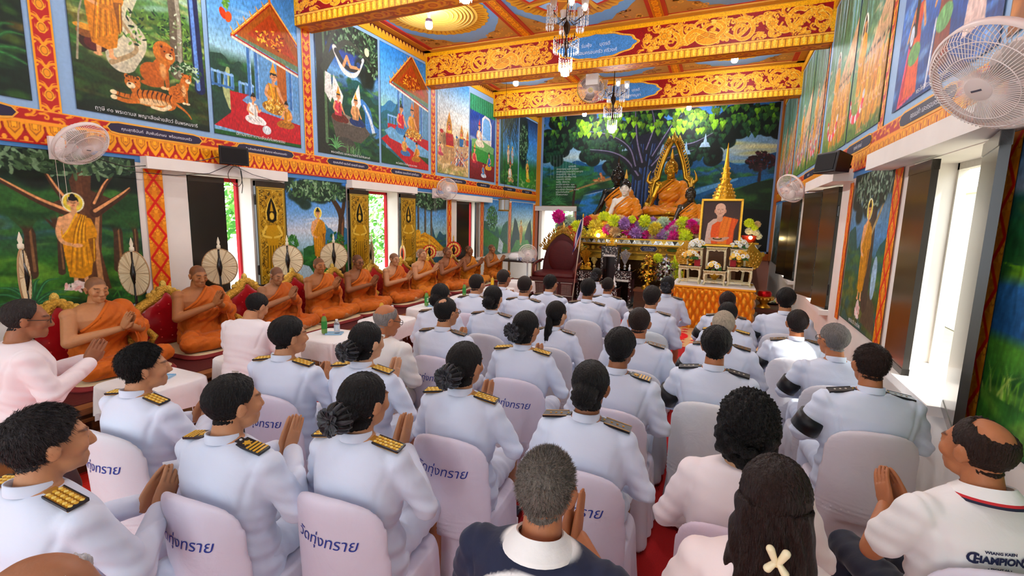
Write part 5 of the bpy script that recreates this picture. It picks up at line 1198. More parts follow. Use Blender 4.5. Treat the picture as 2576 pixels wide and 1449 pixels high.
def body(pose='wai',fem=False,yaw=0,pitch=0,legs='chair',stub=None,armless=False,tilt=0):
 """one continuous skin: head, neck, trunk, arms and legs, with five-fingered hands"""
 key=('b',pose,fem,yaw,pitch,legs,stub,tilt)
 if key in _B:return _B[key]
 mb=MB();M=headM(yaw,pitch,0,tilt);head_parts(mb,M)
 mb.cap((0,-.03,1.0),(0,-.02,1.09),.062,.052)
 mb.rings(torso_secs(.86,1,0,fem),24)
 (ex,ey,ez),(wx,wy,wz)=ARM[pose];sx=.17 if fem else .19;t=.88 if fem else 1
 for s in(-1,1):
  mb.ell((s*sx*.94,-.018,.965),(.046,.046,.045));mb.cap((s*sx*.96,-.018,.962),(s*ex,ey,ez),.043*t,.04*t);mb.cap((s*ex,ey,ez),(s*wx,wy,wz),.04*t,.027*t)
  if legs=='chair':
   mb.cap((s*.1,.0,.53),(s*.11,.42,.51),.075,.055);mb.cap((s*.11,.42,.51),(s*.11,.43,.1),.053,.036);mb.cap((s*.11,.42,.06),(s*.12,.56,.035),.036,.026)
  else:
   mb.cap((s*.1,.0,.53),(s*.12,.1,.08),.075,.055);mb.cap((s*.12,.1,.07),(s*.12,-.3,.07),.053,.04);mb.cap((s*.12,-.3,.06),(s*.12,-.42,.05),.036,.026)
 co,fs=remesh(mb,.0075,3)
 col=head_cols(co,M,stub)
 P=[(co,fs)]
 for s in(-1,1):
  if pose=='wai':add_hand(P,(s*.019,wy-.005,wz-.005),(-s*.01,.5,.86),(-s,0,0),s,.02,.75,.95)
  elif pose=='low':add_hand(P,(s*.04,wy,wz),(-s*.12,.6,.75),(-s,.1,0),s,.1,1)
  elif pose=='lap':add_hand(P,(s*wx,wy,wz),(-s*.75,.6,-.15),(0,.25,-1),-s,.35,.8)
  else:add_hand(P,(s*.03+.0,wy,wz+.02*s),(-s,.25,.1),(0,-.3,-1),-s,.25,.8)
 n0=len(co);co,fs=merge(P);c2=np.ones((len(co),3));c2[:n0]=col
 _B[key]=(pmesh('person',co,fs,['skin'],c2),M);return _B[key]
def folds(co,nr,amp,fr,dirv,seed,mask=None):
 d=np.array(dirv)/np.linalg.norm(dirv);ph=np.random.default_rng(seed).uniform(0,6,6)
 t=co@d;w=.5*np.sin(co[:,0]*13+ph[0])+.5*np.sin(co[:,2]*11+ph[1])+.4*np.sin(co[:,1]*17+ph[2])
 h=np.sin(t*fr+w*2.0+ph[3])*.6+.4*np.sin(t*fr*1.9-w*2.6+ph[4])
 if mask is not None:h=h*mask
 return co+nr*(amp*h)[:,None]
def jacket(pose='wai',fem=False,sleeve=1.0,collar=True,loose=1.0,polo=None):
 key=('j',pose,fem,sleeve,collar,loose,polo)
 if key in _B:return _B[key]
 mb=MB();mb.rings(torso_secs(1.0*loose,1,0,fem),28)
 (ex,ey,ez),(wx,wy,wz)=ARM[pose];sx=.172 if fem else .19;t=(.9 if fem else 1)*loose
 for s in(-1,1):
  A=Vector((s*sx,-.018,.972));E=Vector((s*ex,ey,ez));W=Vector((s*wx,wy,wz))
  mb.ell(A,(.066*t,.068*t,.062*t))
  if sleeve>=1:mb.cap(A,E,.064*t,.055*t);mb.cap(E,E.lerp(W,.93),.055*t,.043*t)
  else:mb.cap(A,A.lerp(E,.72),.066*t,.064*t)
 if pose=='lap' or sleeve>=1:mb.ell((0,.06,.5),(.18,.12,.06))
 co,fs=remesh(mb,.0105,4);nr=vnormals(co,fs)
 z=co[:,2];m=nsm(.86,.68,z)+.7*nsm(.2,.27,np.abs(co[:,0]))+.15
 co=folds(co,nr,.0062*loose,56,(.25,.2,1),3,m)
 # armhole seam
 d=np.abs(np.abs(co[:,0])-(sx-.005)-.25*(co[:,2]-.95));seam=np.exp(-(d/.011)**2)*(z>.8)*(z<1.06)
 co=co-nr*(seam*(.007 if not fem else .002))[:,None]
 if collar:
  c=MB();n=26;h=.036;R=[]
  for q in((.066,0),(.064,h),(.058,h),(.056,-.01)):
   R.append([Vector((q[0]*.95*cos(2*pi*j/n),-.03+q[0]*1.08*sin(2*pi*j/n),1.045+q[1]+.012*-sin(2*pi*j/n)))for j in range(n)])
  c.loft(R,cap=False);co,fs=merge([(co,fs),(np.array([tuple(v)for v in c.v]),c.f)])
 pc=None
 if polo=='navy':
  pc=np.ones((len(co),3))*np.array(hx('f4f2ee'));x,y,z=co.T;f=z-(.90+.10*np.cos(np.clip(np.abs(x)/.2,0,1)*pi/2)-.16*nsm(.12,.3,np.abs(x)))
  w=(nsm(.004,.012,f)*nsm(1.05,1.04,z))[:,None];pc=pc*(1-w)+np.array(hx('20263f'))*w
 _B[key]=pmesh('jacket',co,fs,['uniform' if polo is None else 'cloth_col'],pc);return _B[key]
def trousers(legs='chair',skirt=False):
 key=('t',legs,skirt)
 if key in _B:return _B[key]
 mb=MB();mb.rings([(0,-.02,.445,.19,.16),(0,-.02,.58,.18,.14)],24)
 for s in(-1,1):
  if legs=='chair':
   k=.42 if not skirt else .36
   mb.cap((s*.1,.0,.53),(s*.105,k,.515),.086,.068 if not skirt else .075)
   if not skirt:mb.cap((s*.105,.42,.515),(s*.11,.435,.09),.068,.058)
  else:mb.cap((s*.1,.0,.53),(s*.12,.1,.1),.086,.07);mb.cap((s*.12,.1,.09),(s*.12,-.32,.085),.068,.055)
 if skirt:mb.cap((0,.05,.525),(0,.36,.52),.08,.07)
 co,fs=remesh(mb,.013,4);co=folds(co,vnormals(co,fs),.004,70,(.2,1,.4),8);co[:,2]=np.maximum(co[:,2],.012)
 _B[key]=pmesh('skirt' if skirt else 'trousers',co,fs,['uniform']);return _B[key]
def shoe():
 if 'shoe' in _B:return _B['shoe']
 mb=MB();mb.cap((0,-.02,.045),(0,.14,.04),.04,.036);mb.box((-.035,-.06,0),(.035,.16,.02));co,fs=remesh(mb,.01,3)
 co[:,2]=np.maximum(co[:,2],.0);_B['shoe']=pmesh('shoe',co,fs,['lacquer'],np.ones((len(co),3))*np.array(hx('18161a')));return _B['shoe']
 # ---- hair
def r_head(d):
 o=np.array([0,-.005,.012]);best=np.zeros(len(d))
 for c,r in(((0,-.018,.03),(.074,.094,.088)),((0,.022,0),(.066,.072,.086)),((0,.034,-.06),(.052,.053,.052)),((0,-.034,-.085),(.062,.058,.062))):
  c=np.array(c);r=np.array(r);D=d/r;O=(o-c)/r;A=(D*D).sum(1);Bq=(D*O).sum(1);Cq=(O*O).sum()-1
  ds=Bq*Bq-A*Cq;best=np.maximum(best,np.where(ds>0,(-Bq+np.sqrt(np.maximum(ds,0)))/A,0))
 return o,best
HL={'short':([0,.5,.9,1.25,1.5,1.75,2.2,3.14],[.068,.064,.045,.012,.02,-.03,-.058,-.066]),
'recede':([0,.4,.7,1.0,1.3,1.5,1.75,2.2,3.14],[.1,.105,.09,.05,.01,.018,-.03,-.056,-.064]),
'woman':([0,.5,.9,1.25,1.5,1.7,2.2,3.14],[.066,.06,.03,-.01,-.02,-.06,-.085,-.095])}
def hair(style,seed=0):
 key=('h',style,seed)
 if key in _B:return _B[key]
 rng=np.random.default_rng(seed+40);nA,nE=120,70
 az=np.linspace(-pi,pi,nA,endpoint=False);el=np.linspace(-1.15,pi/2-.01,nE)
 A,E=np.meshgrid(az,el);d=np.stack([np.cos(E)*np.sin(A),np.cos(E)*np.cos(A),np.sin(E)],-1).reshape(-1,3)
 o,r=r_head(d);base=o+d*r[:,None];z=base[:,2];a=np.abs(A.ravel())
 hl=HL['woman' if style in('bun','bunnet','pony','long','curly','bob')else 'recede' if style in('recede','bald','thin','balding')else 'short']
 lim=np.interp(a,hl[0],hl[1])+rng.normal(0,.0015,len(a));m=nsm(-.004,.012,z-lim)
 T={'short':.013,'thick':.018,'crop':.007,'recede':.011,'bald':.006,'thin':.010,'balding':.006,'buzz':.004,'bun':.012,'bunnet':.012,'pony':.012,'long':.016,'curly':.03,'bob':.022,'grey':.014}[style]
 t=T*(.34+.66*nsm(-.05,.07,z))if style not in('bun','bunnet','pony','long','curly','bob')else T*(.6+.4*nsm(-.06,.06,z));ph=rng.uniform(0,6,8)
 ang=A.ravel();st=np.sin(ang*23+3*np.sin(E.ravel()*3+ph[0]))*.4+np.sin(ang*41+5*np.sin(E.ravel()*4+ph[1])+ph[2])*.35+np.sin(ang*9+6*E.ravel()+ph[3])*.5
 cl=np.sin(d[:,0]*31+ph[4])*np.sin(d[:,1]*29+ph[5])*np.sin(d[:,2]*33+ph[6])
 t=t*(1+(.16 if style not in('buzz','crop')else .08)*st)+(.010*cl if style in('curly',)else .002*cl)
 if style in('bald','thin','balding','recede'):
  cd=np.array([0,-.45,.9]);cd/=np.linalg.norm(cd);ca=np.arccos(np.clip(d@cd,-1,1))+.05*st
  lim2={'bald':.82,'thin':.3,'balding':.55,'recede':.0}[style]
  if lim2:m=m*nsm(lim2-.12,lim2+.12,ca)
 t=t*m-.012*(1-m)
 co=base+d*t[:,None];idx=np.arange(nA*nE).reshape(nE,nA);nx=np.roll(idx,-1,1)
 q=np.stack([idx[:-1],nx[:-1],nx[1:],idx[1:]],-1).reshape(-1,4);keep=(m[q].mean(1)>.22);fs=q[keep].tolist()
 pcol=np.ones((len(co),3));fade=nsm(.0,.035,z-lim)
 if style in('short','crop','grey','thin','balding'):pcol*=(1.0+.9*(1-fade))[:,None]
 parts=[(co,fs)];ex=MB()
 if style in('bun','bunnet'):
  ex.ell((.0,-.128,-.02),(.058,.048,.056));ex.ell((0,-.1,.0),(.06,.05,.05));cc,ff=remesh(ex,.006,3);n=vnormals(cc,ff)
  cc=cc+n*(.003*np.sin(np.arctan2(cc[:,0],cc[:,2]+.02)*12+cc[:,1]*60))[:,None];parts.append((cc,ff))
 if style=='pony':
  for k in range(7):ex.cap((.006*sin(k),-.115-.004*k*(k<4),-.03-.035*k),(.006*sin(k+1),-.12-.004*k,-.03-.035*(k+1)),.036-.003*abs(k-2),.036-.003*abs(k-1),12)
  cc,ff=remesh(ex,.006,3);n=vnormals(cc,ff);cc=cc+n*(.004*np.sin(cc[:,0]*260+40*cc[:,2]))[:,None];parts.append((cc,ff))
 if style in('long','bob'):
  Lh=.40 if style=='long' else .2
  ex.rings([(0,-.04,.02,.092,.085),(0,-.045,-.06,.1,.085),(0,-.065,-.15,.105,.07),(0,-.085,-.26 if Lh>.3 else-.2,.115 if Lh>.3 else .1,.06),(0,-.1,-.33,.105,.05),(0,-.105,-.42,.085,.035)][:6 if Lh>.3 else 4],26)
  cc,ff=remesh(ex,.006,3);n=vnormals(cc,ff);am=.0035+.004*nsm(0,-.3,cc[:,2])
  cc=cc+n*(am*(np.sin(cc[:,0]*190+6*np.sin(cc[:,2]*14))+.6*np.sin(cc[:,0]*330+9*np.sin(cc[:,2]*9+1))))[:,None]
  keepv=~((cc[:,1]>.02)&(np.abs(cc[:,0])<.062));ff=[f for f in ff if keepv[f].all()];parts.append((cc,ff))
 if style=='curly':
  for k in range(190):
   u=rng.normal(0,1,3);u/=np.linalg.norm(u)
   if u[1]>.35:continue
   p=np.array([0,-.02,-.03])+u*np.array([.1,.1,.135])*rng.uniform(.85,1.05)
   if p[2]>.06:p=np.array([0,-.015,.03])+u*np.array([.085,.1,.095])
   ex.ell(p,(.021,.021,.021),None,8,6)
  cc,ff=remesh(ex,.0075,2);n=vnormals(cc,ff);cc=cc+n*(.004*np.sin(cc[:,0]*210)*np.sin(cc[:,1]*230)*np.sin(cc[:,2]*190))[:,None];parts.append((cc,ff))
 if style in('buzz','grey','crop','thick','short')and seed>=10:  # near heads: short separate strands
  P=base[m>.6];Dm=d[m>.6];n={'buzz':9000,'thick':4500}.get(style,5200);ii=rng.integers(0,len(P),n);L={'buzz':.010,'crop':.012,'grey':.018}.get(style,.02)
  rad=P[ii]+Dm[ii]*(t[m>.6][ii,None])+rng.normal(0,.0025,(n,3));up=np.array([0,-.55,.83]);dd=Dm[ii];tg=dd*(dd@up)[:,None]-up;tg/=np.linalg.norm(tg,axis=1,keepdims=True)+.15;dirs=dd*(.7 if style=='buzz' else .10)+tg*(.35 if style=='buzz' else .95)+rng.normal(0,.13,(n,3))
  dirs/=np.linalg.norm(dirs,axis=1,keepdims=True);side=np.cross(dirs,rng.normal(0,1,(n,3)));side/=np.linalg.norm(side,axis=1,keepdims=True)
  L=L*rng.uniform(.6,1.2,(n,1));w=.0011
  cc=np.stack([rad-side*w-dirs*.004,rad+side*w-dirs*.004,rad+dirs*L],1).reshape(-1,3);parts.append((cc,np.arange(3*n).reshape(-1,3).tolist()))
  n0=sum(len(q[0])for q in parts[:-1]);pc2=np.ones((n0+3*n,3));pc2[:len(pcol)]=pcol;pc2[n0:]=np.repeat(rng.uniform(.5,2.0 if style in('buzz','grey')else 1.4,(n,1)),3,0);pcol=pc2
 co,fs=merge(parts)
 if len(pcol)<len(co):pcol=np.concatenate([pcol,np.ones((len(co)-len(pcol),3))])
 _B[key]=pmesh('hair',co,fs,['hair'],pcol);return _B[key]
def bow_mesh(kind):
 key=('bow',kind)
 if key in _B:return _B[key]
 mb=MB();c=hx('131316');c2=hx('34343a');rr=random.Random(3)
 ctr=Vector((0.0,-.172,-.02))if kind=='net' else Vector((0,-.165,.01))
 if kind=='net':  # crocheted net gathered over the bun
  for k in range(14):
   a=2*pi*k/14;pts=[]
   for i in range(7):th=i/6*1.5;pts.append(ctr+Vector((.063*sin(th)*cos(a),.054*(1-cos(th)),.062*sin(th)*sin(a))))
   mb.tube(pts,[.006,.011,.012,.011,.009,.007,.004],6,c2 if k%3==0 else c)
  for q in(.5,.9,1.25):mb.tube([ctr+Vector((.064*sin(q)*cos(t*.3),.054*(1-cos(q))+.004,.063*sin(q)*sin(t*.3)))for t in range(22)],.0028,5,c)
 n=11 if kind=='net' else 10;R=.055 if kind=='net' else .062
 for k in range(n):
  a=2*pi*k/n+rr.uniform(-.2,.2);e=Vector((cos(a),-.25,sin(a)));f=Vector((-sin(a),0,cos(a)))
  rows=[[ctr+e*(R*t)+f*(w*u)+Vector((0,-.012*sin(pi*t)-.006*u*u*4,0))for u in(-.5,-.2,.15,.5)]for t,w in((0,.008),(.4,.034),(.8,.04),(1.05,.018))]
  for i in range(3):
   for j in range(3):mb.poly([rows[i][j],rows[i][j+1],rows[i+1][j+1],rows[i+1][j]],c if(i+j)%2 else c2)
 mb.ell(ctr+Vector((0,-.01,0)),(.012,.01,.012),None,8,6,c)
 _B[key]=mb.mesh('hair_bow',['satin'],True);return _B[key]
def board_mesh(kind):
 key=('bd',kind)
 if key in _B:return _B[key]
 mb=MB();g=hx('d8a52c');gd=hx('a8741a');bk=hx('17161c');L,W=.128,.056
 def slab(x0,x1,y0,y1,z,col):mb.box((x0,y0,-.004),(x1,y1,z),col)
 base=bk if kind!='gold' else gd
 slab(0,L-.012,-W/2,W/2,.006,base);mb.box((-.018,-W/2+.012,-.004),(0,W/2-.012,.006),base)
 if kind=='gold':
  for i in range(9):
   for j in range(3):mb.ell((.008+i*.0125,(-1+j)*.016,.007),(.007,.0065,.0035),None,8,5,g if(i+j)%2 else hx('f0cc62'))
  for y in(-1,1):mb.box((0,y*W/2-.002,0),(L-.012,y*W/2+.002,.008),bk)
  mb.box((L-.018,-W/2,0),(L-.008,W/2,.008),bk)
 elif kind=='stripes':
  for i in range(4):mb.box((.05+i*.0165,-W/2+.001,.004),(.059+i*.0165,W/2-.001,.0085),g)
  mb.lathe([(.012,.005),(.012,.009),(.005,.0105)],12,g,0,Matrix.Translation((.03,0,0)));mb.ell((-.004,0,.008),(.006,.006,.004),None,8,5,hx('d8d4c8'))
  for k in range(6):mb.ell((.03+.014*cos(k),.014*sin(k),.007),(.004,.004,.002),None,6,4,g)
 else:
  for y in(-1,1):mb.box((0,y*(W/2-.003)-.002,.004),(L-.014,y*(W/2-.003)+.002,.0075),gd if kind=='black' else bk)
  for i in range(3):mb.ell((.03+i*.026,0,.007),(.006,.006,.003),None,8,5,hx('c9c0b0')if kind=='dots' else gd)
  mb.ell((-.004,0,.007),(.005,.005,.003),None,8,5,hx('b8902c'))
 _B[key]=mb.mesh('shoulder_board',['satin'],40);return _B[key]
def glasses_mesh():
 if 'gl' in _B:return _B['gl']
 mb=MB();c=hx('2a2420')
 for s in(-1,1):
  mb.tube([(s*.032+.024*cos(t*.45),.104-.006*abs(cos(t*.45)),.002+.018*sin(t*.45))for t in range(15)],.002,6,c);mb.tube([(s*.056,.1,.008),(s*.082,.05,.01),(s*.085,-.02,.012),(s*.084,-.035,-.004)],.0024,6,c)
 mb.tube([(-.009,.108,.004),(0,.112,.008),(.009,.108,.004)],.002,6,c);_B['gl']=mb.mesh('glasses',['plastic'],True);return _B['gl']
SKIN={'tan':hx('bd8660'),'brown':hx('9c6646'),'light':hx('d6a47e'),'deep':hx('80523a'),'ruddy':hx('b3724c')}
BLK=hx('0d0a0b');WHITEU=hx('d9e2f3')
def place(px,py,s=1.0):
 p=onZ(px,py,1.322*s);return(p.x,p.y)
def person(label,loc,rz=0,s=1.0,pose='wai',fem=False,yaw=0,pitch=0,hs='short',hseed=0,hcol=BLK,skin='tan',jc=WHITEU,board=None,band=False,legs='chair',group='seated congregation',bow=None,glass=False,sleeve=1.0,collar=True,loose=1.0,polo=None,z=0.0,lean=0,skirt=None,tilt=0,garment='jacket',tcol=None):
 me,M=body(pose,fem,yaw,pitch,legs,None,tilt=tilt)
 p=link('person',me,loc=(loc[0],loc[1],z),rot=(radians(lean),0,radians(rz)),label=label,cat='person',group=group,color=SKIN[skin]if isinstance(skin,str)else skin);p.scale=(s,)*3
 if hs:link('hair',hair(hs,hseed),p,M=M,color=hcol)
 if bow:link('hair_bow',bow_mesh(bow),p,M=M)
 if glass:link('glasses',glasses_mesh(),p,M=M)
 link(garment,jacket(pose,fem,sleeve,collar,loose,polo),p,color=jc)
 sk=fem if skirt is None else skirt
 link('skirt' if sk else 'trousers',trousers(legs,sk),p,color=tcol or jc)
 if legs=='chair':
  for q in(-1,1):link('shoe',shoe(),p,loc=(q*.115,.45,.0))
 if board:
  for q in(-1,1):
   a=radians(10);o=link('shoulder_board',board_mesh(board),p);o.location=(q*.086,-.026,1.052);o.rotation_euler=(radians(6),a if q>0 else-a,0)
   if q<0:o.scale.x=-1
 if band:
  (ex,ey,ez),_=ARM[pose];A=Vector((-.19,-.018,.972));E=Vector((-ex,ey,ez));mb=MB();d=(E-A).normalized();u=d.orthogonal().normalized();v=d.cross(u);c_=A.lerp(E,.72)
  mb.loft([[c_+d*h+(u*cos(2*pi*j/20)+v*sin(2*pi*j/20))*r for j in range(20)]for h,r in((-.05,.062),(-.05,.0705*loose),(.05,.069*loose),(.05,.058))],hx('121216'),cap=False);mb.build('armband','satin',p,smooth=True)
 return p
 # ---- chairs under white covers
def chair_cover():
 if 'cc' in _B:return _B['cc']
 ZB=lambda z:z if z<.45 else .45+(z-.45)*1.05
 mb=MB();mb.rings([(0,-.02,.03,.245,.265),(0,-.02,.22,.232,.26),(0,-.03,.40,.222,.255),(0,-.03,.445,.21,.245)],32,5)
 secs=[]
 for z in(.36,.45,.55,.65,.74,.80,.835,.858,.87):
  w=.225 if z<.55 else .225-.012*(z-.55)/.3;k=max(0,(z-.70)/.172);w*=(1-min(k,.995)**3.2)**(1/2.4);yb=-.292-.05*(z-.44);ring=[]
  for j in range(28):
   a=2*pi*j/28;ca,sa=cos(a),sin(a);x=w*math.copysign(abs(ca)**.75,ca);y=(.026 if z<.84 else .02)*math.copysign(abs(sa)**.75,sa);ring.append((x,yb+y+1.6*x*x,ZB(z)))
  secs.append(ring)
 mb.loft(secs)
 co,fs=remesh(mb,.0105,5);nr=vnormals(co,fs);x,y,z=co.T
 a=np.arctan2(y,x);co=co+nr*(.009*nsm(.4,.05,z)*np.sin(a*13+2*np.sin(a*3))+.004*np.exp(-((z-.43)/.035)**2)*np.sin(z*260+x*14)*(y<-.2))[:,None]
 co[:,2]=np.maximum(co[:,2],.02);_B['cc']=(pmesh('cover',co,fs,['cloth']),BVHTree.FromPolygons([tuple(p)for p in co],fs));return _B['cc']
def chair_text():
 if 'ct' in _B:return _B['ct']
 me,bv=chair_cover();v,f=text_mesh('วัดทุ่งทราย',.085,shear=.3);wd=max(p[0]for p in v)-min(p[0]for p in v);sc=.285/wd;mb=MB()
 # subdivide long faces by rebuilding through projection of each vertex onto the cover
 out=[]
 for p in v:
  x,zz=p[0]*sc-.01,.72+p[1]*sc*1.05;h=bv.ray_cast(Vector((x,-1,zz)),Vector((0,1,0)));y=h[0].y if h[0]else-.26;out.append((x,y-.0025,zz))
 mb.add(out,f,hx('2a3f9a'));_B['ct']=mb.mesh('lettering',['matte']);return _B['ct']
def chair_leg():
 if 'cl' in _B:return _B['cl']
 mb=MB();mb.tube([(0,0,0),(0,0,.2)],.014,8,hx('e8e6ea'));_B['cl']=mb.mesh('leg',['plastic'],True);return _B['cl']
def chair(loc,rz,label,text=False,col=hx('dcdfea'),group='covered banquet chairs'):
 e=empty('banquet_chair',(loc[0],loc[1],0.012),radians(rz),label,'chair',group);me,bv=chair_cover();link('cover',me,e,color=col)
 if text:link('lettering',chair_text(),e)
 for x in(-1,1):
  for y in(-1,1):link('leg',chair_leg(),e,loc=(x*.2,y*.2,0))
 return e
def seated(label,px,py,s=1.0,rz=0,chair_label=None,text=False,ccol=hx('dcdfea'),dxy=(0,0),crz=None,**kw):
 x,y=place(px,py,s);x+=dxy[0];y+=dxy[1]
 if chair_label:r_=crz if crz is not None else rz*.6;chair((x-sin(radians(r_))*.10,y+cos(radians(r_))*.10),r_,chair_label,text,ccol)
 return person(label,(x,y),rz,s,z=0.012,**kw)
GREY=hx('dadbe2');LIL=hx('e2dcea')
W_='white uniform'
# back rows first, by the rows of chairs
seated('greying man in white uniform with gold boards, palms round a folded paper at bottom left',90,1025,1.0,6,None,hs='grey',hseed=11,hcol=hx('2a2526'),skin='tan',board='gold',yaw=-14,pose='low')
seated('man in white uniform with black and gold four-stripe shoulder boards, palms joined before his face',570,943,.99,6,'white covered chair under the man with four-stripe boards, lettered in blue',True,LIL,hs='short',hseed=1,skin='tan',board='stripes',yaw=-16)
seated('man in white uniform with wavy dark hair turned right, nearest the red aisle mat',345,868,.965,6,'white covered chair standing alone on the bright red mat at the left',True,GREY,hs='thick',hseed=12,skin='tan',board='gold',yaw=-26,pose='low')
seated('nearest woman in white uniform with a big netted bun and gold boards',905,938,1.0,6,'white covered chair under the nearer netted-bun woman, lettered in blue',True,LIL,fem=True,hs='bunnet',bow='net',skin='tan',board='gold',yaw=-12)
seated('man in white uniform with glossy black hair seated beside the fringed table',715,797,1.0,10,'white lettered chair behind the joined hands of the nearest four-stripe man',True,LIL,hs='thick',hseed=3,skin='tan',board='gold',yaw=-26,pose='low')
seated('woman in white uniform with large black bun beside the elderly man in white',915,810,1.0,6,None,fem=True,hs='bunnet',bow='net',skin='light',board='gold',yaw=-14)
seated('woman in white uniform with black netted bun, middle of the second row',1165,860,1.0,4,'white covered chair with full blue lettering below the middle netted-bun woman',True,LIL,fem=True,hs='bunnet',bow='net',hseed=1,skin='tan',board='gold',yaw=-10)
seated('woman in white uniform with plain smooth black bun and narrow black shoulder boards',1485,908,1.0,0,'white covered chair with blue lettering right of the cropped grey head',True,LIL,fem=True,hs='bun',hseed=2,skin='brown',board='black',pose='lap',pitch=-8)
seated('elderly man in loose white shirt and glasses with head bowed beside the white tables',955,760,1.0,8,'white covered chair under the elderly man in glasses',False,GREY,hs='bald',hcol=hx('8d8580'),skin='ruddy',glass=True,yaw=-30,pitch=-14,pose='lap',jc=hx('efeee8'),loose=1.06,garment='shirt')
seated('man in white uniform and glasses with a bald patch on his crown',1118,748,1.0,4,'white covered chair under the man with the bald patch, its blue lettering partly hidden',True,LIL,hs='thin',hseed=4,skin='tan',board='black',glass=True,yaw=-16)
seated('woman in white uniform with hair bow and gold boards above a fully lettered chair',1320,782,1.0,2,'white covered chair whose whole blue lettering shows in the centre',True,LIL,fem=True,hs='bun',bow='ribbon',skin='tan',board='gold',yaw=-14)
seated('woman in white uniform with a low black ponytail held in a net',1397,757,.95,0,'grey shaded covered chair behind the ponytail woman',False,GREY,fem=True,hs='pony',skin='light',board='black',yaw=-18,pose='lap')
seated('woman in white uniform with short plain black hair before a plain grey chair back',1240,718,1.0,2,'plain grey covered chair right of the man with the bald patch',False,GREY,fem=True,hs='bun',hseed=2,skin='light',board='black',pose='lap')
seated('man in white uniform with bushy black hair and four-stripe board in the middle rows',1560,826,1.0,-2,'white covered chair with half hidden lettering under the four-stripe man in the middle',True,LIL,hs='thick',hseed=5,skin='brown',board='stripes',yaw=-8,pose='lap')
seated('man in white uniform with brown bowl-cropped hair and wide ears',1610,772,1.0,-2,'tall pale covered chair behind the four-stripe man in the middle',False,GREY,hs='crop',hseed=5,hcol=hx('241712'),skin='ruddy',board='black',pose='lap')
seated('broad man in white uniform with dark combed hair before the silver offering tree',1640,718,1.0,-2,'pale blue covered chair below the broad dark-haired man',False,hx('d2dde2'),hs='short',hseed=6,hcol=hx('1d1513'),skin='tan',board='black',pose='lap',yaw=-6)
seated('woman in white uniform with pinned up hair and black ribbon by the gold table',1678,697,.97,-2,None,fem=True,hs='bun',bow='ribbon',hseed=3,skin='tan',board='black',pose='lap',dxy=(0,.1))
seated('broad man in white uniform with shiny black hair by the dark altar table',1480,700,1.0,0,'grey covered chair below the man with shiny black hair',False,GREY,hs='short',hseed=7,skin='brown',board='black',pose='lap')
seated('small man in white uniform with cropped brown hair before the mother-of-pearl altar',1530,697,.94,0,'small grey covered chair at the altar end of the middle aisle',False,GREY,hs='crop',hseed=7,hcol=hx('1c1412'),skin='brown',board='black',pose='wai')
seated('woman with a spreading black ribbon, half hidden behind the cropped small man',1525,674,.93,0,None,fem=True,hs='bun',bow='ribbon',hseed=4,skin='tan',board='black',pose='wai',dxy=(-.12,-.1))
seated('man in white uniform with flat-topped cropped hair between two women',1320,693,1.0,2,None,hs='crop',hseed=8,hcol=hx('231a18'),skin='tan',board='black',pose='wai')
seated('man in white uniform with neat black hair in front of the red throne',1383,690,.96,0,None,hs='short',hseed=8,skin='tan',board='black',pose='wai',yaw=-12)
seated('man in white uniform with faded sides before the third white table',1197,688,1.0,6,'mauve shaded covered chair left of the short-haired woman',False,LIL,hs='crop',hseed=9,hcol=hx('1d1513'),skin='tan',board='black',pose='wai',yaw=-14)
seated('man in white uniform with shaved shiny head farthest left of the front row',1265,676,1.0,4,None,hs='buzz',hseed=2,hcol=hx('2a201d'),skin='brown',board=None,pose='wai',yaw=-10)
seated('woman with thick black hair partly hidden by the man with the bald patch',1107,713,1.0,6,'small white covered chair beside the fringed table cloth',False,GREY,fem=True,hs='bun',hseed=3,skin='tan',board='black',pose='lap')
seated('wide shouldered man in white uniform with bushy black hair and black armband',1805,822,1.0,-4,'gleaming white covered chair left of the curly haired woman',False,hx('e6e8ea'),hs='thick',hseed=9,skin='ruddy',board='dots',band=True,pose='fold')
seated('elderly man in white uniform with cropped white hair, behind the bushy black hair',1823,780,.99,-4,'pale covered chair of the white-haired man',False,GREY,hs='crop',hseed=6,hcol=hx('b3a58f'),skin='ruddy',board='black',band=True,pose='fold')
seated('woman in white uniform with smooth black hair directly behind the white-haired man',1833,760,.95,-4,None,fem=True,hs='bun',hseed=4,skin='tan',board='gold',pose='lap')
seated('man in white uniform with receding brown hair nearest the orange draped table',1832,733,.95,-4,None,hs='recede',hseed=3,hcol=hx('241310'),skin='ruddy',board='black',band=True,pose='fold')
seated('large man in white uniform with close-cropped hair and black armband beside the bright window',2200,865,1.0,8,'big white covered chair of the large man beside the bright window',False,hx('ded6dc'),hs='crop',hseed=15,hcol=hx('2a1a15'),skin='ruddy',board='dots',band=True,pose='fold',loose=1.12)
seated('man in white uniform with silver grey hair and glasses under the haloed mural',2110,815,.97,4,'white covered chair below the silver-haired man',False,GREY,hs='grey',hseed=4,hcol=hx('75706c'),skin='ruddy',band=True,glass=True,yaw=24,pose='fold')
seated('man in white uniform with dark short hair before a tall white chair back',2010,780,.95,2,'tall white covered chair in the right hand row',False,GREY,hs='short',hseed=4,hcol=hx('1d1413'),skin='ruddy',board='black',band=True,pose='fold')
seated('man in white uniform farthest up the right wall, black armband on his left sleeve',1980,725,1.0,0,'white covered chair farthest up the right wall',False,GREY,hs='thick',hseed=2,skin='tan',band=True,pose='fold')
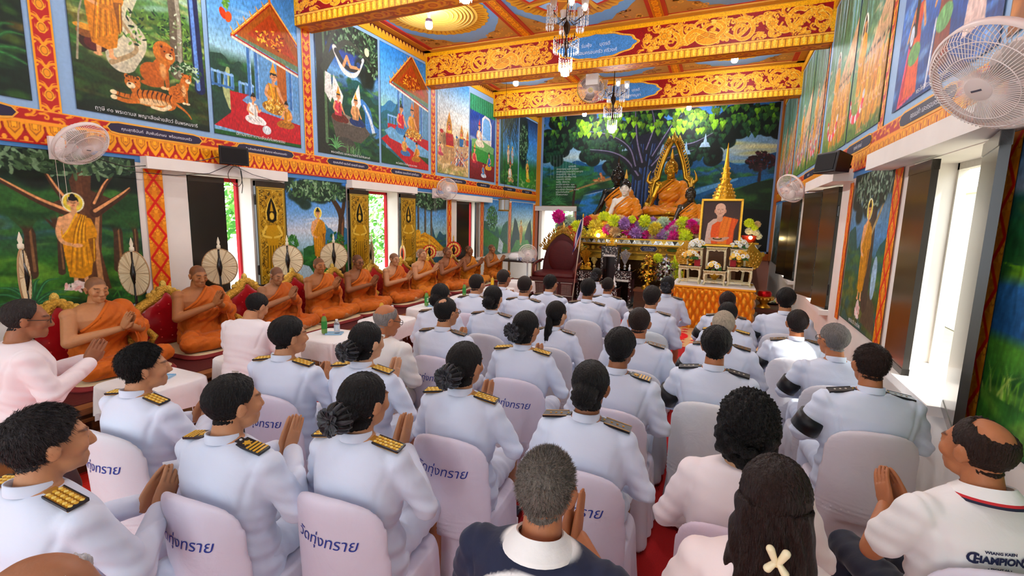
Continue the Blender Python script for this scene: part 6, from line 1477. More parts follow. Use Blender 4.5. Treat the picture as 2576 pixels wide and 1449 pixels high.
# near figures in everyday clothes
b=seated('man with cropped grey hair in a white polo shirt with navy shoulders',1375,1130,1.0,0,None,hs='buzz',hseed=16,hcol=hx('6f675f'),skin='ruddy',polo='navy',sleeve=.7,pose='wai',garment='polo_shirt',jc=(1,1,1),collar=False,tcol=hx('2a2c38'),group='onlookers in everyday clothes')
def polo_collar(p,stripes=False):
 mb=MB();n=30;W=hx('f6f4f0');bands=[(.066,.0,W),(.085,-.03,W)]
 prof=[(.060,.045),(.066,.05),(.078,.036),(.098,.01),(.102,.0)];cols=[W,W,W,W]if not stripes else[W,W,hx('c62a30'),hx('22263c')]
 if stripes:prof=[(.060,.045),(.066,.05),(.094,.018),(.098,.010),(.102,.002)]
 for i in range(4):
  r=[]
  for(q,h)in(prof[i],prof[i+1]):r.append([Vector((q*cos(2*pi*j/n),-.03+q*1.1*sin(2*pi*j/n),1.035+h-.02*sin(2*pi*j/n)))for j in range(n)])
  mb.loft(r,cols[i],cap=False)
 mb.build('collar','cloth_col',p,smooth=True)
polo_collar(b)
seated('woman with shoulder-length curly black hair in a pale pink blouse',1890,995,1.0,-4,'pink tinted covered chair with blue lettering under the curly haired woman',True,hx('e3d2e0'),fem=True,hs='curly',skin='light',jc=hx('f0e2e2'),pose='lap',garment='blouse',collar=False,group='onlookers in everyday clothes')
lw=seated('woman with long dark brown hair held by a cream claw clip',1960,1160,1.0,-6,None,fem=True,hs='long',hcol=hx('24130f'),skin='light',jc=hx('f2dfdc'),pose='lap',garment='blouse',collar=False,pitch=-6,group='onlookers in everyday clothes')
mb=MB();cr=hx('efe0b8')
for s in(-1,1):
 for(a,L)in((.95,.07),(-.6,.055)):mb.cap((s*.006,0,0),(s*.006+s*L*.55*cos(a),-.008,L*sin(a)),.012,.017,10,cr)
 mb.cap((s*.008,0,.0),(s*.012,-.005,.012),.009,.009,8,cr)
mb.cap((0,-.004,-.012),(0,-.004,.012),.006,.006,8,hx('d8c48c'));mb.build('hair_clip','plastic',lw,smooth=True).scale=(.6,.6,.6)
bpy.data.objects['hair_clip'].location=(.015,-.148,1.115)
bm_=seated('balding man in a white polo shirt with striped collar at the right edge',2490,1050,1.0,22,'lilac covered chair at the bottom right corner',False,LIL,hs='balding',hseed=5,hcol=hx('2a1a14'),skin='ruddy',jc=hx('f3f0ee'),sleeve=.7,pose='low',yaw=8,garment='polo_shirt',collar=False,tcol=hx('1d2233'),group='onlookers in everyday clothes')
polo_collar(bm_,True)
def back_text(p,jm,items):
 co=np.empty(len(jm.vertices)*3,np.float32);jm.vertices.foreach_get('co',co);co=co.reshape(-1,3);bv=BVHTree.FromPolygons([tuple(map(float,q))for q in co],[list(f.vertices)for f in jm.polygons]);mb=MB()
 for(t,size,x0,z0,col,bold,sq)in items:
  v,f=text_mesh(t,size,bold=bold);out=[]
  for q in v:
   x,zz=x0+q[0]*sq,z0+q[1];h=bv.ray_cast(Vector((x,-1,zz)),Vector((0,1,0)));out.append((x,(h[0].y if h[0]else-.16)-.004,zz))
  mb.add(out,f,col)
 mb.build('lettering','matte',p)
NV=hx('23284a')
back_text(bm_,jacket('wai',False,.7,False,1.0,None),[('C',.05,-.115,.89,NV,.0016,.9),('HAMPION',.031,-.043,.89,NV,.0016,1.0),('S',.05,.034,.89,NV,.0016,.9),('WIANG KAEN',.012,-.04,.916,NV,.0005,1.2),('• FIGHT 66 •',.011,-.04,.863,NV,.0004,1.2)])
seated('balding man with wispy white hair at the very bottom left corner',40,1375,1.0,0,None,hs='bald',hcol=hx('d9d9dc'),hseed=3,skin='brown',jc=hx('e4e6ee'),yaw=-50,pitch=-10,pose='lap',garment='shirt',group='onlookers in everyday clothes')
# kneeling laymen by the platform
person('man in glasses and pink-white shirt kneeling with joined palms at the left edge',(-3.98,1.40),-12,1.05,'wai',False,-10,-6,'recede',2,hx('2a2321'),'brown',hx('f0e4e6'),None,False,'kneel','laymen kneeling by the platform',glass=True,collar=False,loose=1.08,garment='shirt',z=.012,tcol=hx('3a3236'))
t_=person('man in a plain white tee shirt kneeling with his back turned before the third monk',(-3.67,2.62),18,.96,'low',False,-14,-18,'short',5,BLK,'tan',hx('efe9ea'),None,False,'kneel','laymen kneeling by the platform',sleeve=.7,collar=False,loose=1.06,garment='tee_shirt',lean=-10,z=.03,tcol=hx('26242a'))
mb=MB();mb.rings([(0,-.02,.56,.188,.15),(0,-.02,.60,.188,.15)],24,2.3,hx('2a2622'));mb.box((-.03,-.178,.555),(.03,-.168,.605),hx('b9b4a8'));mb.build('belt','lacquer',t_)
# papers held
mb=MB();mb.box((-.075,-.10,-.001),(.075,.10,.001),hx('eef0f6'))
for i in range(12):mb.box((-.06,.08-i*.014,.001),(.06-.03*(i%3),.083-i*.014,.0014),hx('8a90a8'))
x,y=place(345,868,.965);o=mb.build('paper_sheet','matte',label='printed chant sheet in the hands of the wavy haired man by the red mat',cat='paper');o.location=(x+.10,y+.42,.90);o.rotation_euler=(radians(48),radians(6),radians(8))
mb=MB();mb.box((-.04,-.05,-.001),(.04,.06,.001),hx('eceef4'));x,y=place(90,1025);o=mb.build('paper_sheet','matte',label='small folded white paper between the palms at bottom left',cat='paper');o.location=(x-.02,y+.41,.9);o.rotation_euler=(radians(55),radians(80),radians(0))
# ------------------------------------------------------------------ monks and seated statues (facing +Y, right shoulder bare on +X)
DZ_=-.43
def lotus_body(yaw=0,pitch=0,statue=False,fat=1.0,stub=(.42,.40,.42),armp='wai'):
 key=('m',yaw,pitch,statue,fat,armp)
 if key in _B:return _B[key]
 mb=MB();M=headM(yaw,pitch,DZ_)
 if statue:M=M@Matrix.Translation((0,0,.03))@Matrix.Scale(1.2,4)
 head_parts(mb,M,True,statue)
 mb.cap((0,-.03,.57),(0,-.02,.66),.064,.054)
 mb.rings([(cx,cy,max(z,.01),rx*fat,ry*fat)for(cx,cy,z,rx,ry)in torso_secs(.95,1,DZ_)],26)
 mb.ell((0,.09,.36),(.15*fat,.07,.07))if not statue else None
 if armp=='wai':A={1:((.265,.06,.33),(.035,.29,.46)),-1:((.265,.06,.33),(.035,.29,.46))}
 elif armp=='low':A={1:((.27,.06,.32),(.045,.31,.41)),-1:((.26,.1,.33),(.045,.31,.41))}
 else:A={1:((.27,.03,.30),(.29,.30,.17)),-1:((.26,.03,.28),(.07,.22,.12))}
 for s in(-1,1):
  E_,W_=A[s];E_=Vector((s*E_[0]*(1+(fat-1)*.7),E_[1],E_[2]));W_=Vector((s*W_[0],W_[1],W_[2]))
  mb.ell((s*.19*fat,-.018,.545),(.066*fat,.064,.06));mb.cap((s*.19*fat,-.018,.54),E_,.056*fat,.046*fat);mb.cap(E_,W_,.047*fat,.029)
  mb.cap((s*.1,.02,.1),(s*.33,.33,.085),.09,.062);mb.cap((s*.33,.33,.085),(-s*.06,.40+.03*s,.05),.06,.04);mb.cap((-s*.06,.40+.03*s,.05),(-s*.2,.37+.03*s,.035),.034,.024)
 co,fs=remesh(mb,.0068,3);co[:,2]=np.maximum(co[:,2],0);col=head_cols(co,M,None if statue else stub);P=[(co,fs)]
 for s in(-1,1):
  W_=A[s][1]
  if armp in('wai','low'):add_hand(P,(s*.024,W_[1]+.005,W_[2]+.01),(-s*.03,.55,.85),(-s,0,0),s,.04,.9)
  elif s>0:add_hand(P,(W_[0]+.01,W_[1],W_[2]),(.1,.45,-.6),(0,-.6,-.6),-1,.15,.6)
  else:add_hand(P,(-.07,.22,.12),(1,.25,0),(0,0,1),1,.12,.6)
 n0=len(co);co,fs=merge(P);c2=np.ones((len(co),3));c2[:n0]=col
 if statue:
  if statue=='white':
   Mi=np.array(M.inverted());L=co@Mi[:3,:3].T+Mi[:3,3]
   c2=np.ones((len(co),3))*np.array(hx('f1ece0'));h=head_cols(co,M,None,(.75,.25,.25),(.15,.12,.12));c2*=h
  else:c2=np.ones((len(co),3))*np.array({'gold':hx('d2a02a'),'black':hx('17120f'),'bronze':hx('3a3022')}[statue])*(1 if statue!='gold' else 1)
 _B[key]=(pmesh('person' if not statue else 'figure',co,fs,['skin' if not statue else{'gold':'gold_smooth','white':'plastic','black':'lacquer','bronze':'lacquer'}[statue]],c2),M);return _B[key]
def robe_mesh(fat=1.0,statue=False):
 key=('robe',fat,statue)
 if key in _B:return _B[key]
 mb=MB();mb.rings([(cx,cy,max(z,.02),rx*fat*1.0+(.012 if not statue else .006),ry*fat+(.014 if not statue else .007))for(cx,cy,z,rx,ry)in torso_secs(.95,1,DZ_)],30)
 mb.ell((-.19*fat,-.018,.545),(.088*fat,.084,.075)if not statue else(.076,.072,.068));E_=(-.275*fat,.06,.33);mb.cap((-.19*fat,-.018,.54),E_,.078*fat,.085)
 if not statue:mb.cap(E_,(-.15,.2,.40),.075,.058);mb.cap((-.26*fat,.05,.32),(-.25,.12,.12),.08,.07)
 else:mb.cap(E_,(-.16,.15,.2),.075,.055)
 mb.ell((0,.09,.34),(.16*fat,.085,.09))
 for s in(-1,1):mb.cap((s*.1,.02,.1),(s*.335,.33,.09),.105,.08);mb.cap((s*.335,.33,.09),(-s*.02,.41,.06),.08,.058)
 mb.ell((0,.24,.07),(.27,.19,.085))
 co,fs=remesh(mb,.0105,4);nr=vnormals(co,fs);x,y,z=co.T
 m=nsm(.62,.45,z)*.8+.2
 A_=1.5 if not statue else 1.7;co=folds(co,nr,.0058*A_,60,(.55,.12,.8),5,m*(z>.12));co=folds(co,nr,.0058*A_,50,(.5,.9,.2),9,(z<=.2)*1.0)
 co[:,2]=np.maximum(co[:,2],.004);x,y,z=co.T
 zl=.628-(x+.05)*.92-(.03 if statue else 0);cut=((z>zl)&(x>-.07)&(z>.12))|((np.hypot(x,(y+.03))<.085)&(z>.575))|((x>.2)&(z>.2)&(z>zl))
 f2=[f for f in fs if not cut[f].any()]
 ed=MB()
 for sgn in(-1,1):
  pts=[];
  for t in np.linspace(0,1,14):
   xx=-.055+.255*t;zz=.628-(xx+.05)*.92;rx=np.interp(zz,[.37,.49,.555,.6,.63],[.19,.215,.21,.16,.1])*fat;ry=np.interp(zz,[.37,.49,.555,.6,.63],[.145,.15,.125,.1,.085]);yy=-.02+sgn*ry*max(1e-3,1-min(abs(xx/rx),1)**2.3)**(1/2.3);pts.append((xx,yy,zz-.004))
  ed.tube(pts,[.016]*14,8)
 ed.tube([(-.05,-.10,.622),(-.075,-.03,.635),(-.05,.065,.618)],.018,8)
 ec,ef=remesh(ed,.006,2);parts=[(co,f2),(ec,ef)]
 if not statue:  # a loose fold falling from the forearm to the lap
  g=MB();g.grid(lambda u,v:(-.30+.16*u+.01*sin(v*9),.10+.14*u+.016*sin(u*14+v*3),.37-.27*v+.02*u),14,10);c_=np.array(g.v);parts.append((c_,g.f))
 co,fs=merge(parts);_B[key]=pmesh('robe',co,fs,['robe']);return _B[key]
ORANGE=hx('d8650f')
PZ=.39
monks=[  # y, x, z-scale, yaw, pitch, skin, fat, label
(2.42,-5.33,1.015,-12,-6,hx('b98055'),1.16,'heavy young monk in orange nearest the camera, palms half joined','low'),
(3.42,-5.42,1.044,-8,-8,hx('a86c40'),1.04,'thin faced monk in orange under the second round palm fan, eyes lowered','wai'),
(4.34,-5.30,0.955,-6,-18,hx('a87450'),1.0,'grey stubbled monk bowing his head above the kneeling man in the tee shirt','wai'),
(5.16,-5.38,1.005,-14,-4,hx('a4683c'),1.0,'dark haired monk with a bare knee on the cushion, third round fan at his shoulder','wai'),
(5.95,-5.38,1.005,-10,-8,hx('8f5a38'),1.0,'monk in glasses seated beneath the fourth round palm fan','low'),
(6.86,-5.36,0.975,-12,-10,hx('c08a62'),1.0,'pale shaven monk beside the first gilded shutter of the middle window','low'),
(7.72,-5.36,1.015,-6,0,hx('c48e66'),1.06,'pale stout monk with raised joined palms before the round red fan','wai'),
(8.62,-5.34,1.005,-4,0,hx('8f5a3a'),1.04,'dark skinned monk smiling before the large red scalloped fan','wai'),
(9.55,-5.33,0.985,0,0,hx('8a5534'),1.02,'ninth monk from the camera, in yellower robe with a gilt throne behind','wai'),
(10.75,-5.34,0.965,-2,0,hx('9a6844'),1.0,'last monk in the row, beside the table with the white flask','wai')]
mat('glaze',.4,src='attr')
for i,(y,x,s,yw,pt,sk,fat,lab,ap)in enumerate(monks):
 me,M=lotus_body(yw if i<4 else-8,pt if i<4 else(-6 if pt<-3 else 0),False,1.0 if i>1 else fat,armp=ap)
 p=link('person',me,loc=(x,y,PZ+.055),rot=(0,0,radians(-90+(10 if i==0 else 0))),label=lab,cat='person',group='monks seated along the left wall',color=sk);p.scale=(s,)*3
 link('robe',robe_mesh(1.0 if i>1 else fat),p,color=hx(('c45e04','c05c05','bc5804','c66204','c46004','c66004','ce7406','c26206','ce7c06','c46c06')[i]))
 if i==4:link('glasses',glasses_mesh(),p,M=M)
 mb=MB();mb.rings([(0,.12,0,.42,.40),(0,.12,.02,.43,.41),(0,.12,.05,.41,.39)],28,5,hx('7a1c1c'));mb.rings([(0,.12,.048,.40,.385),(0,.12,.055,.39,.375)],28,5,hx('c8b48c'))
 o=mb.build('sitting_mat','cloth_col',label='sitting mat under '+' '.join(lab.split()[:5]).replace(' in','').replace(' under',''),cat='mat',group='cushioned mats of the monks',smooth=30);o.location=(x,y,PZ);o.rotation_euler=(0,0,radians(-90))
 # low platform along the left wall
mb=MB();wd,wl,wr=hx('5a2f1c'),hx('8a5630'),hx('7a1f1a')
mb.box((XL+.02,-1.6,.03),(-4.55,11.35,.34),wd);mb.box((XL+.02,-1.6,.34),(-4.48,11.35,.39),wl);mb.box((-4.55,-1.6,.27),(-4.50,11.35,.30),wl);mb.box((-4.55,-1.6,.0),(-4.46,11.35,.07),wl)
for i in range(60):yy=-1.5+i*.215;mb.box((-4.55,yy,.1),(-4.525,yy+.17,.26),wr if i%2 else hx('6a3a20'))
mb.box((-4.46,-1.6,.012),(-4.2,11.0,.16),wd);mb.box((-4.46,-1.6,.16),(-4.18,11.0,.19),wl)
mb.build('monks_platform','wood',label='long low carved wooden platform along the left wall carrying the monks',cat='platform')
mb=MB();mb.box((-6.0,-1.5,.39),(-4.6,11.2,.398),hx('4a1214'));mb.build('platform_rug','red_velvet',label='dark red rug spread along the top of the wooden platform',cat='rug').location.z=-.002
# gilt thrones
def throne_meshes():
 out=[];a=MB();g=hx('c79a3a')
 W=.335;prof=[]
 for t in np.linspace(0,1,22):  # right half outline of the back, bottom to crest
  z=.05+.58*t;w=W*(.80+.22*sin(pi*min(t*1.15,1))-.62*sm(.62,1.0,t)**1.4);prof.append((w,z))
 R=[(w,z)for w,z in prof]+[(-w,z)for w,z in prof[::-1]]
 a.tube([(p[0],-.02-.06*p[1],p[1])for p in prof]+[(0,-.07,.67)]+[(-p[0],-.02-.06*p[1],p[1])for p in prof[::-1]],.055,10,g)
 for sgn in(-1,1):
  for t in np.linspace(.04,.98,20):
   i=int(t*21);p=prof[i];a.ell((sgn*p[0]*1.03,.0-.06*p[1],p[1]),(.034,.036,.03),None,8,6,hx('e2bc58'))
  for k in range(3):a.ell((sgn*(.05+.05*k),-.06,.67-.03*k),(.04,.03,.035),None,8,6,hx('e2bc58'))
  a.tube([(sgn*.32,.0,.34),(sgn*.39,.14,.33),(sgn*.39,.3,.30),(sgn*.37,.38,.25),(sgn*.40,.36,.2),(sgn*.38,.3,.05)],[.03,.034,.036,.034,.03,.026],10,g)
  a.tube([(sgn*.33,-.05,.0),(sgn*.34,-.03,.2)],.03,8,g);a.tube([(sgn*.37,.32,.0),(sgn*.37,.32,.1)],.028,8,g)
  for k in range(6):a.ell((sgn*.40,.05+.05*k,.34-.008*k),(.02,.026,.026),None,8,6,hx('e2bc58'))
 a.ell((0,-.07,.71),(.04,.03,.06),None,8,6,hx('e8c864'));a.box((-.36,-.04,.02),(.36,.36,.05),hx('9a7426'))
 out.append(('gilt_frame',a.mesh('gilt_frame',['carved_gold'],True)))
 b=MB();rows=[]
 for(w,z)in prof:
  row=[]
  for j in range(13):
   u=-1+2*j/12;pf=.05*(1-u*u)**.6*sin(pi*min(max((z-.03)/.62,0),1))**.5;row.append((u*w*.92,.0-.06*z+pf,z))
  rows.append(row)
 for i in range(len(rows)-1):
  for j in range(12):b.poly([rows[i][j],rows[i][j+1],rows[i+1][j+1],rows[i+1][j]],hx('a8101c'))
 b.loft([[(w,-.045-.06*z,z)for w,z in R],[(w,-.03-.06*z,z)for w,z in R]],hx('7a1016'))
 for k in range(5):
  for q in(-1,0,1):b.ell((q*.11,.042-.06*(.14+k*.09),(.14+k*.09)),(.01,.006,.01),None,8,4,hx('d8403c'))
 me=b.mesh('red_back',['lacquer'],True);out.append(('red_back',me))
 c_=MB();c_.rings([(0,.14,.0,.33,.2),(0,.14,.03,.34,.21),(0,.14,.045,.3,.18)],24,5,hx('9c1620'));out.append(('seat_pad',c_.mesh('seat_pad',['red_velvet'],40)))
 return out
THR=throne_meshes()
names=['heavy young','thin faced','grey stubbled','dark haired','spectacled','pale shaven','pale stout','dark skinned','ninth','last']
for i,m in enumerate(monks[:9]):
 e=empty('gilt_throne',(m[1]-.30,m[0]-.16,PZ+.004),radians(-90),'red backed gilt throne behind the %s monk'%names[i],'throne','gilt thrones of the monks')
 for n_,me in THR:
  if n_!='seat_pad':link(n_,me,e)
  # round palm-leaf fans on stands
def talipot(px,py,x,r,rz,label,style='palm',zdisc=None):
 c_=onX(px,py,x);e=empty('round_ceremonial_fan',(c_.x,c_.y,PZ),radians(rz),label,'ceremonial fan','round ceremonial fans behind the monks');zc=c_.z-PZ
 mb=MB();mb.tube([(0,0,.03),(0,0,zc+r*1.02)],.014,10,hx('17110f'));mb.lathe([(.0,zc-.14),(.014,zc-.12),(.03,zc-.04),(.036,zc),(.03,zc+.04),(.014,zc+.12),(0,zc+.14)],12,hx('17110f'));mb.build('pole','lacquer',e,smooth=True)
 mb=MB();mb.lathe([(.13,0),(.12,.03),(.03,.05),(.02,.09)],20,hx('3a2218'));mb.build('foot','wood',e,smooth=True)
 mb=MB();mb.lathe([(.012,zc+r),(.022,zc+r+.02),(.022,zc+r+.05),(.012,zc+r+.06),(.018,zc+r+.09),(.004,zc+r+.15),(0,zc+r+.16)],12,hx('e8dcc0')if style=='palm' else hx('d8a83a'));mb.build('finial','plastic',e,smooth=True)
 mb=MB();n=72
 if style=='palm':
  for sgn in(-1,1):
   for j in range(n):
    a0,a1=2*pi*j/n,2*pi*(j+1)/n;f=.006 if j%2 else .002;g=.002 if j%2 else .006
    P=lambda rr,a,o:(rr*cos(a)*.97,sgn*o,zc+rr*1.04*sin(a))
    v=[P(.02,a0,f),P(.02,a1,g),P(r,a1,g),P(r,a0,f)];mb.poly(v if sgn<0 else v[::-1],hx('ead8b0')if j%6 else hx('c8b088'))
  mb.tube([(r*cos(2*pi*k/48)*.97,0,zc+r*1.04*sin(2*pi*k/48))for k in range(49)],.007,6,hx('a8845c'))
 else:
  cols=[('c8281c',1.0),('e0a030',.82),('b8201c',.66),('e8b84a',.42),('8a3a1a',.26)]if style=='scallop' else[('e8c890',1.0),('d8b070',.86),('d83a1c',.68),('f0a04a',.3)]
  for k,(cl,q)in enumerate(cols):
   ring_=[]
   for o in(-.006-.002*k,.006+.002*k):ring_.append([(r*q*(1+(.06*abs(sin(j*pi/4.5))if k==0 and style=='scallop' else 0))*cos(2*pi*j/72)*(1 if style=='scallop' else .8),o,zc+r*q*(1+(.06*abs(sin(j*pi/4.5))if k==0 and style=='scallop' else 0))*sin(2*pi*j/72)*(1 if style=='scallop' else 1.2))for j in range(72)])
   mb.loft(ring_,hx(cl))
  if style=='scallop':
   for j in range(16):a=2*pi*j/16;mb.ell((r*.74*cos(a),-.012,zc+r*.74*sin(a)),(.02,.006,.03),None,8,5,hx('f0c860'))
 mb.build('fan_disc','matte',e)
 return e
talipot(62,697,-5.55,.235,-29,'round palm fan seen edge-on at the far left of the photo')
talipot(337,688,-5.82,.232,8,'round palm fan before the great tree mural, first facing the camera')
talipot(553,671,-5.80,.218,30,'round palm fan in front of the black shutter')
talipot(724,655,-5.80,.212,38,'round palm fan overlapping the first gilded shutter')
talipot(840,645,-5.80,.215,44,'round palm fan before the second standing haloed mural figure')
talipot(935,641,-5.80,.225,-40,'round palm fan seen nearly edge-on before the middle window')
talipot(1013,639,-5.80,.15,-26,'narrow cream fan with a red oval centre','red')
talipot(1080,634,-5.78,.15,48,'round fan with ringed ochre and red bands behind the pale stout monk','scallop')
talipot(1141,628,-5.78,.185,50,'largest red scalloped fan behind the dark skinned monk','scallop')
# low tables with fringed white cloths
def fringe_table(x,y,label,sx=.30,sy=.29,h=.58):
 e=empty('low_table',(x,y,0.012),radians(random.uniform(-3,3)),label,'table','white clothed tables before the monks')
 mb=MB()
 for a in(-1,1):
  for b in(-1,1):mb.box((a*(sx-.05)-.018,b*(sy-.05)-.018,0),(a*(sx-.05)+.018,b*(sy-.05)+.018,h-.03),hx('6a2a1c'))
 mb.box((-sx+.03,-sy+.03,h-.03),(sx-.03,sy-.03,h-.006),hx('6a2a1c'));mb.box((-sx+.05,-sy+.05,.1),(sx-.05,sy-.05,.12),hx('8a2018'));mb.build('table_frame','wood',e)
 mb=MB();N=64
 def edge(t):
  a=2*pi*t;ca,sa=cos(a),sin(a);p=7;return(sx*math.copysign(abs(ca)**(2/p),ca),sy*math.copysign(abs(sa)**(2/p),sa))
 R=[]
 for(q,dz,fl)in((.0,0,0),(.5,0,0),(.96,0,0),(1.0,-.012,0),(1.01,-.1,.006),(1.02,-.2,.012)):
  R.append([(edge(j/N)[0]*q+fl*sin(j*1.3)*1.2,edge(j/N)[1]*q+fl*cos(j*1.1),h+dz-(.05*abs(sin(2*pi*j/N)*cos(2*pi*j/N))*2 if dz<-.15 else 0))for j in range(N)])
 mb.loft(R[1:],hx('f1eeec'),cap=False);mb.poly(R[1],hx('f1eeec'));mb.build('cloth','cloth_col',e,smooth=50)
 mb=MB()
 for j in range(N*3):
  t=j/(N*3);p=edge(t);z0=h-.2-.1*abs(sin(2*pi*t)*cos(2*pi*t))+.01;f=.012
  mb.tube([(p[0]*1.02,p[1]*1.02,z0),(p[0]*1.03,p[1]*1.03,z0-.055)],.0035,4,hx('e4dfe0'))
 o=mb.build('fringe','matte',e);o['kind']='stuff'
 return e
tabs=[(-4.12,2.18,'fringed white table nearest the camera, before the heavy young monk'),(-4.02,3.06,'fringed white table partly behind the kneeling man in the tee shirt'),(-3.98,3.95,'fringed white table with two bottles above the glossy haired man'),(-3.98,4.95,'fringed white table just left of the elderly man in glasses'),(-3.95,5.95,'fringed white table right of the elderly man in glasses'),(-3.92,7.05,'fringed white table with green bottle behind the thick haired woman'),(-3.95,8.2,'fringed white table farther up, beside the man with faded sides'),(-4.0,9.4,'fringed white table farthest from the camera')]
for t in tabs:fringe_table(*t)
def bottle(kind,x,y,z,label,s=1.0):
 e=empty('drink_bottle',(x,y,z),random.uniform(0,3),label,'bottle','drinks set out for the monks',None,s)
 body_,lab_,capc={'green':('6f9a4a','2f8a3a','c8402a'),'yellow':('d8a83a','e8b820','d86a20'),'water':('dfe9f2','c8dcee','eef4fa')}[kind];k=1.0 if kind!='water' else .72
 mb=MB();mb.lathe([(.0,0),(.028,.002),(.031,.01),(.031,.06*k),(.029,.075*k),(.031,.09*k),(.031,.15*k),(.026,.18*k),(.013,.2*k),(.013,.215*k),(0,.215*k)],18,hx(body_));mb.build('bottle_body','clear_plastic' if kind=='water' else 'plastic',e,smooth=35)
 mb=MB();mb.lathe([(.0318,.055*k),(.0322,.06*k),(.0322,.14*k),(.0318,.145*k)],18,hx(lab_),cap=False)
 for j in range(3):mb.box((-.012,-.0335,(.075+.02*j)*k),(.012,-.0318,(.085+.02*j)*k),hx('f0f4e8'))
 mb.build('label','plastic',e,smooth=35)
 mb=MB();mb.lathe([(.015,.205*k),(.0155,.21*k),(.0155,.228*k),(.0,.231*k)],14,hx(capc));mb.build('bottle_cap','plastic',e,smooth=35)
def tray(x,y,z,label):
 mb=MB();mb.box((-.09,-.06,0),(.09,.06,.006),hx('a8d0ea'));mb.box((-.09,-.06,.006),(.09,-.054,.014),hx('8fc0e2'));mb.box((-.09,.054,.006),(.09,.06,.014),hx('8fc0e2'));mb.box((-.09,-.06,.006),(-.084,.06,.014),hx('8fc0e2'));mb.box((.084,-.06,.006),(.09,.06,.014),hx('8fc0e2'))
 o=mb.build('blue_tray','plastic',label=label,cat='tray',group='pale blue trays on the clothed tables');o.location=(x,y,z);o.rotation_euler=(0,0,.5)
ord_=['nearest','second','third','fourth','fifth','sixth','seventh']
for i in range(7):
 x,y=tabs[i][0],tabs[i][1];z=.594
 tray(x+.0,y+.06,z,'pale blue tray on the %s clothed table from the camera'%ord_[i]);bottle(('green','green','green','yellow','green','green','yellow')[i],x-.09,y+.0,z+(.012 if abs(.06)<.0 else .008),'%s drink bottle on the %s clothed table from the camera'%(('green','green','green','yellow','green','green','yellow')[i],ord_[i]))
 if i:bottle('water',x+.03,y+.07,z+.008,'small water bottle on the %s clothed table from the camera'%ord_[i])
mat('gold_satin',.27,metal=.5,src='attr',nvar=.1,nscale=20,bump=.1,bscale=60,sheen=.4)
mat('carved_ivory',.4,metal=.1,src='attr',nvar=.2,nscale=70,bump=.8,bscale=60)
mat('robe_satin',.30,src='obj',nvar=.12,nscale=8,bump=.45,bscale=9,sheen=.3,distort=1.2)
# ------------------------------------------------------------------ altar end of the hall
def obj1(name,mb,m,label,cat,group=None,loc=None,rz=0,smooth=False,kind=None):
 o=mb.build(name,m,label=label,cat=cat,group=group,kind=kind,smooth=smooth)
 if loc is not None:o.location=loc
 o.rotation_euler=(0,0,radians(rz));return o
 # stepped altar with mirrored front
e=empty('stepped_altar',(0,0,0),0,'long gold stepped altar with a band of mirrored triangles below the flowers','altar')
mb=MB();gd,gl,dk=hx('8a6a24'),hx('c79a34'),hx('3a2412')
mb.box((-4.3,12.5,.95),(.75,15.4,1.06),gl);mb.box((-4.25,12.6,.3),(.7,15.4,.95),dk);mb.box((-4.3,12.48,0),(.75,15.4,.3),dk)
mb.box((-4.3,12.46,1.06),(.75,15.4,1.13),gd);mb.box((-4.22,12.56,1.13),(.66,15.4,1.34),hx('7a5a20'));mb.box((-4.3,12.42,1.34),(.75,15.4,1.47),hx('b58a2c'));mb.box((-4.32,12.40,1.47),(.77,15.4,1.5),gl);mb.box((-4.32,12.40,1.33),(.77,12.5,1.355),gl);mb.box((-4.32,12.44,1.12),(.77,12.6,1.145),gl)
mb.box((-2.28,13.93,1.5),(-.55,15.4,1.84),hx('a87c2a'))
mb.build('altar_body','gold',e)
mb=MB();random.seed(4)
for i in range(38):
 x=-4.25+i*.132;up=i%2;c1=random.choice(['f0f0ee','d8dad8','b8b4a4','e8e0c8'])
 mb.poly([(x,12.418,1.365),(x+.132,12.418,1.365),(x+.066,12.418,1.465)],hx(c1));mb.poly([(x+.066,12.416,1.465),(x+.132,12.416,1.365),(x+.198,12.416,1.465)],hx(random.choice(['6a6458','3a3630','c8a84a','a8a89a'])))
mb.build('mirror_band','mirror',e)
mb=MB()
for i in range(9):
 x=-4.05+i*.58;mb.ell((x,12.56,1.235),(.2,.012,.07),None,16,6,gl);mb.ell((x,12.552,1.235),(.13,.012,.045),None,16,6,hx('5a7a3a' if i%2 else '8a2a2a'));mb.ell((x+.29,12.556,1.235),(.05,.012,.06),None,10,6,hx('e0b848'))
mb.build('carved_panels','carved_gold',e,smooth=True)
mb=MB();P=[(-.22,0),(-.16,.065),(.16,.065),(.22,0),(.16,-.065),(-.16,-.065)]
mb.loft([[(p[0]*1.12,0,p[1]*1.2)for p in P],[(p[0]*1.12,-.012,p[1]*1.2)for p in P]],hx('d8ac3a'));mb.loft([[(p[0],-.01,p[1])for p in P],[(p[0],-.02,p[1])for p in P]],hx('20265a'))
o=obj1('name_plaque',mb,'plastic','small dark blue plaque with gold rim on the front of the stepped altar','plaque',None,(-1.72,12.54,1.25));mt=MB();text_on(mt,'สมศรี ใจบุญ',.055,frame_M((0,-.0215,.02),(1,0,0),(0,0,1)),hx('f0f0f4'));text_on(mt,'พร้อมครอบครัว',.035,frame_M((0,-.0215,-.03),(1,0,0),(0,0,1)),hx('f0f0f4'));mt.build('lettering','matte',o)
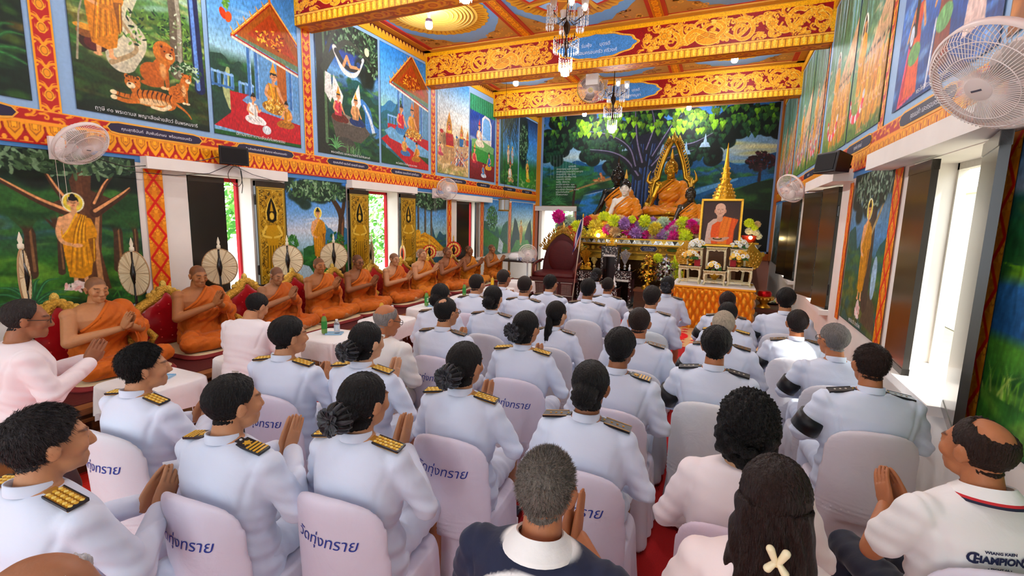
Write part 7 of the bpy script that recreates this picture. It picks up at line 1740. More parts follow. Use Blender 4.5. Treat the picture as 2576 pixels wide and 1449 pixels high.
# seated images
def crown_parts(mb,M,col,flame,fcol):
 k=len(mb.v);mb.ell((0,-.02,.045),(.082,.1,.085),None,24,14,col);mb.ell((0,-.035,.125),(.042,.045,.04),None,16,10,col)
 for i in range(150):
  a=i*2.399;zz=-.02+.16*((i%50)/50);rr=sqrt(max(0,1-((zz-.045)/.09)**2))
  p=Vector((.082*rr*cos(a),-.02+.1*rr*sin(a),zz));
  if p.y>.055 and p.z<.06:continue
  mb.ell(p,(.009,.009,.009),None,6,4,col)
 if flame:mb.lathe([(.03,.145),(.02,.16),(.03,.18),(.022,.21),(.012,.25),(.006,.29),(.0,.31)],12,fcol,0,Matrix.Translation((0,-.035,0)))
 mb.xf(M,k)
def image(kind,x,y,z,s,label,robe_c,pitch=-4,hcol=None,yaw=0):
 me,M=lotus_body(yaw,pitch,kind,1.0,armp='statue');e=empty('seated_buddha_image',(x,y,z),radians(180),label,'statue','images on the altar',None,s)
 link('figure',me,e);mb=MB();crown_parts(mb,M,hcol or hx('b8882a'),True,hx('d8a838')if kind!='black' else hx('2a1d12'));mb.build('curled_hair','gold' if kind=='gold' else 'lacquer',e,smooth=True)
 r=robe_mesh(1.0,True).copy();r.materials.clear();r.materials.append(MAT['robe_satin']);link('robe',r,e,color=robe_c)
 mb=MB();mb.rings([(0,.16,-.14,.40,.34),(0,.16,-.10,.42,.36),(0,.16,-.06,.37,.31),(0,.16,-.02,.41,.35),(0,.16,.0,.41,.35)],32,3,{'gold':hx('b58a2c'),'white':hx('a8862e'),'black':hx('2a2018'),'bronze':hx('4a3820')}[kind]);mb.build('pedestal','gold',e,smooth=30)
 return e
OS=hx('e0860c')
mb_=image('gold',-1.5,14.5,2.09,1.68,'large golden seated image under the flaming arch in the middle of the altar',hx('dc820c'))
image('black',-3.02,14.5,1.82,1.78,'large black seated image with pale painted eyes at the back left of the altar',OS,0,hx('14100d'))
image('white',-2.55,13.35,1.71,1.42,'white faced seated image with black hair at the front of the altar',OS,-2,hx('17130f'))
image('bronze',-.86,13.3,1.675,1.22,'small dark bronze seated image beside the framed portrait',OS,0,hx('2a2216'))
mb=MB()  # stones for the black image to rest on
mb.box((-3.75,13.8,1.5),(-2.3,15.2,1.57),hx('8a6a24'));o=obj1('altar_step',mb,'gold','gilt step under the black image','altar step');o.location.z=.0
# flaming arch behind the golden image
mb=MB();g=hx('cfa236');Y=14.72
half=[(.53,1.95),(.50,2.5),(.52,2.9),(.47,3.12),(.36,3.2),(.34,3.34),(.28,3.6),(.20,3.84),(.12,4.06),(.05,4.2),(.0,4.28)]
cx=-1.5
for sgn in(-1,1):
 pts=[(cx+sgn*p[0],Y,p[1])for p in half];mb.tube(pts,[.05]*9+[.045,.04],10,g);mb.tube([(cx+sgn*(p[0]+.06),Y+.01,p[1]+.01)for p in half[:-1]],.035,8,hx('b98a2a'))
 for t in np.linspace(0,1,30):
  f=t*(len(half)-1.01);i=int(f);u=f-i;p=Vector((half[i][0]*(1-u)+half[i+1][0]*u,0,half[i][1]*(1-u)+half[i+1][1]*u));b=Vector((cx+sgn*(p.x+.07),Y,p.z));L=.12 if p.z>3.25 else .08
  mb.tube([b,b+Vector((sgn*L*.5,0,L*.35)),b+Vector((sgn*L*.62,0,L*1.1))],[.03,.022,.003],7,hx('e0b94e'))
 mb.tube([(cx+sgn*.47,Y,3.1),(cx+sgn*.6,Y,3.06),(cx+sgn*.68,Y,3.14),(cx+sgn*.66,Y,3.28),(cx+sgn*.6,Y,3.42)],[.05,.06,.05,.03,.004],9,g)
 mb.ell((cx+sgn*.64,Y-.04,2.3),(.13,.05,.26),None,12,8,hx('c09434'));mb.tube([(cx+sgn*.64,Y-.03,2.5),(cx+sgn*.62,Y-.03,2.68)],[.07,.004],8,hx('c09434'))
mb.lathe([(.0,0),(.05,.02),(.075,.08),(.055,.18),(.02,.28),(.0,.34)],12,hx('e6c258'),0,Matrix.Translation((cx,Y,4.2)))
for sgn in(-1,1):mb.tube([(cx+sgn*.04,Y,4.2),(cx+sgn*.09,Y,4.28),(cx+sgn*.06,Y,4.4)],[.03,.025,.003],7,g)
obj1('flaming_arch',mb,'gold','golden pointed arch with flame edges framing the large golden image','arch',smooth=True)
# bank of artificial flowers
def pompom(col,r=.115,n=240,seed=0):
 mb=MB();rr=random.Random(seed);c=hx(col)
 for i in range(n):
  zz=1-2*(i+.5)/n;a=i*2.39996;q=sqrt(1-zz*zz);d=Vector((q*cos(a),q*sin(a),zz));t=d.orthogonal().normalized();t=(t*cos(rr.uniform(0,6))+d.cross(t)*sin(rr.uniform(0,6))).normalized();L=r*rr.uniform(.8,1.08);w=r*.10;k=rr.uniform(.8,1.15);cc=tuple(min(1,x*k)for x in c)
  mb.poly([d*r*.25-t*w*.3,d*r*.25+t*w*.3,d*L*.75+t*w,d*L,d*L*.75-t*w],cc)
 mb.ell((0,0,0),(r*.45,)*3,None,8,6,c);return mb.mesh('flower_bunch',['flower'])
FL={'magenta':'ee14a8','crimson':'d81858','lime yellow':'eefa2a','golden yellow':'f4e040','lilac':'c08ad0','pale mint':'d0e4cc','peach':'eccb96','cream':'f2ecd4','coral red':'e03a20'}
FM={k:[pompom(v,.115,240,i)for i in range(2)]for k,v in FL.items()}
rf=random.Random(12)
def pom(col,x,y,z,s=1.0):
 o=link('flower_bunch',FM[col][rf.randrange(2)],loc=(x,y,z),rot=(rf.uniform(0,6),rf.uniform(0,6),0),label='%s artificial flower bunch in the bank of flowers along the altar top'%col,cat='flowers',group='%s flower bunches on the altar'%col);o.scale=(s,)*3
lay=[('magenta',1405,545,1.1),('pale mint',1432,556,1),('pale mint',1412,572,1),('lime yellow',1452,570,1),('golden yellow',1462,588,1),('crimson',1478,556,.8),('coral red',1440,580,.9),('coral red',1445,595,.8),
('lime yellow',1520,548,1),('lime yellow',1545,556,1),('golden yellow',1500,572,1.25),('golden yellow',1522,582,1.2),('golden yellow',1492,592,1.1),('pale mint',1552,570,.9),('crimson',1535,592,1.0),('peach',1548,582,.9),('peach',1560,556,.9),('pale mint',1558,590,.9),
('lilac',1572,562,1),('magenta',1582,575,1.3),('magenta',1574,592,1.1),('lilac',1600,588,1),('lilac',1604,572,.9),('crimson',1598,556,.7),('lime yellow',1590,552,.6),('pale mint',1616,575,1),('pale mint',1614,592,.9),('lime yellow',1622,556,.9),('crimson',1634,588,1),('lilac',1640,562,1),('golden yellow',1648,575,1),('golden yellow',1650,596,1),('lilac',1664,578,.9),('lilac',1666,592,.9),('pale mint',1670,560,.9),('lime yellow',1664,555,.6),('pale mint',1678,594,.8),('magenta',1688,582,1.25),('magenta',1702,570,1),('magenta',1694,598,1.1),('lime yellow',1718,562,1),('peach',1720,580,1),('lime yellow',1722,596,1.1),('peach',1738,586,1.1),('cream',1750,565,.9),('crimson',1750,576,.7),('peach',1750,600,1),('cream',1735,568,.8),('coral red',1590,602,.8),('coral red',1700,606,.7),('coral red',1500,604,.8),('peach',1570,604,.7),('cream',1620,604,.6)]
for i,(c,px,py,s)in enumerate(lay):
 p=onY(px,py,12.62+.16*(i%3));pom(c,p.x,p.y,p.z,s*1.75)
for i in range(44):
 p=onY(rf.uniform(1470,1755),rf.uniform(566,604),12.72+.1*(i%2));pom(rf.choice(['lilac','pale mint','peach','cream','golden yellow','magenta','lime yellow','pale mint']),p.x,p.y,p.z,1.5)
for c,px,py,s in(('lime yellow',1885,562,1.1),('lime yellow',1898,572,.9),('cream',1885,582,.9),('cream',1902,586,.8),('peach',1905,565,.8),('cream',1908,595,.8)):
 p=onY(px,py,12.7);o=link('flower_bunch',FM[c][0],loc=p,label='%s flower bunch in the pot to the right of the framed portrait'%c,cat='flowers',group='%s flower bunches right of the portrait'%c);o.scale=(s,)*3
 # glowing altar lamps
for k,(px,py,lab,r)in enumerate(((1505,592,'bright warm lamp glowing among the yellow flowers',.05),(1436,592,'small warm lamp glowing at the left end of the flower bank',.025),(1888,598,'warm lamp glowing under the flower pot right of the portrait',.04),(1600,605,'small warm lamp glowing under the magenta flowers',.02))):
 p=onY(px,py,12.44);mb=MB();mb.ell((0,0,0),(r,r,r),None,12,8);o=link('altar_lamp',mb.mesh('altar_lamp',['lamp_glow'],True),loc=p,label=lab,cat='lamp',group='warm lamps on the altar')
mb=MB();mb.lathe([(.0,0),(.13,0),(.16,.1),(.18,.16),(.15,.17),(0,.15)],20,hx('b8321c'));p=onY(1885,600,12.75);obj1('flower_pot',mb,'plastic','red flower pot at the right end of the altar','pot',None,(p.x,p.y,1.5),smooth=True)
# golden pagoda spire
mb=MB();prof=[(.30,-.75),(.30,-.6),(.26,-.58),(.26,-.3),(.24,-.28),(.24,0),(.22,.02),(.22,.05),(.195,.08),(.2,.12),(.165,.15),(.17,.19),(.14,.22),(.145,.26),(.11,.3),(.09,.36),(.1,.42),(.075,.47),(.085,.52),(.06,.57),(.066,.62),(.05,.67),(.045,.72),(.035,.8),(.028,.9),(.02,1.0),(.004,1.14),(0,1.15)]
mb.lathe(prof,24,hx('d6a42c'))
for zz,r in((.06,.215),(.13,.19),(.2,.165),(.28,.125),(.4,.1),(.52,.08),(.62,.064)):
 n=int(r*110)
 for j in range(n):a=2*pi*j/n;mb.ell((r*cos(a),r*sin(a),zz+.012),(.016,.016,.022),None,6,5,hx('eac458'))
obj1('pagoda_spire',mb,'gold','tall golden pagoda spire rising above the framed portrait','pagoda',None,(-.05,11.0,2.44),smooth=True)
mb=MB();mb.box((-.34,-.34,0),(.34,.34,1.68),hx('5a3a1c'));mb.box((-.38,-.38,1.62),(.38,.38,1.69),hx('b98a2c'));mb.box((-.38,-.38,0),(.38,.38,.12),hx('b98a2c'));obj1('spire_stand',mb,'wood','tall wooden stand under the golden pagoda spire','stand',None,(-.05,11.0,0))
# gold draped table
e=empty('draped_table',(-.1,9.62,0),0,'table wrapped in pleated shining orange gold satin before the altar','table')
mb=MB();TW,TD,TH_=.66,.42,.80
mb.box((-TW+.04,-TD+.04,0),(TW-.04,TD-.04,TH_-.01),hx('8a4a10'));mb.build('table_frame','wood',e)
mb=MB();per=2*(2*TW+2*TD);N=200
def pl(u,v):
 d=u*per;x,y,nx,ny=(0,0,0,0)
 segs=[((-TW,-TD),(TW,-TD),(0,-1)),((TW,-TD),(TW,TD),(1,0)),((TW,TD),(-TW,TD),(0,1)),((-TW,TD),(-TW,-TD),(-1,0))]
 for a,b,n_ in segs:
  L=math.hypot(b[0]-a[0],b[1]-a[1])
  if d<=L+1e-9:t=d/L;x,y=a[0]+(b[0]-a[0])*t,a[1]+(b[1]-a[1])*t;nx,ny=n_;dd=u*per;break
  d-=L
 s=u*per/.125;h=v*TH_/.26;q=abs(sin(pi*(s+h)))*abs(sin(pi*(s-h)));q=q**.6*sm(.02,.12,v);q2=.35*abs(sin(pi*s*2))*(1-v)
 o=.06*q+.02*q2;return(x+nx*o,y+ny*o,TH_*(1-v)*-1+TH_ if False else TH_*(1-v))
mb.grid(lambda u,v:pl(u,v),N*2,44,hx('e08e12'));mb.build('pleated_skirt','gold_satin',e,smooth=True)
mb=MB();mb.box((-TW-.03,-TD-.03,TH_),(TW+.03,TD+.03,TH_+.022),hx('ece6e2'));mb.box((-TW-.04,-TD-.04,TH_-.03),(TW+.04,TD+.04,TH_),hx('e8a41c'));mb.build('white_top','cloth_col',e)
TZ=TH_+.023
# carved stands on it
def stand(x,y,z,w,d,h,label):
 e=empty('carved_stand',(x,y,z),0,label,'stand','carved ivory and gold stands on the draped table');c=hx('ece0b4');mb=MB()
 mb.box((-w,-d,h-.05),(w,d,h),c);mb.box((-w-.012,-d-.012,h-.012),(w+.012,d+.012,h),hx('eee2b8'))
 for k in range(int(w/.016)):mb.ell((-w+.02+k*.032,-d-.004,h-.03),(.014,.008,.014),None,8,5,hx('cdb878'))
 n=10;mb.loft([[(-w+2*w*j/n,-d,h-.05-.03*abs(sin(j*pi/2.5))*1)for j in range(n+1)]+[(w,-d,h-.045),(-w,-d,h-.045)],[(-w+2*w*j/n,-d+.012,h-.05-.03*abs(sin(j*pi/2.5)))for j in range(n+1)]+[(w,-d+.012,h-.045),(-w,-d+.012,h-.045)]],c)
 mb.build('stand_top','carved_ivory',e,smooth=40)
 for a in(-1,1):
  for b in(-1,1):
   m2=MB();m2.tube([(a*(w-.02),b*(d-.02),h-.05),(a*(w-.012),b*(d-.02),h*.5),(a*(w-.03),b*(d-.02),.06),(a*(w-.008),b*(d-.014),.0)],[.022,.018,.016,.024],8,c);m2.build('leg','carved_ivory',e,smooth=True)
 m3=MB();m3.box((-w+.02,-d,.05),(w-.02,-d+.014,.07),c);m3.box((-w+.02,d-.014,.05),(w-.02,d,.07),c);m3.build('stretcher','carved_ivory',e);return e
stand(-.52,9.42,TZ,.19,.13,.33,'left carved ivory stand carrying a gold vase of yellow flowers')
stand(-.09,9.36,TZ,.185,.12,.27,'low middle carved stand in front with a white and yellow bouquet')
stand(.32,9.42,TZ,.20,.13,.35,'right carved ivory stand carrying a gold vase with a large white blossom')
stand(-.09,9.66,TZ,.17,.13,.68,'tall middle carved stand at the back under the framed portrait')
stand(-.46,9.68,TZ,.13,.11,.66,'back left carved stand under a white flower bunch')
stand(.28,9.68,TZ,.13,.11,.66,'back right carved stand under a white flower bunch')
# framed portrait of an elderly monk
e=empty('framed_portrait',(-.065,9.60,TZ+.68+.015),radians(-3),'gold framed portrait of an elderly monk in an orange robe','picture');e.rotation_euler.x=radians(-4)
FW,FH=.355,.87
c=Cv(FW*2-.06,FH-.06,300,C('3a2c28'));c.vgrad([(0,C('2a1f1e')),(.6,C('463630')),(1,C('3a2c2a'))]);w_,h_=c.W,c.H
c.ell(w_*.5,h_*.3,w_*.5,h_*.4,C('4c3a34'),0,.5,.8)
c.poly([(w_*.12,.0),(w_*.14,h_*.28),(w_*.17,h_*.48),(w_*.3,h_*.58),(w_*.55,h_*.62),(w_*.75,h_*.3),(w_*.5,0)],C('cdb9ac'));c.poly([(w_*.30,0),(w_*.26,h_*.25),(w_*.28,h_*.44),(w_*.5,h_*.58),(w_*.58,h_*.65),(w_*.95,h_*.58),(w_*.86,h_*.35),(w_*.85,0)],C('d2621a'))
c.poly([(w_*.46,0),(w_*.5,h_*.5),(w_*.58,h_*.64),(w_*.78,h_*.6),(w_*.72,h_*.3),(w_*.68,.0)],C('d9841f'))
for i in range(8):c.curve([(w_*(.55+.05*i),h_*.62),(w_*(.46+.06*i),h_*.35),(w_*(.36+.07*i),.05)],.006,.004,C('9a3f0e' if i%2 else 'e88a3a'),.7)
c.line([(w_*.47,h_*.58),(w_*.47,h_*.7)],.1,.09,C('c9a58e'));c.ell(w_*.47,h_*.78,.088,.115,C('d2af98'));c.ell(w_*.47,h_*.84,.084,.08,C('dabba6'))
for s in(-1,1):
 c.ell(w_*.47+s*.088,h_*.76,.014,.035,C('c49b84'));c.line([(w_*.47+s*.02,h_*.79),(w_*.47+s*.052,h_*.787)],.007,.005,C('3a2a26'));c.line([(w_*.47+s*.018,h_*.81),(w_*.47+s*.055,h_*.812)],.007,.004,C('8a7468'));c.curve([(w_*.47+s*.03,h_*.75),(w_*.47+s*.05,h_*.725)],.005,.003,C('a8806c'))
c.line([(w_*.47,h_*.79),(w_*.475,h_*.745)],.012,.02,C('c09880'));c.line([(w_*.44,h_*.705),(w_*.50,h_*.705)],.009,.007,C('9a5f54'));c.ell(w_*.42,h_*.12,.14,.035,C('c8a590'),-.1);c.ell(w_*.58,h_*.13,.12,.03,C('c8a590'),.3);c.ell(w_*.45,h_*.14,.08,.022,C('2a1c18'));c.ell(w_*.45,h_*.15,.06,.014,C('b8a070'));c.ell(w_*.45,h_*.165,.025,.015,C('e8a8a0'))
c.brush(.03,2,2);link('painted_canvas',c.mesh('painted_canvas',lambda u,v:(u-w_/2,-.012,v+.03)),e)
mb=MB()
for(o_,t_,cl)in((0,.04,hx('d8a838')),(.03,.012,hx('8a6420'))):
 a,b=FW-o_,FH
 for bx in(((-a,-.03,o_),(-a+t_,.01,FH-o_)),((a-t_,-.03,o_),(a,.01,FH-o_)),((-a,-.03,o_),(a,.01,o_+t_)),((-a,-.03,FH-o_-t_),(a,.01,FH-o_))):mb.box(bx[0],bx[1],cl)
mb.box((-FW+.02,.0,.02),(FW-.02,.012,FH-.02),hx('3a2a1c'));mb.build('gilt_frame','gold',e)
# flowers and vessels on the stands
def vase(x,y,z,label,s=1.0):
 mb=MB();mb.lathe([(.0,0),(.045,0),(.04,.015),(.02,.035),(.022,.05),(.055,.08),(.06,.11),(.05,.125),(0,.12)],18,hx('d9a42e'));o=obj1('gold_vase',mb,'gold',label,'vase','gold vases on the draped table',(x,y,z),smooth=True);o.scale=(s,)*3
def bouquet(x,y,z,cols,n,R,label,r=.04,leaf=True):
 mb=MB();rr=random.Random(n+int(x*100))
 for i in range(n):
  a=i*2.4;q=sqrt((i+.5)/n);p=Vector((R*q*cos(a),R*.7*q*sin(a)-.02,R*.75*(1-q*q)+rr.uniform(-.02,.02)));cl=hx(cols[i%len(cols)]);nrm=(p+Vector((0,-R*.6,R*.3))).normalized();u=nrm.orthogonal().normalized();v=nrm.cross(u)
  for k in range(9):
   b=2*pi*k/9;d=u*cos(b)+v*sin(b);t=nrm.cross(d);mb.poly([p-t*r*.12,p+d*r*.6-t*r*.32+nrm*r*.25,p+d*r+nrm*r*.15,p+d*r*.6+t*r*.32+nrm*r*.25,p+t*r*.12],cl)
  mb.ell(p+nrm*r*.12,(r*.28,)*3,None,8,5,hx('d8b83a')if cols[i%len(cols)]in('f4f0e4','eef2f0')else hx('f0e0b0'))
 if leaf:
  for i in range(14):a=rr.uniform(0,6.28);p=Vector((R*.9*cos(a),R*.6*sin(a),-.02));mb.poly([p*.5,p+Vector((.02,0,.03)),p*1.25+Vector((0,0,-.03)),p+Vector((-.02,0,-.02))],hx('3f7a34'))
 return obj1('bouquet',mb,'flower',label,'flowers','bouquets on the draped table',(x,y,z))
vase(-.52,9.41,TZ+.331,'gold vase on the left carved stand');bouquet(-.52,9.40,TZ+.50,['f0b428','f4f0e4','eef2f0','f4d06a'],22,.15,'yellow and white bouquet in the gold vase on the left carved stand')
vase(.30,9.41,TZ+.351,'gold vase on the right carved stand');bouquet(.30,9.40,TZ+.52,['f2c84a','f4f0e4','f0b428'],18,.14,'yellow bouquet with one big white blossom on the right carved stand',.05)
bouquet(-.42,9.66,TZ+.70,['eef2f0','f4f0e4','e6eee8'],26,.15,'white flower bunch at the lower left corner of the portrait',.045);bouquet(.26,9.66,TZ+.72,['eef2f0','f4f0e4','e0ece2'],28,.16,'white flower bunch at the lower right corner of the portrait',.045)
bouquet(-.11,9.35,TZ+.32,['eef2f0','f2c030','eef2f0','f2c84a'],12,.12,'small loose bouquet on the low middle carved stand',.05)
vase(-.09,9.64,TZ+.30+.0-.30,'gold footed bowl inside the tall middle stand',1.5)
for x,y,z,lab in((-.40,9.40,TZ+.331,'small red cloth box beside the vase on the left carved stand'),(.20,9.42,TZ+.351,'small red cloth box beside the vase on the right carved stand')):
 mb=MB();mb.box((-.05,-.05,0),(.05,.05,.12),hx('a0141c'));mb.box((-.052,-.052,.1),(.052,.052,.125),hx('8a1018'));obj1('red_box',mb,'red_velvet',lab,'box',None,(x,y,z))
def gold_leaf(x,y,z,s,rz,label,hang=False):
 mb=MB();pts=[]
 for t in np.linspace(-1,1,25):pts.append((.22*math.copysign(abs(sin(t*pi))**.8,t)*(1-.2*abs(t))if abs(t)<1 else 0,0,.0))
 out=[(0,.34),(.06,.25),(.16,.16),(.2,.04),(.16,-.08),(.08,-.16),(0,-.2)];P=[(a,b)for a,b in out]+[(-a,b)for a,b in out[-2:0:-1]]
 mb.loft([[(a,-.012,b)for a,b in P],[(a,.012,b)for a,b in P]],hx('e0b040'))
 for i in range(44):a=i*2.4;q=.17*sqrt((i+.5)/44);mb.ell((q*cos(a),-.014,.0+q*1.15*sin(a)),(.017,.008,.017),None,7,4,hx('f0cc62' if i%2 else 'c8942c'))
 mb.tube([(0,0,-.18),(0,0,-.42)],.012,8,hx('c8942c'));mb.lathe([(.09,-.45),(.08,-.43),(.02,-.41)],16,hx('c8942c'));o=obj1('gold_leaf_fan',mb,'gold',label,'ornament',None,(x,y,z),rz);o.scale=(s,)*3
gold_leaf(.50,9.72,TZ+.45,1.0,20,'big golden leaf-shaped fan standing behind the right carved stand');gold_leaf(-.64,9.72,TZ+.45,1.0,-20,'big golden leaf-shaped fan standing behind the left carved stand')
# red throne with gilded crest
e=empty('preaching_throne',(-3.58,10.85,0),radians(4),'wide dark red velvet throne with a gilded pointed crest left of the altar','throne')
mb=MB();mb.box((-.55,-.5,0),(.55,.5,.12),hx('4a1412'));mb.box((-.5,-.46,.12),(.5,.46,.52),hx('3a1210'));mb.box((-.56,-.5,.52),(.56,.5,.6),hx('4a1614'))
for k in range(3):
 x=-.33+.33*k
 mb.box((x-.13,-.475,.2),(x+.13,-.46,.48),hx('5a1c18'))
 for j in range(9):mb.box((x-.11+j*.026,-.49,.22),(x-.1+j*.026,-.47,.46),hx('8a7a72'))
 for zz in(.185,.485):mb.box((x-.14,-.485,zz),(x+.14,-.46,zz+.018),hx('a89a92'))
mb.build('base','wood',e)
mb=MB();mb.rings([(0,0,.60,.54,.47),(0,0,.64,.55,.48),(0,0,.70,.52,.45),(0,0,.715,.4,.34)],28,6,hx('4c060a'));mb.build('seat','red_velvet',e,smooth=40)
bk=[(-.5,.6),(-.47,.95),(-.42,1.15),(-.3,1.36),(-.15,1.52),(0,1.6),(.15,1.52),(.3,1.36),(.42,1.15),(.47,.95),(.5,.6)]
mb=MB();mb.loft([[(a,.34,b)for a,b in bk],[(a,.44,b)for a,b in bk]],hx('42050a'));mb.ell((0,.345,1.02),(.36,.05,.42),None,20,10,hx('4a070b'));mb.build('backrest','red_velvet',e,smooth=40)
mb=MB();crest=bk[2:-2]
mb.tube([(a*1.06,.38,b*1.03)for a,b in crest],.045,8,hx('c39a3c'))
for t in np.linspace(0,1,44):
 f=t*(len(crest)-1.001);i=int(f);u=f-i;a=crest[i][0]*(1-u)+crest[i+1][0]*u;b=crest[i][1]*(1-u)+crest[i+1][1]*u;n_=Vector((a,0,b-.7)).normalized();p=Vector((a,.36,b))+n_*.05
 for k in range(3):q=p+n_*(.05*k)+Vector((.02*sin(t*60+k*2),-.01,0));mb.tube([q,q+n_*.04+Vector((.03*(1 if k%2 else-1),0,.01)),q+n_*.075],[.02,.016,.003],6,hx('d8b252' if k%2 else 'b98a30'))
mb.tube([(0,.36,1.66),(.02,.36,1.78),(0,.36,1.9)],[.05,.035,.003],8,hx('dcb85a'));mb.build('gilded_crest','carved_gold',e,smooth=True)
for s in(-1,1):
 mb=MB();mb.tube([(s*.5,.36,.95),(s*.52,.1,.93),(s*.52,-.3,.88),(s*.5,-.42,.8),(s*.5,-.42,.6)],[.03,.032,.034,.03,.03],8,hx('5a1512'));mb.build('armrest','wood',e,smooth=True)
 # flag on a pole
p=onY(1467,553,9.9)
e=empty('national_flag',(p.x-.05,9.9,0),0,'red white and blue striped flag hanging from a thin pole beside the red throne','flag');mb=MB();zt=p.z+.06;mb.tube([(-.14,0,.0),(.05,0,zt)],.012,8,hx('d8d0c0'));mb.lathe([(.14,0),(.12,.04),(.02,.06)],16,hx('3a2a20'),0,Matrix.Translation((-.14,0,0)));mb.ell((.05,0,zt+.02),(.02,.02,.05),None,8,6,hx('d8b040'));mb.build('pole','metal',e,smooth=True)
mb=MB()
def fl(u,v):
 w=.13*(.25+.75*sin(pi*min(u*.9+.1,1))**.7);return(.045-.19*u*.9-.02+(v-.35)*w+.01*sin(u*9+v*6),-.015-.03*sin(v*7+u*4),zt-.05-.78*u+.12*v*u)
mb.grid(fl,20,25,lambda u,v:hx('b8202c')if v<.12 or v>.9 else hx('f0f0f2')if v<.26 or v>.72 else hx('252a78'));mb.build('flag_cloth','cloth_col',e,smooth=True)
# mother-of-pearl altar tables
def pearl(x,y,w,d,h,label):
 e=empty('inlaid_altar_table',(x,y,0),0,label,'altar table','dark inlaid altar tables');dkc=hx('241310');mb=MB()
 mb.box((-w,-d,h-.05),(w,d,h),dkc);mb.box((-w+.02,-d+.02,h-.2),(w-.02,d-.02,h-.05),dkc);mb.box((-w-.015,-d-.015,h-.012),(w+.015,d+.015,h),hx('3a201a'))
 for a in(-1,1):
  for b in(-1,1):mb.box((a*(w-.035)-.03,b*(d-.035)-.03,0),(a*(w-.035)+.03,b*(d-.035)+.03,h-.05),dkc)
 mb.box((-w,-d,.06),(w,d,.1),dkc);mb.box((-w+.05,d-.04,.1),(w-.05,d-.02,h-.1),hx('1a0d0b'));mb.build('table_body','lacquer',e)
 mb=MB();rr=random.Random(int(x*50));pr=hx('e6e4dc')
 for i in range(150):
  s=rr.random();q=rr.uniform(.006,.014);
  if s<.45:xx,zz=rr.uniform(-w+.02,w-.02),rr.uniform(h-.19,h-.015)
  else:xx,zz=rr.choice([-1,1])*(w-.035)+rr.uniform(-.025,.025),rr.uniform(.02,h-.06)
  yy=-d-(.002 if s>=.45 or zz>h-.05 else-.018);mb.poly([(xx-q,yy,zz),(xx,yy,zz-q*.7),(xx+q,yy,zz),(xx,yy,zz+q*1.2)],pr if i%4 else hx('b8c8c8'))
 for i in range(9):xx=-w+.05+i*(2*w-.1)/8;mb.ell((xx,-d+.01,h-.2-.02),(.02,.006,.03),None,8,5,pr)
 mb.build('pearl_inlay','plastic',e);return e
pearl(-2.82,10.85,.23,.24,.80,'dark inlaid altar table beside the flag, carrying small gold images');pearl(-2.38,11.15,.2,.2,1.36,'tallest dark inlaid altar table between the other two, with two lit candles');pearl(-1.98,10.85,.2,.24,.84,'dark inlaid altar table nearest the golden offering tree');pearl(-2.25,10.35,.26,.2,.5,'lowest dark inlaid altar table in front with a small white pagoda')
def mini(x,y,z,s,label):
 me,M=lotus_body(0,0,'gold',1.0,armp='statue');e=empty('small_gold_image',(x,y,z+.14*s),radians(180),label,'statue','small gold images on the inlaid tables',None,s);link('figure',me,e);mb=MB();crown_parts(mb,M,hx('c8982a'),True,hx('e0b848'));mb.rings([(0,.16,-.14,.42,.36),(0,.16,-.02,.40,.34)],24,3,hx('c8982a'));mb.build('crown_and_base','gold',e,smooth=True)
mini(-2.84,10.85,.802,.22,'small gold image in the middle of the left inlaid table');mini(-2.38,11.15,1.362,.2,'small gold image on the tallest inlaid table between the candles');mini(-2.97,10.8,.802,.13,'tiny gold image at the left end of the left inlaid table')
def sprig(x,y,z,col,h,n,label,matn='gold'):
 mb=MB();rr=random.Random(n);mb.lathe([(.0,0),(.03,0),(.02,.03),(.035,.08),(.025,.1),(0,.1)],12,hx(col))
 for i in range(n):
  a=rr.uniform(0,6.28);t=rr.uniform(.05,.75);tip=Vector((h*.5*sin(t)*cos(a),h*.3*sin(t)*sin(a),.1+h*cos(t)*rr.uniform(.7,1)));mb.tube([(0,0,.09),tip*.6+Vector((0,0,.04)),tip],[.004,.004,.002],4,hx(col));d=tip.normalized();u=d.orthogonal().normalized()*.016;mb.poly([tip-u,tip+d*.03,tip+u,tip-d*.01],hx(col))
 obj1('metal_bouquet',mb,matn,label,'ornament','metal bouquets on the inlaid tables',(x,y,z))
sprig(-2.92,10.9,.802,'d8a030',.38,60,'gold sprig bouquet at the left of the inlaid tables');sprig(-2.0,10.9,.842,'d4d8dc',.36,60,'silver sprig bouquet on the right inlaid table','silver');sprig(-2.7,10.85,.802,'e8d890',.2,30,'small pale gold bouquet beside the gold image')
for x,lab in((-2.49,'left'),(-2.27,'right')):
 e=empty('candle',(x,11.1,1.36),0,'%s hand lit candle on the tallest inlaid table'%lab,'candle','lit candles');mb=MB();mb.lathe([(.025,0),(.01,.02),(.01,.1),(.0,.1)],10,hx('d8a030'));mb.build('candle_stick','gold',e);mb=MB();mb.ell((0,0,.125),(.01,.01,.024),None,8,6);link('flame',mb.mesh('flame',['lamp_glow'],True),e)
for x,z,lab in((-2.1,.842,'left'),(-1.86,.842,'right')):
 mb=MB();mb.lathe([(.03,0),(.02,.03),(.03,.06),(.012,.09),(.02,.12),(.0,.15)],10,hx('eef0f0'));obj1('white_figurine',mb,'plastic','small white figurine at the %s edge of the right inlaid table'%lab,'figurine',None,(x,10.72,z),smooth=True)
mb=MB();mb.lathe([(.06,0),(.06,.03),(.04,.05),(.045,.09),(.02,.12),(.015,.2),(.0,.27)],14,hx('f2f2f0'));obj1('white_pagoda',mb,'plastic','small white pagoda on the lowest inlaid table','pagoda',None,(-2.1,10.3,.502),smooth=True)
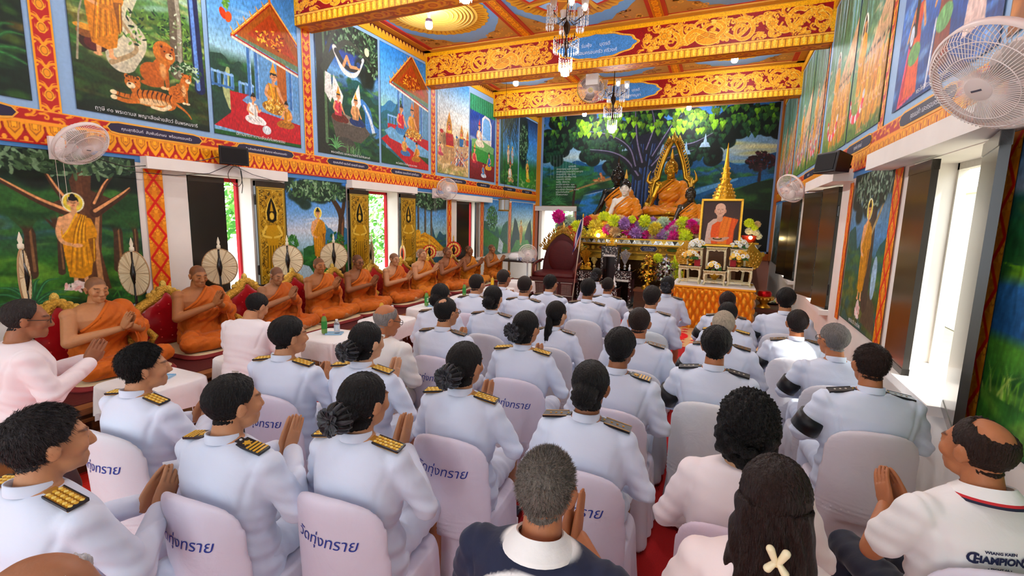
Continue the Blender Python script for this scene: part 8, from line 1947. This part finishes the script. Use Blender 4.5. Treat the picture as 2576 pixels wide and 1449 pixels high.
# gold and silver offering trees
def otree(x,y,col,h,label,m):
 mb=MB();rr=random.Random(int(h*77)+len(label));mb.lathe([(.14,0),(.12,.06),(.05,.1),(.03,.16)],16,hx(col));mb.tube([(0,0,.1),(0,0,h)],.014,8,hx(col))
 for i in range(230):
  t=rr.uniform(.12,1);a=rr.uniform(0,6.28);R=.24*(1-(2*abs(t-.42))**2*.75)*rr.uniform(.6,1.05)*(1 if t<.9 else .5);p=Vector((R*cos(a),R*sin(a),.1+(h-.1)*t));n_=(p-Vector((0,0,p.z-.1))).normalized();u=n_.orthogonal().normalized();v=n_.cross(u);r=rr.uniform(.022,.036);ph=rr.uniform(0,6);u,v=u*cos(ph)+v*sin(ph),v*cos(ph)-u*sin(ph)
  mb.poly([p+u*r*1.5,p+v*r*.8,p-u*r*.6+v*r*.5,p-u*r*.6-v*r*.5,p-v*r*.8],tuple(min(1,c_*rr.uniform(.6,1.15))for c_ in hx(col)))
 obj1('offering_tree',mb,m,label,'offering tree','metal offering trees',(x,y,0.45))
mb=MB();mb.box((-.5,-.2,0),(.5,.2,.448),hx('4a2a18'));mb.box((-.52,-.22,.4),(.52,.22,.449),hx('6a3a20'));obj1('low_bench',mb,'wood','low wooden bench under the metal offering trees','bench',None,(-1.22,10.85,0))
otree(-1.46,10.8,'d8a22c',.82,'golden offering tree of small metal leaves','gold');otree(-1.1,10.85,'d6d8d6',.80,'silver offering tree of small metal leaves','silver')
for k,(px,py)in enumerate(((1700,665),(1705,690),(1655,650),(1708,650))):
 p=onY(px,py,11.1);o=link('flower_bunch',FM['lime yellow'][k%2],loc=p,label='lime yellow flower bunch between the offering trees and the draped table',cat='flowers',group='lime yellow flower bunches low by the offering trees');o.scale=(1.1,)*3
 # offerings at the right of the table
mb=MB();mb.lathe([(.0,0),(.12,0),(.1,.03),(.06,.06),(.07,.09),(.16,.16),(.17,.2),(.15,.21),(0,.2)],22,hx('d2a034'));mb.lathe([(.11,.2),(.12,.26),(.1,.3),(0,.31)],18,hx('c01a20'))
for j in range(16):a=2*pi*j/16;mb.ell((.15*cos(a),.15*sin(a),.17),(.02,.02,.03),None,6,5,hx('e8c058'))
obj1('offering_bowl',mb,'gold','tall gold offering bowl heaped with red beside the draped table','bowl',None,(.78,9.75,.43),smooth=40)
mb=MB();mb.box((-.22,-.55,0),(.22,.45,.36),hx('3a1c14'));mb.box((-.26,-.6,.36),(.26,.5,.428),hx('4a2418'));obj1('side_bench',mb,'wood','dark wooden side bench against the right wall','bench',None,(.9,10.15,0))
mb=MB();mb.lathe([(0,0),(.13,0),(.17,.03),(.0,.02)],20,hx('241a18'));rr=random.Random(8)
for i in range(40):mb.ell((rr.uniform(-.11,.11),rr.uniform(-.11,.11),.04+rr.uniform(0,.04)),(.022,.022,.018),None,6,4,hx(rr.choice(['e8e8b0','c8d860','f0f0e0'])))
obj1('garland_tray',mb,'matte','dark tray of pale green garlands on the side bench','tray',None,(.93,10.25,.43))
# patterned rug before the table
c=Cv(2.2,1.5,70,C('d8b488'))
for x in np.arange(.1,2.2,.2):
 for y in np.arange(.1,1.5,.2):rosette(c,x,y,.07,C('c02a2a'),C('e8c8a0'),C('8a2020'))
for x in(.55,1.1,1.65):c.ell(x,.75,.24,.3,C('d81a24'));rosette(c,x,.75,.12,C('e8b890'),C('f0d8b0'),C('b83028'))
link('patterned_rug',c.mesh('patterned_rug',lambda u,v:(u,v,0),('carpet_paint',))if 'carpet_paint' in MAT else c.mesh('patterned_rug',lambda u,v:(u,v,0),('matte',)),loc=(-1.2,7.7,.0135),label='red and cream patterned rug on the floor before the draped table',cat='rug')
# side table by the back left door
e=empty('side_table',(-4.95,11.75,0),0,'side table with white cups behind the last monk','table');mb=MB();mb.box((-.5,-.3,.8),(.5,.3,.84),hx('2a1c18'));mb.build('table_top','wood',e)
for a in(-1,1):
 for b in(-1,1):mb=MB();mb.box((a*.45-.025,b*.25-.025,0),(a*.45+.025,b*.25+.025,.8),hx('c8b488'));mb.build('leg','wood',e)
mb=MB();mb.rings([(0,0,0,.15,.12),(0,0,.05,.19,.14),(0,0,.1,.18,.13),(0,0,.17,.1,.08),(0,0,.18,.03,.03)],20,2.4,hx('f2f2f2'));obj1('white_flask',mb,'plastic','white lidded flask on the side table behind the last monk','flask',None,(-5.1,11.7,.842),smooth=True)
for i in range(6):mb=MB();mb.lathe([(.0,0),(.025,0),(.035,.08),(.032,.08),(.023,.01),(0,.01)],14,hx('7a94d0' if i%2 else 'e8ecf4'));obj1('cup',mb,'plastic','%s cup in the row on the side table'%('blue' if i%2 else 'white'),'cup','%s cups on the side table'%('blue' if i%2 else 'white'),(-4.95+i*.09,11.55,.842),smooth=40)
mat('shade_glass',.15,src='attr',trans=.6,spec=.6);mat('lamp_white',.4,src='flat',color=(1,.97,.9),emit=25)
mat('bulb_light',.4,src='flat',color=(.93,.96,1.0),emit=BULB)
# ------------------------------------------------------------------ fans, speakers, lamps, cables, outdoors
def wall_fan(loc,face,label,R=.235,arm=None,dusty='c9b6a8',guard='efe6e2',dark=False):
 """wall fan: face is the direction the grille looks; arm is the wall end of its bracket"""
 e=empty('wall_fan',loc,0,label,'fan','electric fans');z=Vector(face).normalized();M=frame_M((0,0,0),Vector((0,0,1)).cross(z),z.cross(Vector((0,0,1)).cross(z)));g=hx(guard)
 h=link('fan_head',None,e);h.empty_display_size=.05;h.matrix_local=M
 mb=MB();n=88;W=.0017
 for side,dep in((1,.085),(-1,-.075)):
  for j in range(n if side>0 else 44):
   a=2*pi*j/(n if side>0 else 44);mb.tube([(.05*cos(a),.05*sin(a),dep),(R*.6*cos(a),R*.6*sin(a),dep*.95),(R*.9*cos(a),R*.9*sin(a),dep*.62),(R*cos(a),R*sin(a),dep*.1)],W,4,g,cap=False)
 for q,zz in((.6,.082),(.82,.065)):mb.tube([(R*q*cos(t*pi/24),R*q*sin(t*pi/24),zz)for t in range(49)],.002,5,g)
 mb.build('guard','fan_guard',h)
 mb=MB();R_=[]
 for(q,zz)in((R*.99,-.02),(R*1.03,-.016),(R*1.03,.016),(R*.99,.02)):R_.append([(q*cos(2*pi*j/48),q*sin(2*pi*j/48),zz)for j in range(48)])
 mb.loft(R_,hx('e8d8d2')if not dark else hx('b89a4a'),cap=False);mb.build('guard_rim','plastic',h,smooth=True)
 mb=MB();mb.lathe([(0,.095),(.03,.094),(.05,.088),(.05,.08),(0,.08)],24,hx('f2e6e0')if not dark else hx('d8c890'));mb.box((-.02,-.004,.0945),(.02,.004,.0965),hx('5a5a66'));mb.build('badge','plastic',h,smooth=40)
 mb=MB()
 for k in range(3):
  a0=2*pi*k/3;G=lambda u,v:(lambda r,a:(r*cos(a),r*sin(a),.03-.055*v+.02*u))(.035+(R*.86-.035)*u,a0+(-.25+1.35*v)*(.55+.45*sin(pi*min(u+.15,1))));mb.grid(G,8,10,hx('b8b4b0')if not dark else hx('3a2a24'))
 mb.lathe([(0,.05),(.036,.045),(.04,-.03),(0,-.03)],18,hx('a8a4a0'));mb.build('blades','fan_blade' if not dark else 'plastic',h,smooth=True)
 mb=MB();mb.lathe([(0,-.19),(.05,-.185),(.066,-.16),(.07,-.09),(.075,-.075),(.06,-.06),(0,-.06)],22,hx('eae2de'));mb.build('motor_housing','plastic',h,smooth=True)
 if arm is not None:
  A=Vector(arm)-Vector(loc);mb=MB();p=z*-.14;mb.tube([p+Vector((0,0,-.04)),p+Vector((0,0,-.15)),A.lerp(p,.35)+Vector((0,0,-.16)),A+Vector((0,0,-.1))],[.034,.04,.036,.045],10,hx('e4d4d2'));mb.build('bracket','plastic',e,smooth=True)
  mb=MB();s=.02 if A.x<0 else-.02;mb.box((min(A.x,A.x+s*2),A.y-.06,A.z-.2),(max(A.x,A.x+s*2),A.y+.06,A.z+.02),hx('e8dcd8'));mb.build('wall_plate','plastic',e)
  mb=MB()
  for q in(-.03,.03):mb.tube([A+Vector((s*2,q,-.18)),A+Vector((s*2.4,q,-.6))],.002,4,hx('d8c8b8'))
  mb.build('pull_cord','plastic',e)
 return e
wall_fan((-5.66,2.58,2.56),(.62,.2,-.55),'white wall fan over the great tree mural, nearest on the left wall',arm=(XL+.02,2.56,2.62))
wall_fan((.95,2.62,2.56),(-.62,-.33,-.58),'dusty white wall fan cut off by the right edge of the photo',arm=(XR-.02,2.7,2.62))
wall_fan((-5.72,9.25,2.56),(.75,-.62,.0),'grey wall fan far along the left wall below the elephant mural',arm=(XL+.02,9.25,2.56))
wall_fan((.94,9.0,2.53),(-.6,-.55,-.42),'white wall fan beside the far gilded shutter on the right wall',arm=(XR-.02,9.0,2.58))
wall_fan((-2.60,9.52,4.50),(.12,-.85,-.5),'dark fan hanging under the second cross beam behind the chandelier',R=.27,dark=True)
mb=MB();mb.box((-.12,-.06,0),(.12,.06,.2),hx('dcdcd8'));obj1('fan_mount_box',mb,'plastic','white mounting box of the hanging fan under the second cross beam','box',None,(-2.55,9.42,4.53))
e=empty('standing_fan',(-4.22,10.45,.0),0,'standing fan with clear grille left of the red throne','fan');f=wall_fan((0,0,0),(.45,-.9,0),'x',R=.22)
for ch in list(f.children):ch.parent=e;ch.location.z+=1.12
bpy.data.objects.remove(f)
mb=MB();mb.lathe([(.2,0),(.2,.03),(.05,.05),(.02,.07),(.018,1.0),(.03,1.08),(0,1.1)],22,hx('d8dce0'),0,Matrix.Translation((-.05,.12,0)));mb.build('stand_pole','plastic',e,smooth=40)
# loudspeakers
def speaker(loc,rz,tilt,label):
 e=empty('loudspeaker',loc,radians(rz),label,'speaker','black wall loudspeakers');e.rotation_euler.x=radians(tilt);mb=MB();mb.loft([[(-.16,-.1,-.105),(.16,-.1,-.105),(.16,-.1,.105),(-.16,-.1,.105)],[(-.17,-.09,-.115),(.17,-.09,-.115),(.17,-.09,.115),(-.17,-.09,.115)],[(-.13,.1,-.09),(.13,.1,-.09),(.13,.1,.09),(-.13,.1,.09)]],hx('17151a'));mb.build('cabinet','plastic',e)
 mb=MB();mb.box((-.145,-.106,-.09),(.145,-.1,.09),hx('0d0c10'));mb.build('grille','matte',e);mb=MB();mb.tube([(0,.08,0),(0,.2,.0)],.02,8,hx('1a181c'));mb.build('wall_mount','metal',e);return e
speaker((XL+.21,4.28,2.66),68,0,'black loudspeaker on the left wall above the black shutter')
speaker((XR-.24,6.4,2.63),-62,-8,'black loudspeaker on the right wall above the narrow shutter')
mb=MB();cw=hx('1c1a1c');x=XL+.10
mb.tube([(x,2.7,2.5),(x,3.1,2.41),(x,3.5,2.47),(x,3.9,2.56),(x+.03,4.15,2.64)],.005,5,cw);mb.tube([(x+.05,3.1,2.36),(x+.05,3.6,2.36),(x+.05,4.0,2.42),(x+.03,4.3,2.56)],.004,5,cw);mb.tube([(x+.04,4.32,2.56),(x+.06,4.6,2.46),(x+.06,5.2,2.36)],.004,5,cw)
mb.tube([(x+.06,4.34+.1*sin(t*.5),2.42-.13*cos(t*.5)-.02*sin(t))for t in range(14)],.004,5,cw);mb.tube([(x+.06,4.42,2.5),(x+.06,4.44,2.3),(x+.06,4.42,2.2)],.005,5,cw)
obj1('speaker_cable',mb,'plastic','black cables looping from the left loudspeaker across the white lintel','cable')
# ceiling bulbs
def bulb(x,y,label,z=5.2,r=.06,power=260):
 e=empty('ceiling_bulb',(x,y,z),0,label,'lamp','white ceiling bulbs');mb=MB();mb.lathe([(.07,ZC-z-.02),(.07,ZC-z-.045),(.025,ZC-z-.06),(.022,.07),(0,.07)],18,hx('b8b4b0'));mb.build('socket','plastic',e,smooth=40)
 mb=MB();mb.lathe([(r*.8,.06),(r*.95,.05),(r*.95,.0)],20,hx('8a7ad0'),cap=False);mb.build('collar','plastic',e,smooth=True)
 mb=MB();mb.lathe([(0,-.1),(r*.7,-.09),(r,-.06),(r,.0),(0,.005)],20);link('glow',mb.mesh('bulb_glow',['bulb_light'],True),e);return e
BL=[(-4.85,7.25,'bright bulb under the ringed medallion between the first and second cross beams'),(-4.85,10.95,'bulb at the left between the second and third cross beams'),(-.07,10.85,'bulb at the right between the second and third cross beams'),(-4.2,14.75,'bulb at the left in front of the great tree mural'),(-1.18,14.85,'bulb at the right in front of the great tree mural')]
for b in BL:bulb(*b)
for k,(x,y)in enumerate(((-.07,7.2),(-4.85,4.1),(-.07,4.1),(-4.85,.7),(-.07,.7),(-2.45,-2.0))):bulb(x,y,'ceiling bulb %s above the congregation, outside the photo'%('one two three four five six'.split()[k]))
# crystal chandeliers
def chandelier(x,y,zb,label,top=ZC):
 e=empty('crystal_chandelier',(x,y,zb),0,label,'chandelier','crystal chandeliers');br=hx('3a2a20');H=top-zb;mb=MB();mb.tube([(0,0,.2),(0,0,H)],.008,6,br);mb.lathe([(.0,.2),(.03,.22),(.015,.3),(.035,.4),(.014,.5),(.05,.6),(.055,.66),(.02,.72),(.014,.9),(0,.95)],14,br)
 for k,(R,z0)in enumerate(((.27,.78),(.18,.45))):
  for j in range(6):a=2*pi*j/6+k*.5;mb.tube([(0,0,z0),(R*.5*cos(a),R*.5*sin(a),z0-.08),(R*cos(a),R*sin(a),z0+.0),(R*cos(a),R*sin(a),z0+.05)],.008,6,br)
 mb.lathe([(.08,H),(.07,H-.04),(.01,H-.06)],16,br);mb.build('stem_and_arms','metal',e,smooth=True)
 mb=MB()
 def drop(p,s):mb.add([p+Vector(q)*s for q in((0,0,.5),(.3,0,0),(0,.3,0),(-.3,0,0),(0,-.3,0),(0,0,-1.2))],[[0,1,2],[0,2,3],[0,3,4],[0,4,1],[5,2,1],[5,3,2],[5,4,3],[5,1,4]])
 for R,z0,n,L in((.10,.2,14,5),(.06,.1,8,4),(.19,.46,26,5)):
  for j in range(n):
   a=2*pi*j/n
   for i in range(L):drop(Vector((R*cos(a),R*sin(a),z0-i*.034)),.02 if i<L-1 else .04)
 for j in range(6):
  a=2*pi*j/6;c_=Vector((.27*cos(a),.27*sin(a),.8))
  for q in range(10):
   b=2*pi*q/10
   for i in range(5):drop(c_+Vector((.055*cos(b),.055*sin(b),.05-i*.045)),.024 if i<4 else .04)
 mb.build('crystal_strands','crystal',e)
 for j in range(6):
  a=2*pi*j/6;m2=MB();m2.lathe([(.02,.83),(.045,.86),(.05,.92),(.06,.97)],16,hx('f0f0ee'),cap=False);s=m2.build('shade','shade_glass',e,smooth=True);s.location=(.27*cos(a),.27*sin(a),0)
  if j in(0,5):m3=MB();m3.ell((0,0,.89),(.022,.022,.035),None,10,8);q=link('lit_bulb',m3.mesh('lit_bulb',['lamp_white'],True),e);q.location=(.27*cos(a),.27*sin(a),0)
 m3=MB();m3.lathe([(0,-.06),(.04,-.05),(.055,.0),(.05,.05),(0,.06)],18);link('lower_bulb',m3.mesh('lower_bulb',['bulb_light'],True),e);return e
chandelier(-2.38,7.2,4.15,'larger crystal chandelier hanging before the second cross beam');chandelier(-2.36,10.45,3.86,'smaller crystal chandelier hanging in front of the great tree mural');p=onY(1155,8,4.2);chandelier(-2.4,4.2,p.z+.05,'chandelier showing only its lowest drops at the top edge of the photo')
# small hanging lantern near the back left corner
p=onX(1268,520,-5.4);e=empty('hanging_lantern',p,0,'small brass and glass lantern hanging on a cord before the far left mural','lantern');mb=MB();mb.tube([(0,0,.22),(0,0,ZC-p.z-.02)],.005,5,hx('4a3a28'));mb.lathe([(.16,.18),(.17,.2),(.05,.23),(0,.24)],12,hx('b8924a'));mb.lathe([(.15,-.12),(.16,-.1),(.16,-.08),(0,-.1)],12,hx('b8924a'))
for j in range(6):a=2*pi*j/6;mb.tube([(.15*cos(a),.15*sin(a),-.1),(.15*cos(a),.15*sin(a),.19)],.007,5,hx('b8924a'))
mb.build('brass_frame','gold',e,smooth=30);mb=MB();mb.lathe([(.145,-.09),(.145,.18)],12,hx('dfe4dc'),cap=False);mb.build('glass','shade_glass',e)
# bright red plastic mat at the left aisle and white lower right ledge
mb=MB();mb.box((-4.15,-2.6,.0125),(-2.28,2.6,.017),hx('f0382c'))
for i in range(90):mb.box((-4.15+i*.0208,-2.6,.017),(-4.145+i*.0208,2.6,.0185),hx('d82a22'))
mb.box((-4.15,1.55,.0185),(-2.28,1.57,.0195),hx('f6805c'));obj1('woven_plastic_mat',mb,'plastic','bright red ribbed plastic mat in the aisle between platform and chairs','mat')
# gardens outside
def bush(x,y,z,rx,ry,rz_,n,cols,label,s=.09,seed=0):
 mb=MB();rr=random.Random(seed)
 for i in range(n):
  d=Vector((rr.gauss(0,1),rr.gauss(0,1),rr.gauss(0,1))).normalized()*rr.uniform(.55,1)**.5;p=Vector((d.x*rx,d.y*ry,d.z*rz_));u=Vector((rr.gauss(0,1),rr.gauss(0,1),rr.gauss(0,1))).normalized();v=u.orthogonal().normalized();L=s*rr.uniform(.7,1.4)
  mb.poly([p-v*L*.4,p+u*L*.5-v*L*.1,p+u*L,p+u*L*.5+v*L*.4,p+v*L*.2],hx(rr.choice(cols)))
 mb.tube([(0,0,-z),(0,0,0)],.08,8,hx('6a5038'));o=mb.build('garden_tree','leaf',label=label,cat='tree',group='garden trees outside the windows');o.location=(x,y,z);return o
LF=['6fb84a','8fd060','4f9a3c','a8dc78','c2e89a']
for k,(x,y,z,a,b,c_,lab)in enumerate(((-8.6,5.2,2.3,.9,1.2,1.2,'sunlit garden tree seen past the black shutter'),(-8.7,7.45,1.2,.8,.9,.9,'lower leafy shrub seen past the black shutter'),(-9.0,9.9,2.0,.9,1.5,1.7,'sunlit garden tree filling the middle left window'),(-9.2,13.2,2.0,.9,1.4,1.7,'garden tree behind the far dark shutters'),(-5.4,19.6,1.6,1.3,.9,1.6,'pale green tree seen through the small back door'))):bush(x,y,z,a,b,c_,1900,LF,lab,.11,k)
mb=MB();mb.box((-7.4,16.6,2.35),(-3.6,18.6,2.45),hx('b8403a'))
for k in range(9):mb.box((-7.4,16.6+k*.22,2.3),(-3.6,16.66+k*.22,2.35),hx('8a2a26'))
for q in(-7.2,-4.6):mb.box((q-.04,18.4,0),(q+.04,18.48,2.35),hx('d8d0c0'))
obj1('red_awning',mb,'matte','red slatted awning outside the small back door','awning')
mb=MB();mb.box((4.2,-2,0),(4.4,14,2.6),hx('e6ecd6'));mb.box((4.1,-2,2.6),(4.5,14,2.7),hx('c8bca0'));mb.build('boundary_wall','wall_paint',kind='structure')
